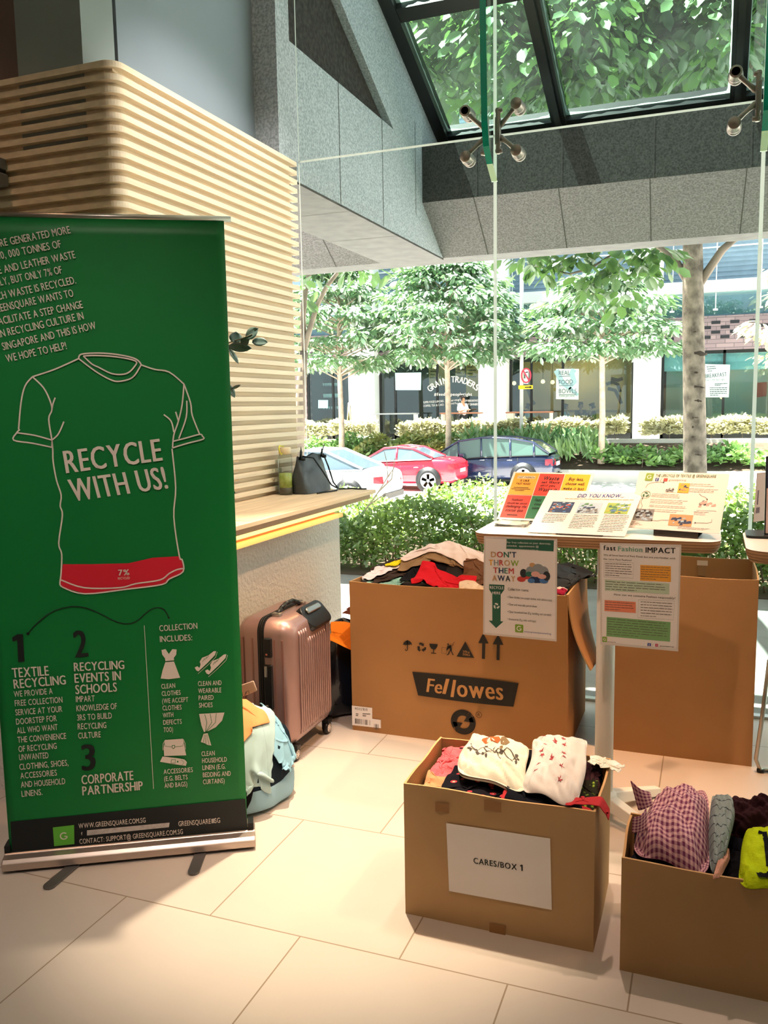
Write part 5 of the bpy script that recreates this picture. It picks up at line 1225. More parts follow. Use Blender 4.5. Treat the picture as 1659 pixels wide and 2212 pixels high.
W(mb, 'heading', [INK, mat('heading_green', '#7fae9a', 0.5)], nb_)
mb = MB(); P5 = lambda pts, mi, h=0.0008: mb.poly(f, f.pixs(zb5(pts)), h, mi)
P5([(487, 238), (748, 249), (748, 384), (485, 371)], 0); P5([(185, 362), (735, 396), (733, 490), (184, 456)], 1); P5([(182, 537), (448, 554), (448, 648), (180, 630)], 2); P5([(200, 680), (745, 726), (740, 893), (197, 846)], 3)
for q in ([(178, 210), (428, 221), (426, 352), (176, 340)], [(470, 535), (778, 546), (770, 707), (465, 687)]): mb.stroke(f, f.pixs(zb5(q)), 0.0008, 0.0008, 4, closed=True)
W(mb, 'coloured_panels', [mat('panel_orange', '#f0a73f', 0.5), mat('panel_sage', '#bfd0b8', 0.5), mat('panel_salmon', '#ec8b6b', 0.5), mat('panel_green', '#7fae72', 0.5), mat('outline_grey', '#a79f9d', 0.5)], nb_)
mb = MB()
for i, (q, n_) in enumerate((([(188, 216), (424, 226), (424, 348), (186, 332)], 6), ([(492, 244), (742, 254), (742, 378), (490, 364)], 6), ([(192, 368), (724, 400), (722, 484), (190, 452)], 4), ([(188, 543), (440, 558), (440, 640), (186, 624)], 4), ([(490, 540), (770, 556), (764, 700), (488, 682)], 6), ([(206, 686), (730, 730), (728, 880), (204, 836)], 7))): bars(mb, f, zb5, q, n_, 0, 0.0016, 0.0012, i)
bars(mb, f, zb5, [(207, 890), (345, 899), (345, 906), (207, 897)], 1, 3, 0.0014, 0.0012, 9)
l0, l1 = f.pix(*zb5([(162, 893)])[0]), f.pix(*zb5([(203, 852)])[0]); ml = MB(); logo(ml, f, *l0, *l1, 0.0012, 1, 2); W(ml, 'logo', [INK, LOGO, PK], nb_)
W(mb, 'small_print', INKG, nb_); MSOC = [INKG, LOGO, PK, INKB, mat('social_pink', '#c94a6a', 0.5)]; mb = MB()
P5([(548, 904), (578, 907), (577, 931), (547, 928)], 3, 0.0012); bt(mb, zb5, "f", (558, 929), (567, 930), cap=19, mi=2, f=f, h=0.0016, bold=0.022); W(mb, 'social_icon', MSOC, nb_); mb = MB(); P5([(614, 909), (638, 911), (637, 936), (613, 933)], 4, 0.0012); mb.stroke(f, arc(f.pix(*zb5([(626, 922)])[0]), 0.0016, 0, 360, 12)[:-1], 0.0006, 0.0016, 2, closed=True)
W(mb, 'social_icon', MSOC, nb_); mb = MB(); mb.stroke(f, f.pixs(zb5([(591, 930), (597, 908)])), 0.0006, 0.0012, 0); bt(mb, zb5, "greensquare.sg", (655, 932), (770, 941), cap=11, f=f, h=0.0012, bold=0.022)
W(mb, 'notice_text', [INKG, LOGO, PK, INKB, mat('social_pink', '#c94a6a', 0.5)], nb_)
# ---- slanted leaflets on little easels
def board(label, bl, br, tl, Z, hgt):
    """sheet leaning back: bottom corners on the table at height Z, top found from the sheet's height"""
    A_, B_ = atZ(*bl, Z), atZ(*br, Z); lo_, hi_ = A_[1]-0.02, A_[1]+0.4
    for _ in range(50):
        m_ = (lo_+hi_)/2; T = atY(*tl, m_)
        if np.linalg.norm(T-A_) > hgt: hi_ = m_
        else: lo_ = m_
    u = B_-A_; v = T-A_; f = Frame(A_, u, v); Wd, Hd = np.linalg.norm(u), np.linalg.norm(v); sk_ = (v@f.u)
    t = thing('leaflet_stand', label, 'leaflet', A_+u/2)
    q = lambda s, k, h=0.0: (s*Wd+k*sk_, k*(v@f.v))
    W(MB().slab(f, [q(0, 0), q(1, 0), q(1, 1), q(0, 1)], -0.002, 0.0), 'sheet', PAPER, t)
    b0 = f.p(*q(0.3, 0.45), -0.003); b1 = f.p(*q(0.78, 0.45), -0.003); e0 = f.p(*q(0.3, 0.02), -0.003); e1 = f.p(*q(0.78, 0.02), -0.003); zf_ = 1.0015
    m_ = MB(); th = np.array([0, 0.0, 0.003])
    g0 = np.array([b0[0], b0[1]+0.03, zf_]); g1 = np.array([b1[0], b1[1]+0.03, zf_]); k0 = np.array([e0[0], e0[1]-0.012, zf_]); k1 = np.array([e1[0], e1[1]-0.012, zf_])
    for (p0, p1, p2, p3) in ((b0, b1, g1, g0), (k0, k1, g1, g0)): m_.add([p0, p1, p2, p3, p0+th, p1+th, p2+th, p3+th], [(0, 1, 2, 3), (7, 6, 5, 4), (0, 4, 5, 1), (1, 5, 6, 2), (2, 6, 7, 3), (3, 7, 4, 0)])
    m_.add([k0, k1, e1, e0], [(0, 1, 2, 3)])
    W(m_, 'easel', mat('smoked_acrylic', '#2b2420', 0.25), t)
    return t, f, q
t1, f1, q1 = board('colour-block leaflet of orange, red and green squares at the left end of the white table', (1073, 1121), (1251, 1130), (1110, 1019), 1.012, 0.222)
mb = MB(); cols = {(0, 1): 0, (1, 1): 1, (2, 1): 2, (0, 0): 1, (1, 0): 3, (2, 0): 0}
for (i, j), mi in cols.items():
    a, b_, c, d = 0.03+i*0.315, 0.03+i*0.315+0.308, 0.04+j*0.47, 0.04+j*0.47+0.46; mb.poly(f1, [q1(a, c), q1(b_, c), q1(b_, d), q1(a, d)], 0.0008, mi)
W(mb, 'colour_squares', [mat('sq_orange', '#f4a63a', 0.5), mat('sq_red', '#e0402f', 0.5), mat('sq_amber', '#f6b21f', 0.5), mat('sq_green', '#1f6b45', 0.5)], t1)
mb = MB()
def bq(s, a, b_, k, cap, bold=0.0, sh=0.0, mi=0): mb.text(f1, s, q1(a, k), q1(b_, k), top=q1(a, k+cap), mi=mi, h=0.0016, bold=bold, shear=sh)
mb.poly(f1, [q1(0.075, 0.855), q1(0.30, 0.855), q1(0.30, 0.91), q1(0.075, 0.91)], 0.0012, 1)
for s, a, b_, k in (("FAST FASHION", .08, .295, .862), ("IS LIKE", .125, .24, .79), ("FAST FOOD", .09, .27, .725)): bq(s, a, b_, k, 0.04, 0.022)
for s, a, b_, k, c in (("Waste", .405, .60, .835, .085), ("not Waste", .40, .62, .765, .055), ("until you", .40, .58, .70, .05), ("Waste it", .385, .615, .60, .08), ("Buy less,", .72, .90, .84, .065), ("choose well,", .70, .93, .745, .06), ("make it last", .685, .935, .645, .06), ("fashion", .10, .24, .385, .05), ("should be about", .06, .31, .315, .045), ("challenging the", .055, .315, .245, .055), ("status quo", .07, .29, .165, .06), ("fast", .39, .47, .39, .06), ("cost", .40, .5, .31, .05), ("some", .39, .5, .23, .05)): bq(s, a, b_, k, c, 0.022, 0.25)
for k, (a, b_) in enumerate(((.07, .26), (.05, .29), (.10, .22))): mb.rect(f1, *q1(a, .655-k*.03), *q1(b_, .665-k*.03), 0.0014, 0)
mb.rect(f1, *q1(.11, .085), *q1(.24, .10), 0.0014, 0)
W(mb, 'leaflet_text', [INK, mat('sq_pale', '#f6dfc0', 0.5)], t1)
t2, f2, q2 = board('white DID YOU KNOW leaflet at the front middle of the white table', (1139, 1149), (1349.6, 1158.8), (1186.7, 1058.7), 1.004, 0.222)
zc2 = zoom(1080, 1000, 5.925)
mb = MB(); mb.text(f2, "DID YOU KNOW...", q2(.34, .84), q2(.83, .865), top=q2(.34, .925), mi=0, h=0.001, bold=0.022, shear=0.15)
p_ = [q2(.22, .80), q2(.94, .815)]; r_ = random.Random(4); s = 0
while s < 1:
    l = r_.uniform(.04, .12); a, b_ = np.array(p_[0]), np.array(p_[1]); mb.stroke(f2, [tuple(a+(b_-a)*s), tuple(a+(b_-a)*min(1, s+l))], 0.0022, 0.001, 1); s += l+.012
for c0, c1, rows, k1 in ((.09, .34, 6, .42), (.40, .66, 9, .42), (.71, .965, 11, .44)):
    r_ = random.Random(int(c0*100))
    for k in range(rows):
        y = k1-k*.036; s = c0; e = c1-(.0 if k < rows-1 else .1)-r_.random()*.02
        while s < e: l = min(e-s, r_.uniform(.015, .045)); mb.stroke(f2, [q2(s, y+.01*s), q2(s+l, y+.01*(s+l))], 0.0019, 0.001, 2); s += l+.005
W(mb, 'leaflet_text', [INKB, mat('subline_orange', '#e2a86a', 0.6), INKG], t2)
mb = MB()
def pic(mb, f, q, s0, s1, k0, k1, base, blobs, seed):
    mb.poly(f, [q(s0, k0), q(s1, k0), q(s1, k1), q(s0, k1)], 0.0008, base); r = random.Random(seed)
    for (mi, n_, sz, lo_, hi_) in blobs:
        for _ in range(n_):
            a = r.uniform(s0+.01, s1-.04); b_ = r.uniform(k0+(k1-k0)*lo_, k0+(k1-k0)*hi_); w_ = r.uniform(.5, 1)*sz; g_ = r.uniform(.5, 1)*sz*.9
            mb.poly(f, [q(a, b_), q(min(s1, a+w_), b_+g_*.2), q(min(s1, a+w_*.9), min(k1, b_+g_)), q(a+w_*.2, min(k1, b_+g_*.8))], 0.0010+0.00002*len(mb.f), mi)
pic(mb, f2, q2, .105, .345, .47, .72, 0, ((1, 12, .05, 0, .8), (3, 10, .04, .3, .9), (2, 8, .04, 0, .8), (6, 6, .04, 0, .6), (4, 6, .04, 0, .9)), 1)
mb2 = MB(); pic(mb2, f2, q2, .40, .645, .47, .72, 3, ((7, 26, .04, 0, .42), (4, 14, .03, 0, .35), (0, 4, .06, .42, .5), (5, 3, .05, .6, .8)), 2)
mb3 = MB(); pic(mb3, f2, q2, .695, .93, .485, .73, 8, ((5, 10, .06, .2, .9), (3, 6, .06, .4, .9), (9, 8, .05, 0, .7), (1, 4, .06, .1, .4), (11, 3, .04, .0, .3)), 3)
for m_ in (mb, mb2, mb3): W(m_, 'picture', CLS, t2)
t3, f3, q3 = board('tall white textile lifecycle leaflet with arrows at the right end of the white table', (1353.6, 1139), (1554, 1153), (1381.4, 1017.7), 1.02, 0.225)
mb = MB()
logo(mb, f3, *q3(.085, .83), *q3(.18, .965), 0.001, 0, 3); W(mb, 'logo', [LOGO, LOGO, LOGO, PK], t3); mb = MB()
mb.text(f3, "THE LIFECYCLE OF TEXTILE @ GREENSQUARE", q3(.20, .905), q3(.865, .925), top=q3(.20, .955), mi=1, h=0.001, bold=0.022, shear=0.1)
mb.poly(f3, [q3(.205, .83), q3(.245, .83), q3(.245, .885), q3(.205, .885)], .001, 2); mb.text(f3, "f", q3(.218, .833), q3(.232, .833), top=q3(.218, .878), mi=3, h=.0014, bold=.022); mb.poly(f3, [q3(.30, .83), q3(.345, .83), q3(.345, .885), q3(.30, .885)], .001, 4); mb.stroke(f3, [q3(.262, .83), q3(.28, .885)], .001, .001, 5)
mb.text(f3, "greensquare.sg", q3(.36, .84), q3(.55, .85), top=q3(.36, .875), mi=5, h=.001)
for a, b_, ys in ((.60, .93, (.80, .77, .715, .69, .665)), (.20, .62, (.60, .575, .55, .50, .47, .445, .40, .375, .33, .30)), (.70, .93, (.33, .31, .285)), (.56, .9, (.06, .04)), (.03, .24, (.10, .075, .055))):
    r_ = random.Random(int(a*77))
    for y in ys:
        s = a; e = b_-r_.random()*.12
        while s < e: l = min(e-s, r_.uniform(.02, .06)); mb.stroke(f3, [q3(s, y), q3(s+l, y+.004)], .0012, .001, 5); s += l+.006
for pts in ([(.115, .70), (.13, .765), (.18, .80), (.27, .815), (.30, .81)], [(.72, .64), (.75, .60), (.79, .585), (.81, .555)], [(.90, .22), (.90, .175), (.86, .155), (.74, .15)], [(.45, .165), (.37, .16), (.33, .14), (.27, .145)], [(.11, .31), (.125, .38), (.10, .44), (.105, .50)]):
    mb.stroke(f3, [q3(*p) for p in pts], .0011, .001, 6); e = pts[-1]; d = np.array(q3(*e))-np.array(q3(*pts[-2])); d /= np.linalg.norm(d); nn = np.array([-d[1], d[0]]); p = np.array(q3(*e)); mb.poly(f3, [tuple(p+nn*.0025), tuple(p-nn*.0025), tuple(p+d*.006)], .0012, 6)
mr = MB(); recyc(f3, q3(.135, .58), .011, mr, 1, .001, .4); mr.stroke(f3, arc(q3(.135, .58), .0145, 0, 360, 24)[:-1], .0012, .001, 1, closed=True); W(mr, 'recycling_mark', [LOGO, mat('lifecycle_green', '#2f6a45', .5)], t3)
W(mb, 'leaflet_text', [LOGO, mat('lifecycle_green', '#2f6a45', .5), INKB, PK, CLS[2], INKG, INK], t3)
for a in ((.335, .46, .64, .73, 12, ((4, 14, .03, 0, .6), (7, 8, .03, 0, .6)), 4), (.48, .60, .64, .81, 11, ((0, 5, .04, .1, .7), (6, 5, .04, .1, .8)), 5), (.05, .27, .13, .33, 7, ((4, 12, .06, 0, .8), (3, 10, .05, 0, .8)), 6), (.45, .70, .08, .27, 6, ((6, 8, .06, .3, .9), (0, 8, .07, 0, .7), (3, 5, .04, .1, .6)), 7), (.72, .93, .36, .53, 12, ((7, 6, .05, .4, .9), (4, 3, .04, 0, .7), (10, 8, .06, 0, .8)), 8)):
    m_ = MB(); pic(m_, f3, q3, *a[:5], a[5], a[6]); W(m_, 'picture', CLS, t3)
# pile of flyers beside the colour leaflet
fl = thing('flyer_pile', 'low pile of printed flyers lying at the left end of the white table', 'flyers', atZ(1108, 1134, 1.0)); c0 = atZ(1108, 1134, 1.0)
for k in range(4):
    a = 0.05*k-0.06; g = [[(c0[0]+(x*math.cos(a)-y*math.sin(a)), c0[1]+(x*math.sin(a)+y*math.cos(a)), 1.002+k*0.002+0.006*k*(0.5+0.5*math.cos(x*22+k))*0.5) for y in np.linspace(-.05, .05, 4)] for x in np.linspace(-.055, .055, 8)]
    W(MB().grid(np.array(g), 0, True), 'flyer', mat('flyer_%d' % k, ('#cfcac2', '#a9b3b8', '#d8d3cd', '#c9c4b2')[k], 0.4), fl, solid=0.0008)
# ---- things on the right-hand table
fp0 = Frame(atZ(1645, 1160, 1.0), (1, 0, 0), (0, 0.25, 1)); o0 = fp0.o
tb = thing('tablet_stand', 'black display stand on the right-hand table cut off by the picture edge', 'display', o0)
W(MB().slab(Frame((o0[0], o0[1], 1.001), (1, 0, 0), (0, 1, 0)), rrect(-0.045, -0.04, 0.25, 0.10, 0.02), 0, 0.007), 'base', M_BLACK, tb, bevel=0.002)
hz_ = float(fp0.pix(1652, 985)[1]); xl = float(fp0.pix(1652, 1100)[0])
W(MB().slab(fp0, [(xl, 0.006), (xl+0.26, 0.006), (xl+0.26, hz_), (xl, hz_)], -0.012, 0.0), 'panel', M_BLACK, tb, bevel=0.002)
W(MB().rect(fp0, xl+0.004, 0.012, xl+0.256, hz_*0.60, 0.0006, 0).rect(fp0, xl+0.004, hz_*0.60, xl+0.256, hz_-0.004, 0.0006, 1), 'card', [mat('card_mauve', '#b9a3a0', 0.5), mat('card_navy', '#232b45', 0.4)], tb)
p4 = [atZ(1628, 1128, 1.004), atY(1655, 1142, 2.86), atY(1652, 1058, 2.95), atY(1646, 1060, 2.9)]
f4 = Frame(atZ(1628, 1128, 1.004), (0.55, 0.83, 0), (0.25, 0.3, 1)); t4 = thing('leaflet_stand', 'pale leaflet seen edge-on behind the black display on the right-hand table', 'leaflet', f4.o)
W(MB().slab(f4, [(0, 0), (0.09, 0), (0.09, 0.17), (0.0, 0.17)], -0.002, 0), 'sheet', mat('sheet_mauve', '#cdb3b0', 0.5), t4); W(MB().rect(f4, 0.008, 0.03, 0.03, 0.05, 0.0005).rect(f4, 0.01, 0.06, 0.018, 0.11, 0.0005), 'picture', mat('sheet_dark', '#6b4a58', 0.6), t4)
# chrome leg frame at the right edge, behind the corner box
cf = thing('metal_stand', 'thin chrome leg frame at the right picture edge behind the corner box', 'stand', (0.26, 3.42, 0))
q = [atY(1662, 1425, 3.43), atY(1645, 1560, 3.43), atY(1633, 1640, 3.43), (0.205, 3.43, 0.012), (0.215, 3.44, 0.009), (0.55, 3.5, 0.009)]
W(MB().tube(q, 0.008, 10), 'leg_tube', M_CHROME, cf); W(MB().tube([(0.55, 3.5, 0.009), (0.55, 3.5, 0.40), tuple(atY(1662, 1425, 3.43)+np.array([0.0, 0, 0.0]))], 0.008, 10), 'cross_tube', M_CHROME, cf)
W(MB().lathe([(0.0, 0.0), (0.014, 0.001), (0.014, 0.012), (0.0, 0.013)], (0.207, 3.432, 0), 12), 'foot', M_BLACK, cf)

# ------------------------------------------------------------------ on the counter
CZ = 1.0
bx_, by_ = -1.944, 3.70
bo2 = thing('water_bottle', 'clear drinking bottle with yellow loop and green drink on the counter', 'bottle', (bx_, by_, CZ))
W(MB().lathe([(0.0, 0.001), (0.032, 0.001), (0.0345, 0.006), (0.0345, 0.185), (0.031, 0.196), (0.026, 0.2)], (bx_, by_, CZ), 28), 'body', mat_glass('bottle_clear', (0.88, 0.92, 0.9), 0.08), bo2)
W(MB().lathe([(0.0, 0.004), (0.0315, 0.004), (0.0315, 0.035), (0.0, 0.035)], (bx_, by_, CZ), 24), 'sediment', mat('drink_dark', '#5d564a', 0.4), bo2)
W(MB().lathe([(0.0, 0.036), (0.0315, 0.036), (0.0315, 0.105), (0.0, 0.108)], (bx_, by_, CZ), 24), 'drink', mat('drink_green', '#97ab3e', 0.35, color2='#c3cc7d', scale=30), bo2)
W(MB().lathe([(0.029, 0.198), (0.031, 0.2), (0.031, 0.228), (0.028, 0.232), (0.0, 0.232)], (bx_, by_, CZ), 24), 'cap', mat('cap_cream', '#e2cda9', 0.4), bo2)
W(MB().tube([(bx_, by_-0.03, CZ+0.205), (bx_+0.01, by_-0.055, CZ+0.2), (bx_+0.012, by_-0.075, CZ+0.212), (bx_+0.008, by_-0.075, CZ+0.232), (bx_, by_-0.05, CZ+0.242), (bx_, by_-0.01, CZ+0.236)], 0.0035, 8), 'loop', mat('loop_yellow', '#d9d04a', 0.4), bo2)
LEA = mat('grey_leather', '#3d4143', 0.38, spec=0.45, bump=0.15, bscale=90)
hbx = thing('handbag', 'soft dark grey leather handbag slumped on the counter by the slatted wall', 'handbag', (-1.88, 3.86, CZ))
g = []; n_ = 40
for k in range(n_):
    a = 2*PI*k/n_; row = []
    for j in range(11):
        v = j/10; ly = 0.148-0.008*v+0.008*math.sin(v*5); lx = 0.058*(1-v)**0.75+0.006; e = 3.2
        cx_, cy_ = math.cos(a), math.sin(a); yy = ly*np.sign(cy_)*abs(cy_)**(2/e); xx = lx*np.sign(cx_)*abs(cx_)**(2/e)
        nz = noise.fractal(Vector((a*1.3, v*3, 2.0)), 1.0, 2.0, 3); zt = 0.182+0.05*yy+0.006*math.sin(yy*40)
        row.append((-1.885+xx+0.010*nz*(1-v)*v*4-0.012*v, 3.865+yy, CZ+0.002+zt*v+0.004*nz*(v > 0.1)))
    g.append(row)
W(MB().grid(np.array(g), 0, True, True), 'bag_body', LEA, hbx, subsurf=1)

W(MB().lathe([(0.0, 0.0), (0.04, 0.0)], (-1.885, 3.86, CZ+0.003), 8), 'bag_base', LEA, hbx)
for yy, s_ in ((3.745, 1), (3.985, 1)):
    W(MB().tube([(-1.885, yy, CZ+0.17), (-1.88, yy+0.005, CZ+0.2), (-1.875, yy+0.02*(1 if yy > 3.8 else -0.4), CZ+0.232)], [0.006, 0.005, 0.0015], 8).tube([(-1.885, yy, CZ+0.17), (-1.875, yy-0.012, CZ+0.2), (-1.87, yy-0.025, CZ+0.215)], [0.006, 0.004, 0.0015], 8).lathe([(0.0, -0.01), (0.013, -0.006), (0.013, 0.006), (0.0, 0.01)], (-1.868, yy, CZ+0.172), 10), 'tie', M_BLACK, hbx)
W(MB().tube([(-1.875, 3.75, CZ+0.185), (-1.84, 3.80, CZ+0.175), (-1.815, 3.86, CZ+0.10), (-1.80, 3.92, CZ+0.03), (-1.78, 3.965, CZ+0.006), (-1.72, 4.0, CZ+0.006), (-1.68, 3.985, CZ+0.006), (-1.64, 4.0, CZ+0.006)], [0.004]*8, 8), 'strap', M_BLACK, hbx)
W(MB().tube([(-1.87, 3.98, CZ+0.185), (-1.838, 3.97, CZ+0.12), (-1.81, 3.965, CZ+0.04), (-1.785, 3.97, CZ+0.008), (-1.765, 3.9, CZ+0.005), (-1.79, 3.8, CZ+0.005), (-1.80, 3.75, CZ+0.005)], 0.004, 8), 'strap', M_BLACK, hbx)
# eucalyptus in a vase hidden by the banner
vx, vy = -1.86, 2.72
eu = thing('eucalyptus', 'eucalyptus sprigs peeping out from behind the right edge of the banner', 'plant', (vx, vy, CZ))
W(MB().lathe([(0.0, 0.001), (0.045, 0.001), (0.06, 0.05), (0.055, 0.13), (0.03, 0.19), (0.034, 0.22), (0.028, 0.22)], (vx, vy, CZ), 24), 'vase', mat('vase_clay', '#8c7f74', 0.6), eu)
def leaf3(mb, c, d, up, l, w_):
    c = np.array(c, float); d = np.array(d, float); d /= np.linalg.norm(d); s_ = np.cross(d, up); s_ /= np.linalg.norm(s_); nn = np.cross(s_, d); g_ = []
    for i in range(7):
        t = i/6; wd = w_*math.sin(PI*min(1, t*0.96+0.04))**0.7
        g_.append([c+d*l*t+s_*wd*k+nn*(0.18*w_*(abs(k)-0.5)-0.12*l*t*t) for k in (-1, -0.5, 0, 0.5, 1)])
    mb.grid(np.array(g_), 0, True)
M_EU = mat_leaf('eucalyptus_leaf', '#3c4f47', '#6f8f8c', 0.15, 14, 0.12)
YE = 2.80
def ep(x, y): return atY(x, y, YE)
for pts, lv in (([(vx, vy, CZ+0.2), (-1.78, 2.76, 1.45), tuple(ep(480, 748)), tuple(ep(500, 738)), tuple(ep(524, 731)), tuple(ep(545, 722))], (((532, 731), (556, 708), 0.022, 0), ((545, 738), (577, 738), 0.017, 1), ((508, 742), (510, 716), 0.024, 2), ((494, 748), (541, 752), 0.018, 3), ((520, 742), (538, 734), 0.019, 4), ((494, 752), (516, 784), 0.010, 5))),
                ([(vx, vy, CZ+0.2), (-1.76, 2.78, 1.35), tuple(ep(478, 850)), tuple(ep(500, 840))], (((500, 840), (519, 832), 0.006, 6), ((492, 830), (508, 858), 0.013, 7)))):
    W(MB().tube(pts, 0.0022, 6), 'stem', mat('eucalyptus_stem', '#5b5a46', 0.7), eu)
    for a, b_, w_, k in lv:
        A_, B_ = ep(*a), ep(*b_); m_ = MB(); leaf3(m_, A_, B_-A_, np.array([0.3+0.2*k % 3, -1.0, 0.5-0.2*(k % 4)]), np.linalg.norm(B_-A_), w_); W(m_, 'leaf', M_EU, eu, solid=0.0012)
# small grey fitting on the slatted face at the left edge
br0 = atY(2, 404, 2.60); br1 = atY(11, 342, 2.60)
bk_ = thing('wall_fitting', 'small grey metal fitting on the slatted wall at the left picture edge', 'fitting', (br1[0]-0.05, 2.585, br0[2]))
W(MB().box(br1[0]-0.1, br1[0], 2.555, 2.61, br0[2], br0[2]+0.045).box(br1[0]-0.1, br1[0]-0.004, 2.555, 2.61, br0[2]+0.06, br1[2]), 'clamp', mat('fitting_grey', '#77787a', 0.4, metal=0.4), bk_, bevel=0.004)
W(MB().box(br1[0]-0.1, br1[0]-0.012, 2.562, 2.611, br0[2]+0.044, br0[2]+0.061), 'bracket', M_BLACK, bk_)
# ================================================================== outside
RZ = -1.12
M_ROAD = mat('pale_road', '#d2cfca', 0.9, var=0.05, scale=2); M_SOIL = mat('soil', '#4a3d30', 0.95, var=0.2, scale=8); M_KERB = mat('kerb_white', '#d9d5cd', 0.8)
struct(MB().box(-60, 45, 9.2, 70, RZ-0.3, RZ).build('ground_road', M_ROAD))
struct(MB().box(-12, 6, 6.62, 9.2, RZ-0.3, -0.004).build('ground_bed', M_SOIL))
struct(MB().box(-12, 6, 8.75, 9.25, RZ, 0.06).build('kerb_ledge', M_KERB))
def leafcloud(name, m_, parent, P, D, U, L, Wd, label=None, kind=None):
    """many leaves as one mesh: base, right, tip, left, midrib; P base, D towards the tip, U face normal"""
    P = np.asarray(P, float); N = len(P); D = D/np.linalg.norm(D, axis=1, keepdims=True); S_ = np.cross(D, U); S_ /= (np.linalg.norm(S_, axis=1, keepdims=True)+1e-9); Nn = np.cross(S_, D)
    L = np.broadcast_to(L, (N,))[:, None]; Wd = np.broadcast_to(Wd, (N,))[:, None]
    at = lambda t, k, z: P+D*L*t+S_*Wd*k+Nn*(Wd*z-L*0.16*t*t)
    V = np.stack([P, at(.28, .40, .06), at(.68, .46, .06), at(1.0, 0, 0), at(.68, -.46, .06), at(.28, -.40, .06), at(.28, 0, -.08), at(.68, 0, -.08)], 1).reshape(-1, 3)
    b_ = np.arange(N)[:, None]*8; F = np.concatenate([b_+np.array([q]) for q in ((0, 1, 6), (1, 2, 7), (1, 7, 6), (2, 3, 7), (0, 6, 5), (5, 6, 7), (5, 7, 4), (4, 7, 3))], 0)
    if parent is not None: V = V-np.array(parent.location)
    me = bpy.data.meshes.new(name); me.vertices.add(len(V)); me.vertices.foreach_set('co', V.ravel()); me.loops.add(F.size); me.loops.foreach_set('vertex_index', F.ravel().astype(np.int32)); me.polygons.add(len(F)); me.polygons.foreach_set('loop_start', np.arange(len(F), dtype=np.int32)*3)
    me.materials.append(m_); me.update(); me.validate()
    o = bpy.data.objects.new(name, me); COL.objects.link(o)
    if parent is not None: o.parent = parent
    return o
def rosettes(C, out, n, r, L, seed, droop=0.4, flat=0.5):
    """leaves round each shoot C pointing outward and drooping"""
    g = rng(seed); C = np.repeat(np.asarray(C), n, 0); O = np.repeat(np.asarray(out), n, 0); N = len(C)
    off = g.normal(0, 1, (N, 3)); off[:, 2] *= flat; P = C+off*r*0.45
    D = off/np.linalg.norm(off, axis=1, keepdims=True)+O*0.6; D[:, 2] = D[:, 2]*0.4-droop*g.uniform(0.4, 1.2, N)
    U = np.tile([0, 0, 1.0], (N, 1))+g.normal(0, 0.35, (N, 3)); return P, D, U, L*g.uniform(0.7, 1.2, N)
M_LS = mat_leaf('street_tree_leaf', '#3c6b45', '#6a9a6b', 0.22, 1.2, 0.30, '#8fbf6a'); M_BARK = mat('bark_pale', '#b5a693', 0.9, var=0.2, scale=6, bump=0.3, bscale=20); M_BARKD = mat('bark_grey', '#7b6f63', 0.9, var=0.3, scale=4, bump=0.5, bscale=14)
# planting strip across the road
s_ = MB(); F_ = Frame((0, 0, 0), (0, 1, 0), (0, 0, 1)); prof = [(27.9, RZ), (27.9, -0.72), (28.1, -0.72), (30.7, 0.02), (30.7, 0.16), (31.0, 0.16), (31.0, 0.05), (33.0, 0.05), (33.0, RZ)]
for i in range(len(prof)-2):
    (a, b_), (c, d) = prof[i], prof[i+1]; s_.add([(-40, a, b_), (30, a, b_), (30, c, d), (-40, c, d)], [(3, 2, 1, 0)], 1 if i == 2 else 0)
struct(s_.build('planting_bank', [M_KERB, M_SOIL]))
def street_tree(label, x, y, z0, zc0, zc1, R, seed, n=170, tiers=5, mleaf=None, leaf=0.27, nl=18, cone=0.5):
    t = thing('street_tree', label, 'tree', (x, y, z0), group=None); g = rng(seed); zf = zc0+0.15*(zc1-zc0)
    W(MB().tube([(x, y, z0-0.2), (x+.03, y, z0+1.2), (x-.02, y, zf), (x+.03, y, zf+(zc1-zc0)*.5), (x, y, zc1-.3)], [0.12, 0.10, 0.085, 0.05, 0.02], 9), 'trunk', M_BARK, t)
    C = []; O = []; br_ = MB()
    for k in range(n):
        ti = g.randint(tiers); v = (ti+g.uniform(-.22, .22)+0.5)/tiers; rad = R*(math.sin(PI*min(1, (v*0.86+0.14)))**0.6)*(1-cone*v)*1.25; a = g.uniform(0, 2*PI); q = rad*math.sqrt(g.uniform(0.08, 1))
        c = np.array([x+q*math.cos(a), y+q*math.sin(a), zc0+v*(zc1-zc0)-0.10*(q/max(R, .1))**2]); C.append(c); O.append([math.cos(a), math.sin(a), 0])
        if k % 6 == 0: br_.tube([(x, y, min(zc1-.4, c[2]-0.25*q)), tuple((np.array([x, y, c[2]-.1])+c)/2), tuple(c)], [0.03, 0.018, 0.008], 5)
    W(br_, 'branches', M_BARK, t); P, D, U, L = rosettes(C, O, nl, 0.42, leaf, seed+1, 0.55, 0.35)
    leafcloud('foliage', mleaf or M_LS, t, P, D, U, L, L*0.46); return t
street_tree('tiered young street tree standing left of the white car across the road', -12.65, 28.5, -0.38, 2.7, 6.7, 2.35, 101, n=400, cone=0.4)
street_tree('dense rounded street tree in front of the lettered shop window', -8.6, 28.5, -0.4, 2.95, 6.7, 2.6, 102, n=560, tiers=8, cone=0.45)
street_tree('wide flat-topped street tree in front of the poster window', -3.4, 28.5, -0.35, 2.9, 5.6, 2.5, 103, n=380, tiers=4, cone=0.35)
street_tree('sparse sunlit tree at the right picture edge across the road', 2.0, 29.0, -0.3, 2.4, 5.6, 1.2, 104, n=50, tiers=4, mleaf=mat_leaf('pale_tree_leaf', '#b9c08a', '#dcd9b0', 0.3, 2))
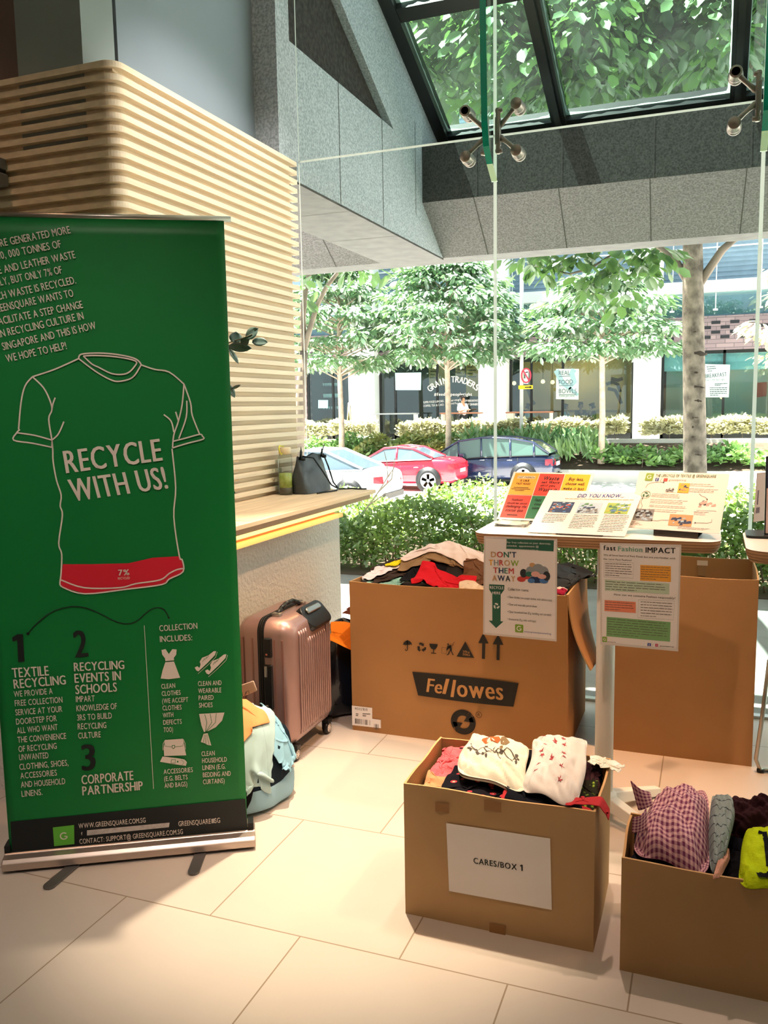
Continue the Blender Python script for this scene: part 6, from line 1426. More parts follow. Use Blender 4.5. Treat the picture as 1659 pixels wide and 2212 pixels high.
# low shrubs on the bank
def shrubs(name, label, x0, x1, y0, y1, zf, h, n, L, m_, seed, cat='shrubs', kind=None):
    g = rng(seed); t = thing(name, label, cat, ((x0+x1)/2, (y0+y1)/2, zf((y0+y1)/2))); X = g.uniform(x0, x1, n); Y = g.uniform(y0, y1, n); lum = (0.9+0.1*np.sin(X*3.1+seed)) if cat == 'hedge' else 0.6+0.4*np.sin(X*3.1+seed)*np.sin(X*1.3)
    Z = np.array([zf(v) for v in Y])+h*lum*g.uniform(0.1, 1, n)**0.6; P = np.stack([X, Y, Z], 1); D = g.normal(0, 1, (n, 3)); D[:, 2] = np.abs(D[:, 2])*0.6; U = np.tile([0, -.3, 1.0], (n, 1))+g.normal(0, .5, (n, 3))
    leafcloud('foliage', m_, t, P, D, U, L*g.uniform(.7, 1.3, n), L*0.5)
    st = MB()
    for k in range(int((x1-x0)*2)):
        x = g.uniform(x0, x1); y = g.uniform(y0, y1); st.tube([(x, y, zf(y)), (x+g.uniform(-.1, .1), y, zf(y)+h*.7)], 0.012, 4)
    W(st, 'stems', M_BARKD, t); return t
zb_f = lambda y: -0.72+0.74*(y-28.1)/2.6
M_SH = mat_leaf('bank_shrub_leaf', '#4f8344', '#93b866', 0.3, 1.5); M_SH2 = mat_leaf('bank_shrub_yellow', '#5d8f4a', '#c2b262', 0.3, 1.0); M_VAR = mat_leaf('variegated_leaf', '#b9b684', '#e6e3c6', 0.25, 2.5); M_STRAP = mat_leaf('strap_leaf', '#4a7f4c', '#8fb06a', 0.3, 1)
shrubs('shrub_bed', 'low bright green shrubs on the bank behind the white car', -16.5, -12.2, 28.3, 30.4, zb_f, 0.55, 2600, 0.2, M_SH, 111)
shrubs('shrub_bed', 'green and yellow shrubs on the bank behind the red car', -12.2, -8.3, 28.3, 30.4, zb_f, 0.7, 2600, 0.22, M_SH2, 112)
shrubs('shrub_bed', 'low round-leaved shrubs on the bank right of the dark blue car', -3.6, 4.5, 28.3, 29.3, zb_f, 0.55, 3000, 0.24, M_SH, 113)
g = rng(5); n_ = 900; X = g.uniform(-8.3, -3.6, n_); Y = g.uniform(28.3, 30.3, n_); t = thing('strap_leaf_clump', 'long-leaved green plants on the bank behind the dark blue car', 'plant', (-6, 29.3, -.4))
D = g.normal(0, .5, (n_, 3)); D[:, 2] = 0.8; leafcloud('foliage', M_STRAP, t, np.stack([X, Y, np.array([zb_f(v) for v in Y])+0.1+.3*g.rand(n_)], 1), D, np.tile([0, -1., .3], (n_, 1))+g.normal(0, .4, (n_, 3)), 0.6*g.uniform(.6, 1.2, n_), 0.10)
for i, (xa, xb, lab) in enumerate(((-16.6, -14.6, 'clipped cream variegated hedge, the first block from the left by the dark shelf window'), (-14.4, -12.6, 'cream variegated hedge block in front of the easel sign'), (-11.5, -8.2, 'long cream variegated hedge block below the lettered shop window'), (-8.0, -6.6, 'short cream variegated hedge block beside the sign pole'), (-6.2, -2.9, 'cream variegated hedge block below the poster window'), (-2.4, 4.6, 'long cream variegated hedge block at the right behind the big trunk'))):
    shrubs('hedge', lab, xa, xb, 31.2, 31.9, lambda y: 0.10, 0.78, int(1000*(xb-xa)), 0.16, M_VAR, 120+i, 'hedge')
# near hedge just outside the glass
g = rng(31); n_ = 52000; hx = g.uniform(-7.5, 3.2, n_); hy = 6.72+2.0*g.rand(n_)
top = 0.50+0.07*np.sin(hx*2.3)+0.06*np.sin(hx*5.1+1)+0.05*np.sin(hy*6+hx*3); v = g.rand(n_); hz = np.where(g.rand(n_) < 0.55, top*(0.82+0.2*v), top*(0.12+0.88*v**0.8)); fr = g.rand(n_) < 0.40; hy = np.where(fr, 6.72+0.3*g.rand(n_), hy); hz = np.where(fr, top*(0.04+0.96*g.rand(n_)**0.7), hz)
t = thing('near_hedge', 'low leafy green hedge just outside the glass behind the boxes', 'hedge', (-2, 7.6, 0))
D = g.normal(0, 1, (n_, 3)); D[:, 2] = np.abs(D[:, 2])*.8+.1; M_HG = mat_leaf('hedge_leaf', '#3a6131', '#82a148', 0.3, 2.2, 0.10, '#98b848')
leafcloud('foliage', M_HG, t, np.stack([hx, hy, hz], 1), D, np.tile([0, -.4, 1.], (n_, 1))+g.normal(0, .5, (n_, 3)), 0.055*g.uniform(.6, 1.3, n_), 0.030)
st = MB()
for k in range(230):
    x = g.uniform(-7.4, 3.1); y = 6.74+0.8*g.rand()**2; h_ = g.uniform(.3, .52); st.tube([(x, y, 0), (x+g.uniform(-.05, .05), y+.01, h_*.5), (x+g.uniform(-.1, .1), y, h_)], [0.009, 0.007, 0.003], 5)
W(st, 'stems', mat('hedge_stem', '#6d5b45', 0.9), t)
# bare twigs of a sapling rising out of the hedge by the counter
tw = thing('bare_sapling', 'thin bare sapling twigs rising from the hedge beyond the counter end', 'plant', atY(772, 1120, 6.9)); m_ = MB()
for pts in (((765, 1150), (790, 1100), (818, 1062), (838, 1030), (836, 1000), (830, 975)), ((818, 1062), (846, 1035), (853, 990)), ((838, 1030), (852, 1010)), ((795, 1092), (835, 1065))):
    P = [atY(*p, 6.9) for p in pts]; m_.tube(P, [0.008-0.005*i/(len(P)-1) for i in range(len(P))], 5)
W(m_, 'twigs', mat('twig_grey', '#a69c8d', 0.9), tw)
# big near tree on the right, with its crown over the canopy
M_NL = mat_leaf('big_leaf', '#34533a', '#5b7f50', 0.32, 1.6, 0.08, '#78a052')
bt_ = thing('large_tree', 'large grey-trunked tree standing near the glass on the right with a forked top', 'tree', (-0.22, 12.0, RZ))
tr = [(-0.20, 12, RZ-.1), (-0.21, 12, 0.5), (-0.25, 12, 1.6), (-0.29, 12, 2.6), (-0.30, 12, 3.0), (-0.33, 12, 3.8), (-0.4, 11.9, 5.2), (-0.6, 11.8, 6.6)]
W(MB().tube(tr, [0.165, 0.15, 0.142, 0.135, 0.13, 0.115, 0.09, 0.04], 18), 'trunk', mat('mottled_bark', '#5d544a', 0.9, color2='#978b7c', scale=9, bump=0.8, bscale=26, stretch=(1, 1, 0.8)), bt_)
sc_ = MB(); g = rng(77)
def scar(zz, a0, da, h_):
    n_ = 9; r_ = 0.1475-0.012*(zz-0.5)/2
    for i in range(n_-1):
        q = []
        for (k_, s__) in ((i, -1), (i+1, -1), (i+1, 1), (i, 1)):
            a = a0+da*(k_/(n_-1)-.5); hh_ = h_*math.sin(PI*(k_+.4)/n_)*(0.7+.3*math.sin(k_*2+zz*9)); q.append((-0.21-.042*max(0, (zz-.5)/2.1)+(r_+.002)*math.cos(a), 12+(r_+.002)*math.sin(a), zz+s__*hh_+.01*math.sin(a*3)))
        sc_.add(q, [(0, 1, 2, 3)])
for zz, da, h_ in ((2.03, 2.6, .035), (1.60, 1.6, .018), (1.42, .7, .02), (1.20, 1.3, .015), (0.95, .9, .018), (0.72, .6, .012), (2.3, .5, .012), (1.78, .4, .02), (1.08, .35, .02)): scar(zz, -PI/2+g.uniform(-.5, .5), da, h_)
W(sc_, 'bark_scars', mat('bark_scar', '#3d352d', 0.95, var=.3, scale=9), bt_)
for P, R_ in (([(-0.31, 12, 2.88), tuple(atY(1460, 565, 12)), tuple(atY(1420, 530, 12)), (-1.1, 11.8, 3.75), (-1.9, 11.4, 4.3), (-2.8, 11.0, 4.9)], [.06, .05, .045, .04, .03, .015]), ([(-0.27, 12, 2.85), tuple(atY(1560, 540, 12)), tuple(atY(1592, 512, 12)), (0.5, 12, 4.2), (1.2, 11.8, 5.2)], [.06, .05, .045, .04, .02]),
              ([(-1.1, 11.8, 3.75), (-1.5, 11.5, 3.55), tuple(atY(1330, 545, 11.3)), tuple(atY(1275, 580, 11.2)), tuple(atY(1230, 592, 11.2)), tuple(atY(1160, 575, 11.2))], [.03, .025, .02, .015, .012, .006]), ([(-0.4, 11.9, 5.2), (-1.4, 11, 5.6), (-2.4, 10.4, 5.5), (-3.2, 9.9, 5.7)], [.06, .05, .035, .02]), ([(-0.33, 12, 4.4), (0.2, 11, 5.0), (0.4, 10, 5.3), (-.2, 9.4, 5.5)], [.06, .05, .035, .02])):
    W(MB().tube(P, R_, 9), 'branch', M_BARKD, bt_)
g = rng(41); C = []
def blob(c, r, n): 
    q = g.normal(0, 1, (n, 3)); q /= np.linalg.norm(q, axis=1, keepdims=True); return np.array(c)+q*np.array(r)*(g.rand(n, 1)**0.4)
Cc = np.concatenate([blob((-1.0, 11.2, 6.0), (3.3, 2.2, 1.5), 380), blob((-2.4, 10.2, 5.5), (1.8, 1.4, .9), 150), blob((0.8, 11.0, 5.6), (2.0, 1.8, 1.1), 150), blob((-1.2, 9.6, 5.2), (1.8, 1.0, .6), 110)])
Cl = [atY(a, b_, 11.2) for a, b_ in ((1125, 560), (1150, 575), (1175, 590), (1205, 600), (1180, 560), (1230, 570), (1255, 610), (1270, 640), (1285, 600), (1310, 575), (1330, 600), (1345, 640), (1350, 570), (1390, 590), (1400, 560), (1430, 580), (1440, 555), (1240, 555), (1300, 555), (1140, 555), (1215, 545), (1265, 550), (1370, 545), (1420, 545), (1335, 665))]
Cc = np.concatenate([Cc, np.array(Cl)]); P, D, U, L = rosettes(Cc, np.zeros_like(Cc), 17, 0.42, 0.20, 42, 0.8, 0.5)
nh = len(Cl)*17; k_ = np.arange(len(P)) >= len(P)-nh; P[k_] = np.repeat(np.array(Cl), 17, 0)+(P[k_]-np.repeat(np.array(Cl), 17, 0))*0.55; keep = ~(k_ & (rng(4).rand(len(P)) < 0.35))
leafcloud('foliage', M_NL, bt_, P[keep], D[keep], U[keep], L[keep], L[keep]*0.55)
# neighbouring tree on the left, its forked limbs seen past the slats
lt = thing('large_tree', 'slender forked tree close outside beyond the slatted wall on the left', 'tree', (-5.6, 11.0, RZ))
P1 = [(-5.62, 11, RZ), (-5.58, 11, 0.6)]+[tuple(atY(*p, 11)) for p in ((652, 820), (656, 760))]
W(MB().tube(P1, [.1, .09, .07, .06], 10), 'trunk', M_BARKD, lt)
W(MB().tube([tuple(atY(*p, 11)) for p in ((656, 760), (654, 690), (658, 640), (668, 590))]+[(-5.3, 11, 4.4), (-5.0, 10.8, 5.2)], [.05, .045, .04, .035, .03, .02], 8), 'branch', M_BARKD, lt)
W(MB().tube([tuple(atY(*p, 11)) for p in ((657, 755), (668, 715), (685, 660), (705, 620), (732, 585))]+[(-4.5, 10.9, 4.0), (-4.1, 10.6, 5.0)], [.045, .04, .035, .032, .03, .025, .015], 8), 'branch', M_BARKD, lt)
Cc = np.concatenate([blob((-4.9, 10.6, 5.7), (2.0, 1.7, 1.3), 110), np.array([atY(a, b_, 10.8) for a, b_ in ((715, 588), (755, 585), (800, 582), (838, 575), (868, 572), (780, 580), (820, 575), (650, 650), (655, 620), (645, 600))])]); P, D, U, L = rosettes(Cc, np.zeros_like(Cc), 14, 0.4, 0.21, 52, 0.8, 0.5)
kk = np.arange(len(P)) >= len(P)-140; keep = ~(kk & (rng(6).rand(len(P)) < 0.6)); leafcloud('foliage', M_NL, lt, P[keep], D[keep], U[keep], L[keep], L[keep]*0.48)

# ------------------------------------------------------------------ cafe building across the road
BW = mat('white_render', '#e9ecec', 0.8); BLU = mat('blue_grey_louvre', '#7f97a8', 0.6, var=0.06, scale=3); BRK = None
m = bpy.data.materials.new('mauve_brick'); m.use_nodes = True; nt = m.node_tree; n = nt.nodes; b = n['Principled BSDF']; tc = n.new('ShaderNodeTexCoord'); mp = n.new('ShaderNodeMapping'); mp.inputs['Rotation'].default_value = (PI/2, 0, 0)
br = n.new('ShaderNodeTexBrick'); br.inputs['Scale'].default_value = 1; br.inputs['Brick Width'].default_value = 0.6; br.inputs['Row Height'].default_value = 0.15; br.inputs['Mortar Size'].default_value = 0.012
br.inputs['Color1'].default_value = (*rgb('#7a6a70'), 1); br.inputs['Color2'].default_value = (*rgb('#8d7b7f'), 1); br.inputs['Mortar'].default_value = (*rgb('#5f555b'), 1)
nt.links.new(tc.outputs['Object'], mp.inputs[0]); nt.links.new(mp.outputs[0], br.inputs['Vector']); nt.links.new(br.outputs['Color'], b.inputs['Base Color']); b.inputs['Roughness'].default_value = 0.9; BRK = m
FYB = 33.0; SHOPG = mat_glass('shop_glass', (0.72, 0.84, 0.84), 0.16); DARKIN = mat('shop_interior_dark', '#39464c', 0.8); WARMIN = mat('shop_interior_warm', '#8d7a5c', 0.8, color2='#b79f73', scale=0.5)
bd = MB().box(-30, 12, FYB, FYB+.3, 3.22, 4.42, 0).box(-30, 12, FYB-.3, FYB+1.2, 5.22, 5.62, 1).box(-30, 12, FYB+1.0, FYB+1.3, 4.42, 5.22, 2).box(-30, 12, FYB+1.2, FYB+1.5, 5.62, 9.2, 2).box(-30, 12, FYB-.3, FYB+1.2, 9.2, 9.7, 1).box(-30, 12, FYB+1.2, FYB+1.5, 9.7, 14, 2).box(-30, 12, FYB+5, FYB+5.2, 0, 3.3, 3).box(-30, 12, FYB, FYB+5.2, -0.1, 0.06, 1).box(-30, 12, FYB+.3, FYB+5.2, 3.2, 3.35, 3)
bd.box(-16.7, -16.2, FYB-.02, FYB+.5, 0, 3.3, 0); bd.box(-17.5, -16.7, FYB-.02, FYB+.5, 0, 3.3, 0)
for z in np.arange(5.75, 9.1, .17): bd.box(-30, 12, FYB+1.17, FYB+1.2, z, z+.1, 2)
for z in np.arange(9.8, 13.8, .17): bd.box(-30, 12, FYB+1.17, FYB+1.2, z, z+.1, 2)
bo_ = struct(bd.build('cafe_building', [BRK, BW, BLU, DARKIN]))
for xa, xb in ((-14.05, -12.9), (-8.56, -7.46), (-2.77, -1.83), (3.2, 4.3), (-20.5, -19.4)): W(MB().box(xa, xb, FYB-.5, FYB+.2, -.1, 14), 'column', BW, bo_)
hl = MB()
for r_ in range(4):
    for x in np.arange(-16.6, 10, 0.62):
        xx = x+(r_ % 2)*.31; hl.box(xx, xx+.3, FYB-.012, FYB+.01, 3.62+r_*.17, 3.73+r_*.17)
W(hl, 'brick_openings', mat('opening_dark', '#24262c', 0.9), bo_)
rl = MB()
for z in (6.75, 7.35): rl.tube([(-30, FYB-.2, z), (12, FYB-.2, z)], .022, 5)
for x in np.arange(-16, 10, 1.45): rl.tube([(x, FYB-.2, 5.62), (x, FYB-.2, 7.35)], .018, 5); rl.tube([(x, FYB-.25, 4.6), (x, FYB-.25, 5.2)], .02, 5); rl.box(x-.08, x+.08, FYB-.27, FYB-.22, 4.58, 4.64); rl.box(x-.12, x+.12, FYB-.24, FYB-.2, 7.2, 7.25)
W(rl, 'balcony_rails', BW, bo_)
W(MB().box(-30, 12, FYB-.225, FYB-.215, 4.45, 5.2), 'balcony_glass', mat_glass('balustrade_glass', (.75, .9, .92), .15), bo_)
SG = Frame((0, FYB+.05, 0), (1, 0, 0), (0, 0, 1)); zs5 = zoom(620, 500, 3.1904); zs6 = zoom(1060, 500, 2.7696)
def shopwin(i, xa, xb, ms, warm):
    w = MB().box(xa, xb, FYB+.06, FYB+.075, .06, 3.22, 0)
    for x in (xa+.05, xb-.05, *ms): w.box(x-.045, x+.045, FYB+.03, FYB+.12, .06, 3.22, 1)
    w.box(xa, xb, FYB+.03, FYB+.12, .06, .3, 1); w.box(xa, xb, FYB+.03, FYB+.12, 3.1, 3.22, 1)
    o = struct(w.build('window_%d' % i, [SHOPG, M_BLACK]))
    if warm: W(MB().box(xa, xb, FYB+3.6, FYB+3.7, .06, 3.2), 'back_wall', warm, o)
    return o
w10 = shopwin(10, -16.2, -14.05, (-15.0,), None); w11 = shopwin(11, -12.9, -8.56, (-12.2, -10.4), None); w12 = shopwin(12, -7.46, -2.77, (-6.6, -5.4, -3.9), WARMIN); w13 = shopwin(13, -1.83, 3.2, (0.3,), mat('shop_back_teal', '#8fa9a8', .8, color2='#b7a58f', scale=.4))
for i, (p0, p1, pw) in enumerate(((-15.2, 35, 40), (-10, 35.5, 80), (-5.2, 35, 110), (0.5, 35, 70))):
    ld = bpy.data.lights.new('shop_lamp', 'POINT'); ld.energy = pw; ld.color = (1, .72, .42); ld.shadow_soft_size = .15; lo_ = bpy.data.objects.new('shop_lamp', ld); COL.objects.link(lo_); lo_.location = (p0, p1, 2.6)
def onwin(mb, z, pts, mi, h=.01): mb.poly(SG, SG.pixs(z(pts)), h, mi)
def panelthing(name, label, cat, z, pts, m_, y=None, th=.03):
    f = Frame((0, y or FYB+.02, 0), (1, 0, 0), (0, 0, 1)); p = f.pixs(z(pts)); c = np.mean(p, 0); t = thing(name, label, cat, f.p(c[0], min(q[1] for q in p))); W(MB().slab(f, p, -th, 0), 'panel', m_, t); return t, f
# lettering on the cafe window
SIGNW = mat('window_lettering', '#f4f6f4', .6)
ca = np.array(SG.pix(*zs5([(1148, 1290)])[0])); ra = np.linalg.norm(np.array(SG.pix(*zs5([(1148, 1040)])[0]))-ca); word = "GRAIN TRADERS"; mb = MB(); span = math.radians(84)
for k, ch in enumerate(word):
    if ch == ' ': continue
    a = math.radians(90)+span/2-span*(k+.5)/len(word); c = ca+ra*np.array([math.cos(a), math.sin(a)]); tdir = np.array([math.sin(a), -math.cos(a)]); ndir = np.array([math.cos(a), math.sin(a)]); wd = .085 if ch != 'I' else .03
    mb.text(SG, ch, tuple(c-tdir*wd), tuple(c+tdir*wd), top=tuple(c-tdir*wd+ndir*.26), h=.03, bold=.022)
W(mb, 'arched_lettering', SIGNW, w11); mb = MB()
bt(mb, zs5, "#feedingpeopleright", (1015, 1132), (1277, 1132), cap=22, f=SG, h=.03, bold=.022)
for s, a, b_ in (("SUPER FOOD LUNCHES-", (942, 1185), (1085, 1175)), ("COFFEE, TEA & CAKE-", (942, 1210), (1085, 1200)), ("WARM BREAKFASTS-", (1200, 1174), (1335, 1172)), ("EARLY DINNERS-", (1210, 1200), (1328, 1198)), ("Serving", (1125, 1172), (1188, 1166)), ("Good Food", (1110, 1192), (1195, 1190))): bt(mb, zs5, s, a, b_, cap=15, f=SG, h=.03)
W(mb, 'small_lettering', SIGNW, w11)
# shop contents
sh_ = thing('display_shelf', 'dark wall shelves of pale cups and jars in the leftmost shop window', 'shelf', (-15.6, FYB+1.2, .06)); m_ = MB().box(-16.1, -15.1, FYB+1.5, FYB+1.55, .06, 3.1)
for z in (0.9, 1.35, 1.85, 2.35): m_.box(-16.1, -15.1, FYB+1.15, FYB+1.5, z-.03, z)
W(m_, 'rack', DARKIN, sh_)
CUPW = mat('cup_pale', '#b9cfcc', .5, emit=.25)  # faint emission stands in for shop light on the cups
cupm = MB().lathe([(0.0, 0), (.035, 0), (.05, .1), (.0, .1)], (0, 0, 0), 10)
c0 = None
for ri, (z, n_, sc) in enumerate(((1.35, 7, .9), (1.85, 11, 1.3), (2.35, 10, 1.0))):
    for k in range(n_):
        if c0 is None: c0 = cupm.build('cup', CUPW); o = c0
        else: o = c0.copy(); COL.objects.link(o)
        o.location = (-16.02+k*.9/n_+.03*(ri % 2), FYB+1.3, z); o.scale = (sc*.8, sc*.8, sc*1.3)
        tag(o, ('pale cup on the lower shelf of the leftmost shop window', 'tall pale jar on the middle shelf of the leftmost shop window', 'pale cup on the top shelf of the leftmost shop window')[ri], 'cup', ('cups on the lower shelf', 'jars on the middle shelf', 'cups on the top shelf')[ri])
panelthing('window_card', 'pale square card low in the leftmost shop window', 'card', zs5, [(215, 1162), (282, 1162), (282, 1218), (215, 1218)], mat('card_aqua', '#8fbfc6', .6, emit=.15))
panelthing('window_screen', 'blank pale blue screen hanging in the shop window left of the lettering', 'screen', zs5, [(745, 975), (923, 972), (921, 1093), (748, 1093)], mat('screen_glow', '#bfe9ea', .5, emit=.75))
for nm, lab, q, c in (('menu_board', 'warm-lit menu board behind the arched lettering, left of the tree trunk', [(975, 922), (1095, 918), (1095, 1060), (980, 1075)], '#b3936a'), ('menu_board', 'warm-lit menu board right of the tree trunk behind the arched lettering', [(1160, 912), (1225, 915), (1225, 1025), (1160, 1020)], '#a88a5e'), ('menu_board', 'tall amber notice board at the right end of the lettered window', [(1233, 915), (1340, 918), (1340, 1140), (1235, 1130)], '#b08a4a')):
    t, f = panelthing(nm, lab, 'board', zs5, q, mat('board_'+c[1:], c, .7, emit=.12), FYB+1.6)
    m_ = MB(); x0_, y0_ = zs5([q[0]])[0]
    for k in range(4): m_.stroke(f, [f.pix(x0_+4, y0_+6+k*7), f.pix(x0_+14+(k % 2)*8, y0_+6+k*7)], .04, .01)
    W(m_, 'board_print', mat('board_ink', '#3a3026', .8), t)
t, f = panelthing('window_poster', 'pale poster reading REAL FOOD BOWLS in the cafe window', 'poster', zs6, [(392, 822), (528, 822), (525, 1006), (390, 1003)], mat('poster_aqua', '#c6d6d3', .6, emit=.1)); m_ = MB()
for s, a, b_ in (("REAL", (408, 860), (474, 858)), ("FOOD", (408, 915), (492, 912)), ("BOWLS", (408, 968), (514, 968))): bt(m_, zs6, s, a, b_, cap=28, f=f, h=.01); m_.stroke(f, f.pixs(zs6([(a[0], a[1]+9), (b_[0], b_[1]+7)])), .02, .01)
bt(m_, zs6, "Come get some!", (410, 990), (505, 988), cap=13, f=f, h=.01); W(m_, 'poster_text', mat('poster_ink', '#3e5058', .7), t)
m_ = MB(); m_.stroke(f, f.pixs(zs6([(392, 830), (425, 900), (470, 935), (500, 900), (485, 850), (500, 825)])), .2, .006); m_.stroke(f, f.pixs(zs6([(470, 935), (500, 960), (522, 980)])), .12, .006); W(m_, 'poster_picture', mat('poster_blue', '#8fb0ba', .7), t)
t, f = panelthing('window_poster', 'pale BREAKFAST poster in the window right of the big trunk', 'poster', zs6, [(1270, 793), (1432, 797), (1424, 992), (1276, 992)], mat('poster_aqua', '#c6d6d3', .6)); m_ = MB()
bt(m_, zs6, "BREAKFAST", (1283, 878), (1412, 866), cap=26, f=f, h=.01, bold=.022); bt(m_, zs6, "Start the day right", (1283, 893), (1405, 890), cap=12, f=f, h=.01); bars(m_, f, zs6, [(1290, 805), (1350, 800), (1352, 838), (1300, 842)], 3, 0, .03, .01, 2); bars(m_, f, zs6, [(1340, 908), (1420, 905), (1420, 922), (1340, 925)], 2, 0, .03, .01, 3); bars(m_, f, zs6, [(1310, 930), (1420, 930), (1415, 985), (1312, 985)], 5, 0, .03, .01, 4)
W(m_, 'poster_text', mat('poster_ink', '#3e5058', .7), t)
t, f = panelthing('wall_mural', 'warm mural of dark branches on the cafe back wall', 'mural', zs6, [(185, 760), (800, 760), (800, 1068), (190, 1068)], mat('mural_warm', '#9c8a69', .8, color2='#c2a772', scale=.6), FYB+3.5); m_ = MB()
for pts in ([(200, 890), (230, 960), (245, 1010), (262, 1035)], [(690, 915), (730, 900), (760, 915), (775, 960)], [(700, 940), (745, 950), (770, 1000), (782, 1030)], [(720, 880), (760, 890), (790, 880)]): m_.stroke(f, f.pixs(zs6(pts)), .14, .01)
W(m_, 'branch_pattern', mat('mural_ink', '#2f3430', .8), t)
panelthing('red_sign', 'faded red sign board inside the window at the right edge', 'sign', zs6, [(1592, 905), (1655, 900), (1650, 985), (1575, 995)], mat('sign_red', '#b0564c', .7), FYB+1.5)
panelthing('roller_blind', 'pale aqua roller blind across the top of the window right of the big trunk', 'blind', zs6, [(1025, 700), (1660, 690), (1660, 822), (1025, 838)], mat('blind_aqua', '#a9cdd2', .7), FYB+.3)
for k, (a, b_) in enumerate(((140, 908), (312, 898), (370, 902), (1385, 990))):
    p = atY(*zs6([(a, b_)])[0], FYB+2.2); o = MB().lathe([(0, -.09), (.07, -.06), (.09, 0), (.06, .07), (0, .09)], (0, 0, 0), 12).build('pendant_lamp', mat('bulb_glow', '#ffd49a', .4, emit=3.0)); o.location = tuple(p); tag(o, ('round glowing lamp beside the sign pole', 'glowing lamp left of the REAL FOOD BOWLS poster, first of two', 'glowing lamp touching the left edge of the REAL FOOD BOWLS poster', 'small glowing lamp below the BREAKFAST poster')[k], 'lamp')
    W(MB().tube([tuple(p+np.array([0, 0, .08])), (p[0], p[1], 3.2)], .01, 5), 'cord', M_BLACK, o)
# benches with counters outside the cafe
for lab, a, b_ in (('grey bar bench outside the lettered shop window', (605, 1255), (900, 1252)), ('brown bar bench under the lettering at the right', (1062, 1250), (1342, 1247))):
    p, q = atY(*zs5([a])[0], 32.2), atY(*zs5([b_])[0], 32.2); t = thing('bench_table', lab, 'table', ((p[0]+q[0])/2, 32.2, .06)); W(MB().box(p[0], q[0], 32.0, 32.4, p[2]-.05, p[2]), 'tabletop', mat('bench_'+lab[:4], '#8b8f94' if lab[0] == 'g' else '#8a5b48', .6), t)
    for x in (p[0]+.08, q[0]-.08): W(MB().box(x-.04, x+.04, 32.05, 32.35, .06, p[2]-.05), 'leg', BW, t)
p, q = atY(*zs6([(95, 1080)])[0], 32.2), atY(*zs6([(372, 1075)])[0], 32.2); t = thing('bench_table', 'bar bench with a white end panel behind the sign pole', 'table', ((p[0]+q[0])/2, 32.2, .06)); W(MB().box(p[0], q[0], 32, 32.4, p[2]-.05, p[2]), 'tabletop', mat('bench_brow', '#8a5b48', .6), t); W(MB().box(p[0]+.05, p[0]+.3, 32.05, 32.35, .06, p[2]-.05), 'leg', BW, t); W(MB().box(q[0]-.1, q[0]-.02, 32.05, 32.35, .06, p[2]-.05), 'leg', BW, t)
t = thing('easel_sign', 'folding easel sign standing beside the white column at the left', 'sign', (-14.3, 32.3, .06)); e0, e1, e2 = atY(*zs5([(408, 1305)])[0], 32.3), atY(*zs5([(425, 1180)])[0], 32.3), atY(*zs5([(448, 1310)])[0], 32.3)
for e in (e0, e2): W(MB().tube([tuple(e1), (e[0], e[1], .06)], .03, 6), 'leg', mat('easel_wood', '#d9c98a', .7), t)
W(MB().slab(Frame((0, 32.33, 0), (1, 0, 0), (0, 0, 1)), [(e1[0]-.05, e1[2]-.1), (e0[0]*.7+e1[0]*.3, .55), (e2[0]*.7+e1[0]*.3, .55), (e1[0]+.05, e1[2]-.1)], -.02, 0), 'board', mat('easel_board', '#54584f', .8), t)
# sign pole
pl = thing('sign_pole', 'white street pole carrying a red prohibition sign and a yellow arrow sign', 'pole', (-6.34, 30.0, -.2)); PLW = mat('pole_white', '#eceeec', .5)
W(MB().tube([(-6.34, 30, -.2), (-6.34, 30, 9)], .065, 10), 'post', PLW, pl); fz = Frame((0, 29.9, 0), (1, 0, 0), (0, 0, 1))
m_ = MB(); m_.slab(fz, fz.pixs(zs6([(198, 822), (226, 822), (224, 912), (198, 912)])), -.02, 0, 0); c = fz.pix(*zs6([(212, 862)])[0]); m_.stroke(fz, arc(c, .16, 0, 360, 20, .24)[:-1], .05, .004, 1, closed=True); m_.stroke(fz, [(c[0]-.1, c[1]+.17), (c[0]+.1, c[1]-.17)], .05, .004, 1); m_.stroke(fz, [(c[0]-.05, c[1]-.1), (c[0]-.05, c[1]+.1), (c[0]+.06, c[1]+.12)], .04, .003, 2)
W(m_, 'prohibition_sign', [PLW, mat('sign_ring_red', '#c2334d', .5), INK], pl)
m_ = MB(); m_.slab(fz, fz.pixs(zs6([(166, 922), (252, 920), (252, 942), (166, 944)])), -.02, 0, 0); m_.stroke(fz, fz.pixs(zs6([(204, 933), (244, 931)])), .035, .004, 1); m_.poly(fz, fz.pixs(zs6([(234, 924), (248, 931), (234, 939)])), .004, 1); W(m_, 'arrow_sign', [mat('sign_yellow', '#f2cf1f', .5), INK], pl)

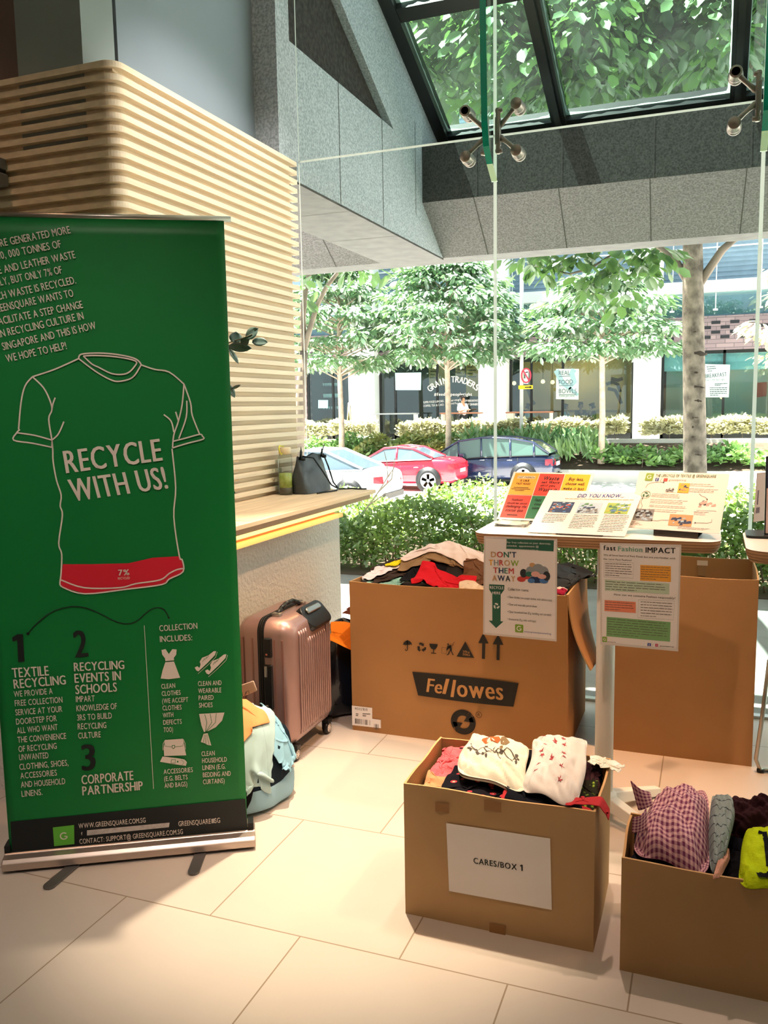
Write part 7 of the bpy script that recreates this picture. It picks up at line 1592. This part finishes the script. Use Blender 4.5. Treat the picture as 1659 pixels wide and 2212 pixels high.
# ------------------------------------------------------------------ cars (all heading left)
TYRE = mat('tyre', '#1d1f22', .8); RIM = mat('alloy', '#cfd1d3', .35, metal=.2); CGL = mat('car_glass', '#4b5b66', .08, spec=.9); CGL2 = mat('car_glass_clear', '#3f564f', .06, spec=.9); LAMP = mat('tail_lamp_red', '#c2202f', .25); TRIM = mat('car_black_trim', '#15171a', .5); CHR = mat('car_bright_trim', '#dfe3e6', .25, metal=.6)
def car(label, xr, yc, Lc, Hc, Wc, paint, kind, glass, wheel_x=(0.19, 0.80)):
    t = thing('car', label, 'car', (xr-Lc/2, yc, RZ)); x_f = xr-Lc; X = lambda u: x_f+u*Lc; Z = lambda v: RZ+v*Hc; hw = Wc/2
    if kind == 'sedan': low = [(0, .22, .40, .72), (.02, .15, .46, .86), (.08, .14, .53, .95), (.22, .14, .60, 1), (.5, .14, .63, 1), (.75, .14, .66, 1), (.88, .14, .67, .97), (.965, .15, .64, .9), (.99, .2, .58, .84), (1, .26, .5, .78)]; cab = [(.25, .60, .62, .9), (.41, .62, .97, .74), (.50, .63, 1.0, .73), (.64, .65, .985, .73), (.87, .665, .68, .82)]
    elif kind == 'coupe': low = [(0, .24, .42, .72), (.02, .16, .5, .86), (.08, .15, .57, .95), (.25, .15, .64, 1), (.5, .15, .68, 1), (.72, .15, .72, 1), (.86, .15, .74, .97), (.96, .16, .72, .9), (.99, .2, .64, .84), (1, .26, .52, .78)]; cab = [(.27, .65, .66, .88), (.44, .67, .97, .7), (.54, .69, 1.0, .68), (.66, .71, .96, .68), (.82, .73, .75, .76)]
    else: low = [(0, .2, .36, .72), (.02, .14, .42, .86), (.08, .13, .48, .95), (.2, .13, .55, 1), (.5, .13, .60, 1), (.8, .13, .64, 1), (.93, .14, .66, .97), (.985, .2, .62, .92), (1, .28, .52, .86)]; cab = [(.12, .50, .52, .9), (.34, .57, .93, .76), (.50, .6, 1.0, .74), (.70, .62, .985, .74), (.86, .64, .90, .74), (.965, .65, .68, .84)]
    rings = []
    for u, zb, zt, w in low:
        h_ = zt-zb; half = [(0, zb), (.8*w, zb), (.97*w, zb+.12*h_), (w, zb+.4*h_), (.985*w, zb+.72*h_), (.93*w, zt-.03*h_), (.82*w, zt), (.4*w, zt+.012), (0, zt+.016)]
        rings.append([(X(u), yc+s*hw*q, Z(v)) for s, pts in ((-1, half), (1, half[-2:0:-1])) for q, v in pts])
    g_ = np.array(rings); m_ = MB(); nn_ = g_.shape[1]; vs = g_.reshape(-1, 3)
    m_.add(vs, [(i*nn_+k, (i+1)*nn_+k, (i+1)*nn_+(k+1) % nn_, i*nn_+(k+1) % nn_) for i in range(len(rings)-1) for k in range(nn_)]+[tuple(range(nn_)), tuple((len(rings)-1)*nn_+k for k in range(nn_-1, -1, -1))], 0, True)
    W(m_, 'body', paint, t, subsurf=1)
    m_ = MB(); n_ = len(cab)
    for i in range(n_-1):
        (u0, b0_, r0, w0), (u1, b1_, r1, w1) = cab[i], cab[i+1]; top = 0 if i in (0, n_-2) else 1
        A = lambda u, v, w, s: (X(u), yc+s*hw*w, Z(v)); wb = .93
        for s in (-1, 1):
            q = [A(u0, b0_-.01, wb, s), A(u1, b1_-.01, wb, s), A(u1, r1, w1, s), A(u0, r0, w0, s)]; m_.add(q, [(0, 1, 2, 3) if s < 0 else (3, 2, 1, 0)], 0)
        m_.add([A(u0, r0, w0, -1), A(u1, r1, w1, -1), A(u1, r1, w1, 1), A(u0, r0, w0, 1)], [(0, 1, 2, 3)], top)
    W(m_, 'cabin', [glass, paint], t)
    m_ = MB()
    for s in (-1, 1):
        e = [(X(u), yc+s*hw*(w+.005), Z(r)) for u, b_, r, w in cab]; m_.tube(e, .035, 6)
        for i in range(1, n_-1):
            u, b_, r, w = cab[i]
            if i == 2 or kind == 'wagon': m_.tube([(X(u+.01), yc+s*hw*.935, Z(b_-.02)), e[i]], .032, 6)
        m_.tube([(X(cab[0][0]), yc+s*hw*.94, Z(cab[0][1]-.01)), (X(.5), yc+s*hw*.955, Z(cab[2][1]-.005)), (X(cab[-1][0]), yc+s*hw*.94, Z(cab[-1][1]))], .018, 5, mi=1)
    W(m_, 'pillars', [paint, CHR if kind != 'wagon' else TRIM], t)
    for u in wheel_x:
        for s in (-1, 1):
            r_ = .325 if kind != 'wagon' else .335; c = (X(u), yc+s*(hw-.10), RZ+r_)
            W(MB().lathe([(0, .0), (r_+.07, .0), (r_+.07, .006), (0, .006)], (c[0], yc+s*(hw-.004), c[2]+.02), 28, 0, (1, 0, 0), (0, 0, 1 if s < 0 else -1)), 'wheel_arch', TRIM, t)
            m_ = MB().lathe([(r_*.55, -.1), (r_*.95, -.1), (r_, -.07), (r_, .09), (r_*.96, .115), (r_*.7, .12), (r_*.68, .1)], c, 28, 0, (1, 0, 0), (0, 0, 1 if s < 0 else -1)); wo = W(m_, 'wheel', TYRE, t)
            m_ = MB().lathe([(r_*.74, .121), (r_*.64, .126), (r_*.62, .09)], c, 24, 0, (1, 0, 0), (0, 0, 1 if s < 0 else -1)); m_.lathe([(r_*.62, .09), (0, .088)], c, 24, 1, (1, 0, 0), (0, 0, 1 if s < 0 else -1)); m_.lathe([(0, .125), (.05, .122), (.06, .09)], c, 12, 0, (1, 0, 0), (0, 0, 1 if s < 0 else -1))
            for k in range(5):
                a = 2*PI*k/5+.3; d = np.array([math.cos(a), 0, math.sin(a)]); pp = np.array([-math.sin(a), 0, math.cos(a)]); yb = c[1]+s*.122; cc = np.array([c[0], yb, c[2]])
                q = [cc+d*.04+pp*.035, cc+d*.04-pp*.035, cc+d*r_*.66-pp*.05, cc+d*r_*.66+pp*.05]; q2 = [v-np.array([0, s*.025, 0]) for v in q]; m_.add(q+q2, [(0, 1, 2, 3), (3, 2, 1, 0), (0, 4, 5, 1), (1, 5, 6, 2), (2, 6, 7, 3), (3, 7, 4, 0)], 0)
            W(m_, 'wheel_rim', [RIM, TRIM], wo)
    zt = low[-3][2]
    for s in (-1, 1):
        m_ = MB(); y0_, y1_ = yc+s*hw*.55, yc+s*hw*.93; x0_ = X(.962)
        m_.add([(X(.945), yc+s*(hw*.955), Z(zt-.10)), (X(.945), yc+s*(hw*.955), Z(zt-.21)), (X(.992), yc+s*hw*.875, Z(zt-.22)), (X(.985), yc+s*hw*.875, Z(zt-.09)), (X(1.001), yc+s*hw*.5, Z(zt-.21)), (X(.996), yc+s*hw*.5, Z(zt-.10))], [(0, 1, 2, 3), (3, 2, 4, 5), (3, 2, 1, 0), (5, 4, 2, 3)]); W(m_, 'tail_lamp', LAMP, t)
        W(MB().box(X(.36), X(.395), yc+s*hw*1.0-.09, yc+s*hw*1.0+.09, Z(.60), Z(.68)), 'wing_mirror', paint, t, bevel=.02)
        for u in (.50, .69): W(MB().tube([(X(u), yc+s*hw*1.0, Z(.545)), (X(u+.035), yc+s*hw*1.0, Z(.55))], .012, 6), 'door_handle', CHR, t)
        sm = MB()
        for u in (.36, .585, .76): sm.tube([(X(u), yc+s*hw*.998, Z(.2)), (X(u+.004), yc+s*hw*1.0, Z(.42)), (X(u), yc+s*hw*.955, Z(.6))], .006, 4)
        W(sm, 'door_seams', TRIM, t)
    W(MB().box(X(.999), X(1.0)+.012, yc-.26, yc+.26, Z(.42), Z(.5)), 'number_plate', PAPER, t); W(MB().box(X(.975), X(1.0)+.01, yc-hw*.75, yc+hw*.75, Z(.14), Z(.24)), 'bumper_trim', TRIM, t); return t
car('white saloon car seen past the handbag, nearest of the three cars', -7.7, 20.7, 4.6, 1.44, 1.8, mat('car_white', '#eef0f2', .25, coat=.6, spec=.5), 'sedan', CGL)
car('red coupe car between the white car and the dark blue car', -7.05, 24.9, 4.1, 1.32, 1.75, mat('car_red', '#b51f36', .25, coat=.7, spec=.5), 'coupe', CGL)
car('dark blue estate car parked at the right of the three cars', -4.5, 27.0-.2, 4.6, 1.52, 1.75, mat('car_navy', '#142040', .22, coat=.8, spec=.5), 'wagon', CGL2)

# ------------------------------------------------------------------ people at the cafe
SKIN = mat('skin', '#b98a6c', .6); HAIR = mat('hair_dark', '#1d1817', .7)
def skinned(name, V, E, R, m_, parent, sub=1):
    me = bpy.data.meshes.new(name); me.from_pydata([tuple(map(float, v)) for v in V], E, []); me.materials.append(m_); o = bpy.data.objects.new(name, me); COL.objects.link(o); o.parent = parent
    md = o.modifiers.new('skin', 'SKIN'); md.use_smooth_shade = True
    if not me.skin_vertices: me.skin_vertices.new()
    for i, r_ in enumerate(R): me.skin_vertices[0].data[i].radius = (r_, r_) if not hasattr(r_, '__len__') else r_
    me.skin_vertices[0].data[0].use_root = True
    s_ = o.modifiers.new('sub', 'SUBSURF'); s_.levels = sub; s_.render_levels = sub; return o
def person(label, loc, rz, shirt, trousers, seated=False, arms='phone', lean=0.0):
    t = thing('person', label, 'person', loc, rz); zp = .5 if seated else .93
    J = {'pel': (0, 0, zp), 'chest': (0, -lean*.6, zp+.33), 'neck': (0, -lean, zp+.52), 'jaw': (0, -lean-.02, zp+.60), 'head': (0, -lean-.01, zp+.69), 'crown': (0, -lean, zp+.78)}
    Rr = {'pel': .13, 'chest': .14, 'neck': .055, 'jaw': .07, 'head': .088, 'crown': .06}; E = [('pel', 'chest'), ('chest', 'neck'), ('neck', 'jaw'), ('jaw', 'head'), ('head', 'crown')]
    J['nose'] = (0, -lean-.105, zp+.665); Rr['nose'] = .014; E.append(('head', 'nose'))
    for s in (-1, 1):
        S_ = 'LR'[s > 0]; sh = (s*.17, -lean*.9, zp+.46)
        el = (s*.23, -.04-lean, zp+.20) if arms == 'phone' else (s*.22, -.16-lean, zp+.22); wr = (s*.10, -.25-lean, zp+.26) if arms == 'phone' else (s*.12, -.38-lean, zp+.24)
        J.update({'sh'+S_: sh, 'el'+S_: el, 'wr'+S_: wr, 'pa'+S_: (wr[0]-s*.015, wr[1]-.06, wr[2]+.015)}); Rr.update({'sh'+S_: .06, 'el'+S_: .042, 'wr'+S_: .028, 'pa'+S_: .03}); E += [('chest', 'sh'+S_), ('sh'+S_, 'el'+S_), ('el'+S_, 'wr'+S_), ('wr'+S_, 'pa'+S_)]
        pa = J['pa'+S_]
        for k in range(5):
            nm = 'f%d%s' % (k, S_); ln = (.05, .075, .082, .076, .06)[k]; J[nm] = (pa[0]+(-s*.035 if k == 0 else s*(-.022+.015*k)), pa[1]-ln*.8, pa[2]+(.02 if k == 0 else -.025)); Rr[nm] = .009; E.append(('pa'+S_, nm))
        hp_ = (s*.09, 0, zp-.03); kn = (s*.1, -.42, .5) if seated else (s*.1, -.02, .49); an = (s*.1, -.42, .08) if seated else (s*.1, .02, .09); to = (s*.11, an[1]-.17, .04)
        J.update({'hp'+S_: hp_, 'kn'+S_: kn, 'an'+S_: an, 'to'+S_: to}); Rr.update({'hp'+S_: .085, 'kn'+S_: .058, 'an'+S_: .04, 'to'+S_: .035}); E += [('pel', 'hp'+S_), ('hp'+S_, 'kn'+S_), ('kn'+S_, 'an'+S_), ('an'+S_, 'to'+S_)]
    K = list(J); skinned('body', [J[k] for k in K], [(K.index(a), K.index(b_)) for a, b_ in E], [Rr[k] for k in K], SKIN, t)
    K = ['chest', 'pel', 'shL', 'shR', 'elL', 'elR']; E2 = [(0, 1), (0, 2), (0, 3), (2, 4), (3, 5)]; skinned('shirt', [J[k] for k in K], E2, [.158, .15, .075, .075, .056, .056], shirt, t)
    K = ['pel', 'hpL', 'hpR', 'knL', 'knR', 'anL', 'anR']; skinned('trousers', [J[k] for k in K], [(0, 1), (0, 2), (1, 3), (2, 4), (3, 5), (4, 6)], [.142, .098, .098, .07, .07, .055, .055], trousers, t)
    h_ = J['head']; skinned('hair', [(0, h_[1]+.03, h_[2]+.03), (0, h_[1]+.01, h_[2]+.085), (0, h_[1]+.05, h_[2]-.05)], [(0, 1), (0, 2)], [.092, .07, .06], HAIR, t)
    return t
SW = mat('shirt_white', '#eef0f0', .8); TD = mat('trousers_dark', '#22262c', .8)
pp = atY(993, 868, 32.3); pt = person('person in a white shirt standing at the lettered window looking at a phone', (pp[0], 32.72, .05), .9, SW, TD)

for lab, px, py, c, rz, yd in (('seated person in a light blue shirt just right of the sign pole', 1140, 873, '#8fb4c9', 1.2, 34.2), ('seated person in a pale blue shirt below the REAL FOOD BOWLS poster', 1219, 873, '#9fc0cf', 1.4, 34.0), ('seated person in dark clothes just right of the REAL FOOD BOWLS poster', 1254, 870, '#2d3038', 0.3, 34.9), ('seated person in dark clothes beside the thin street tree trunk', 1281, 872, '#26272d', -.9, 34.1)):
    q = atY(px, py, yd); person(lab, (q[0], yd, float(q[2])-1.30), rz, mat('shirt_'+c[1:], c, .8), TD, True, 'table', .05)
tb_ = thing('cafe_table', 'long dark cafe table where the seated people sit behind the window', 'table', (-5.1, 33.7, .06)); W(MB().box(-6.9, -3.4, 33.45, 33.8, .74, .78), 'tabletop', mat('cafe_table_dark', '#3a3733', .6), tb_)
for x in (-6.8, -3.5): W(MB().box(x-.04, x+.04, 33.5, 33.75, .06, .74), 'leg', M_BLACK, tb_)
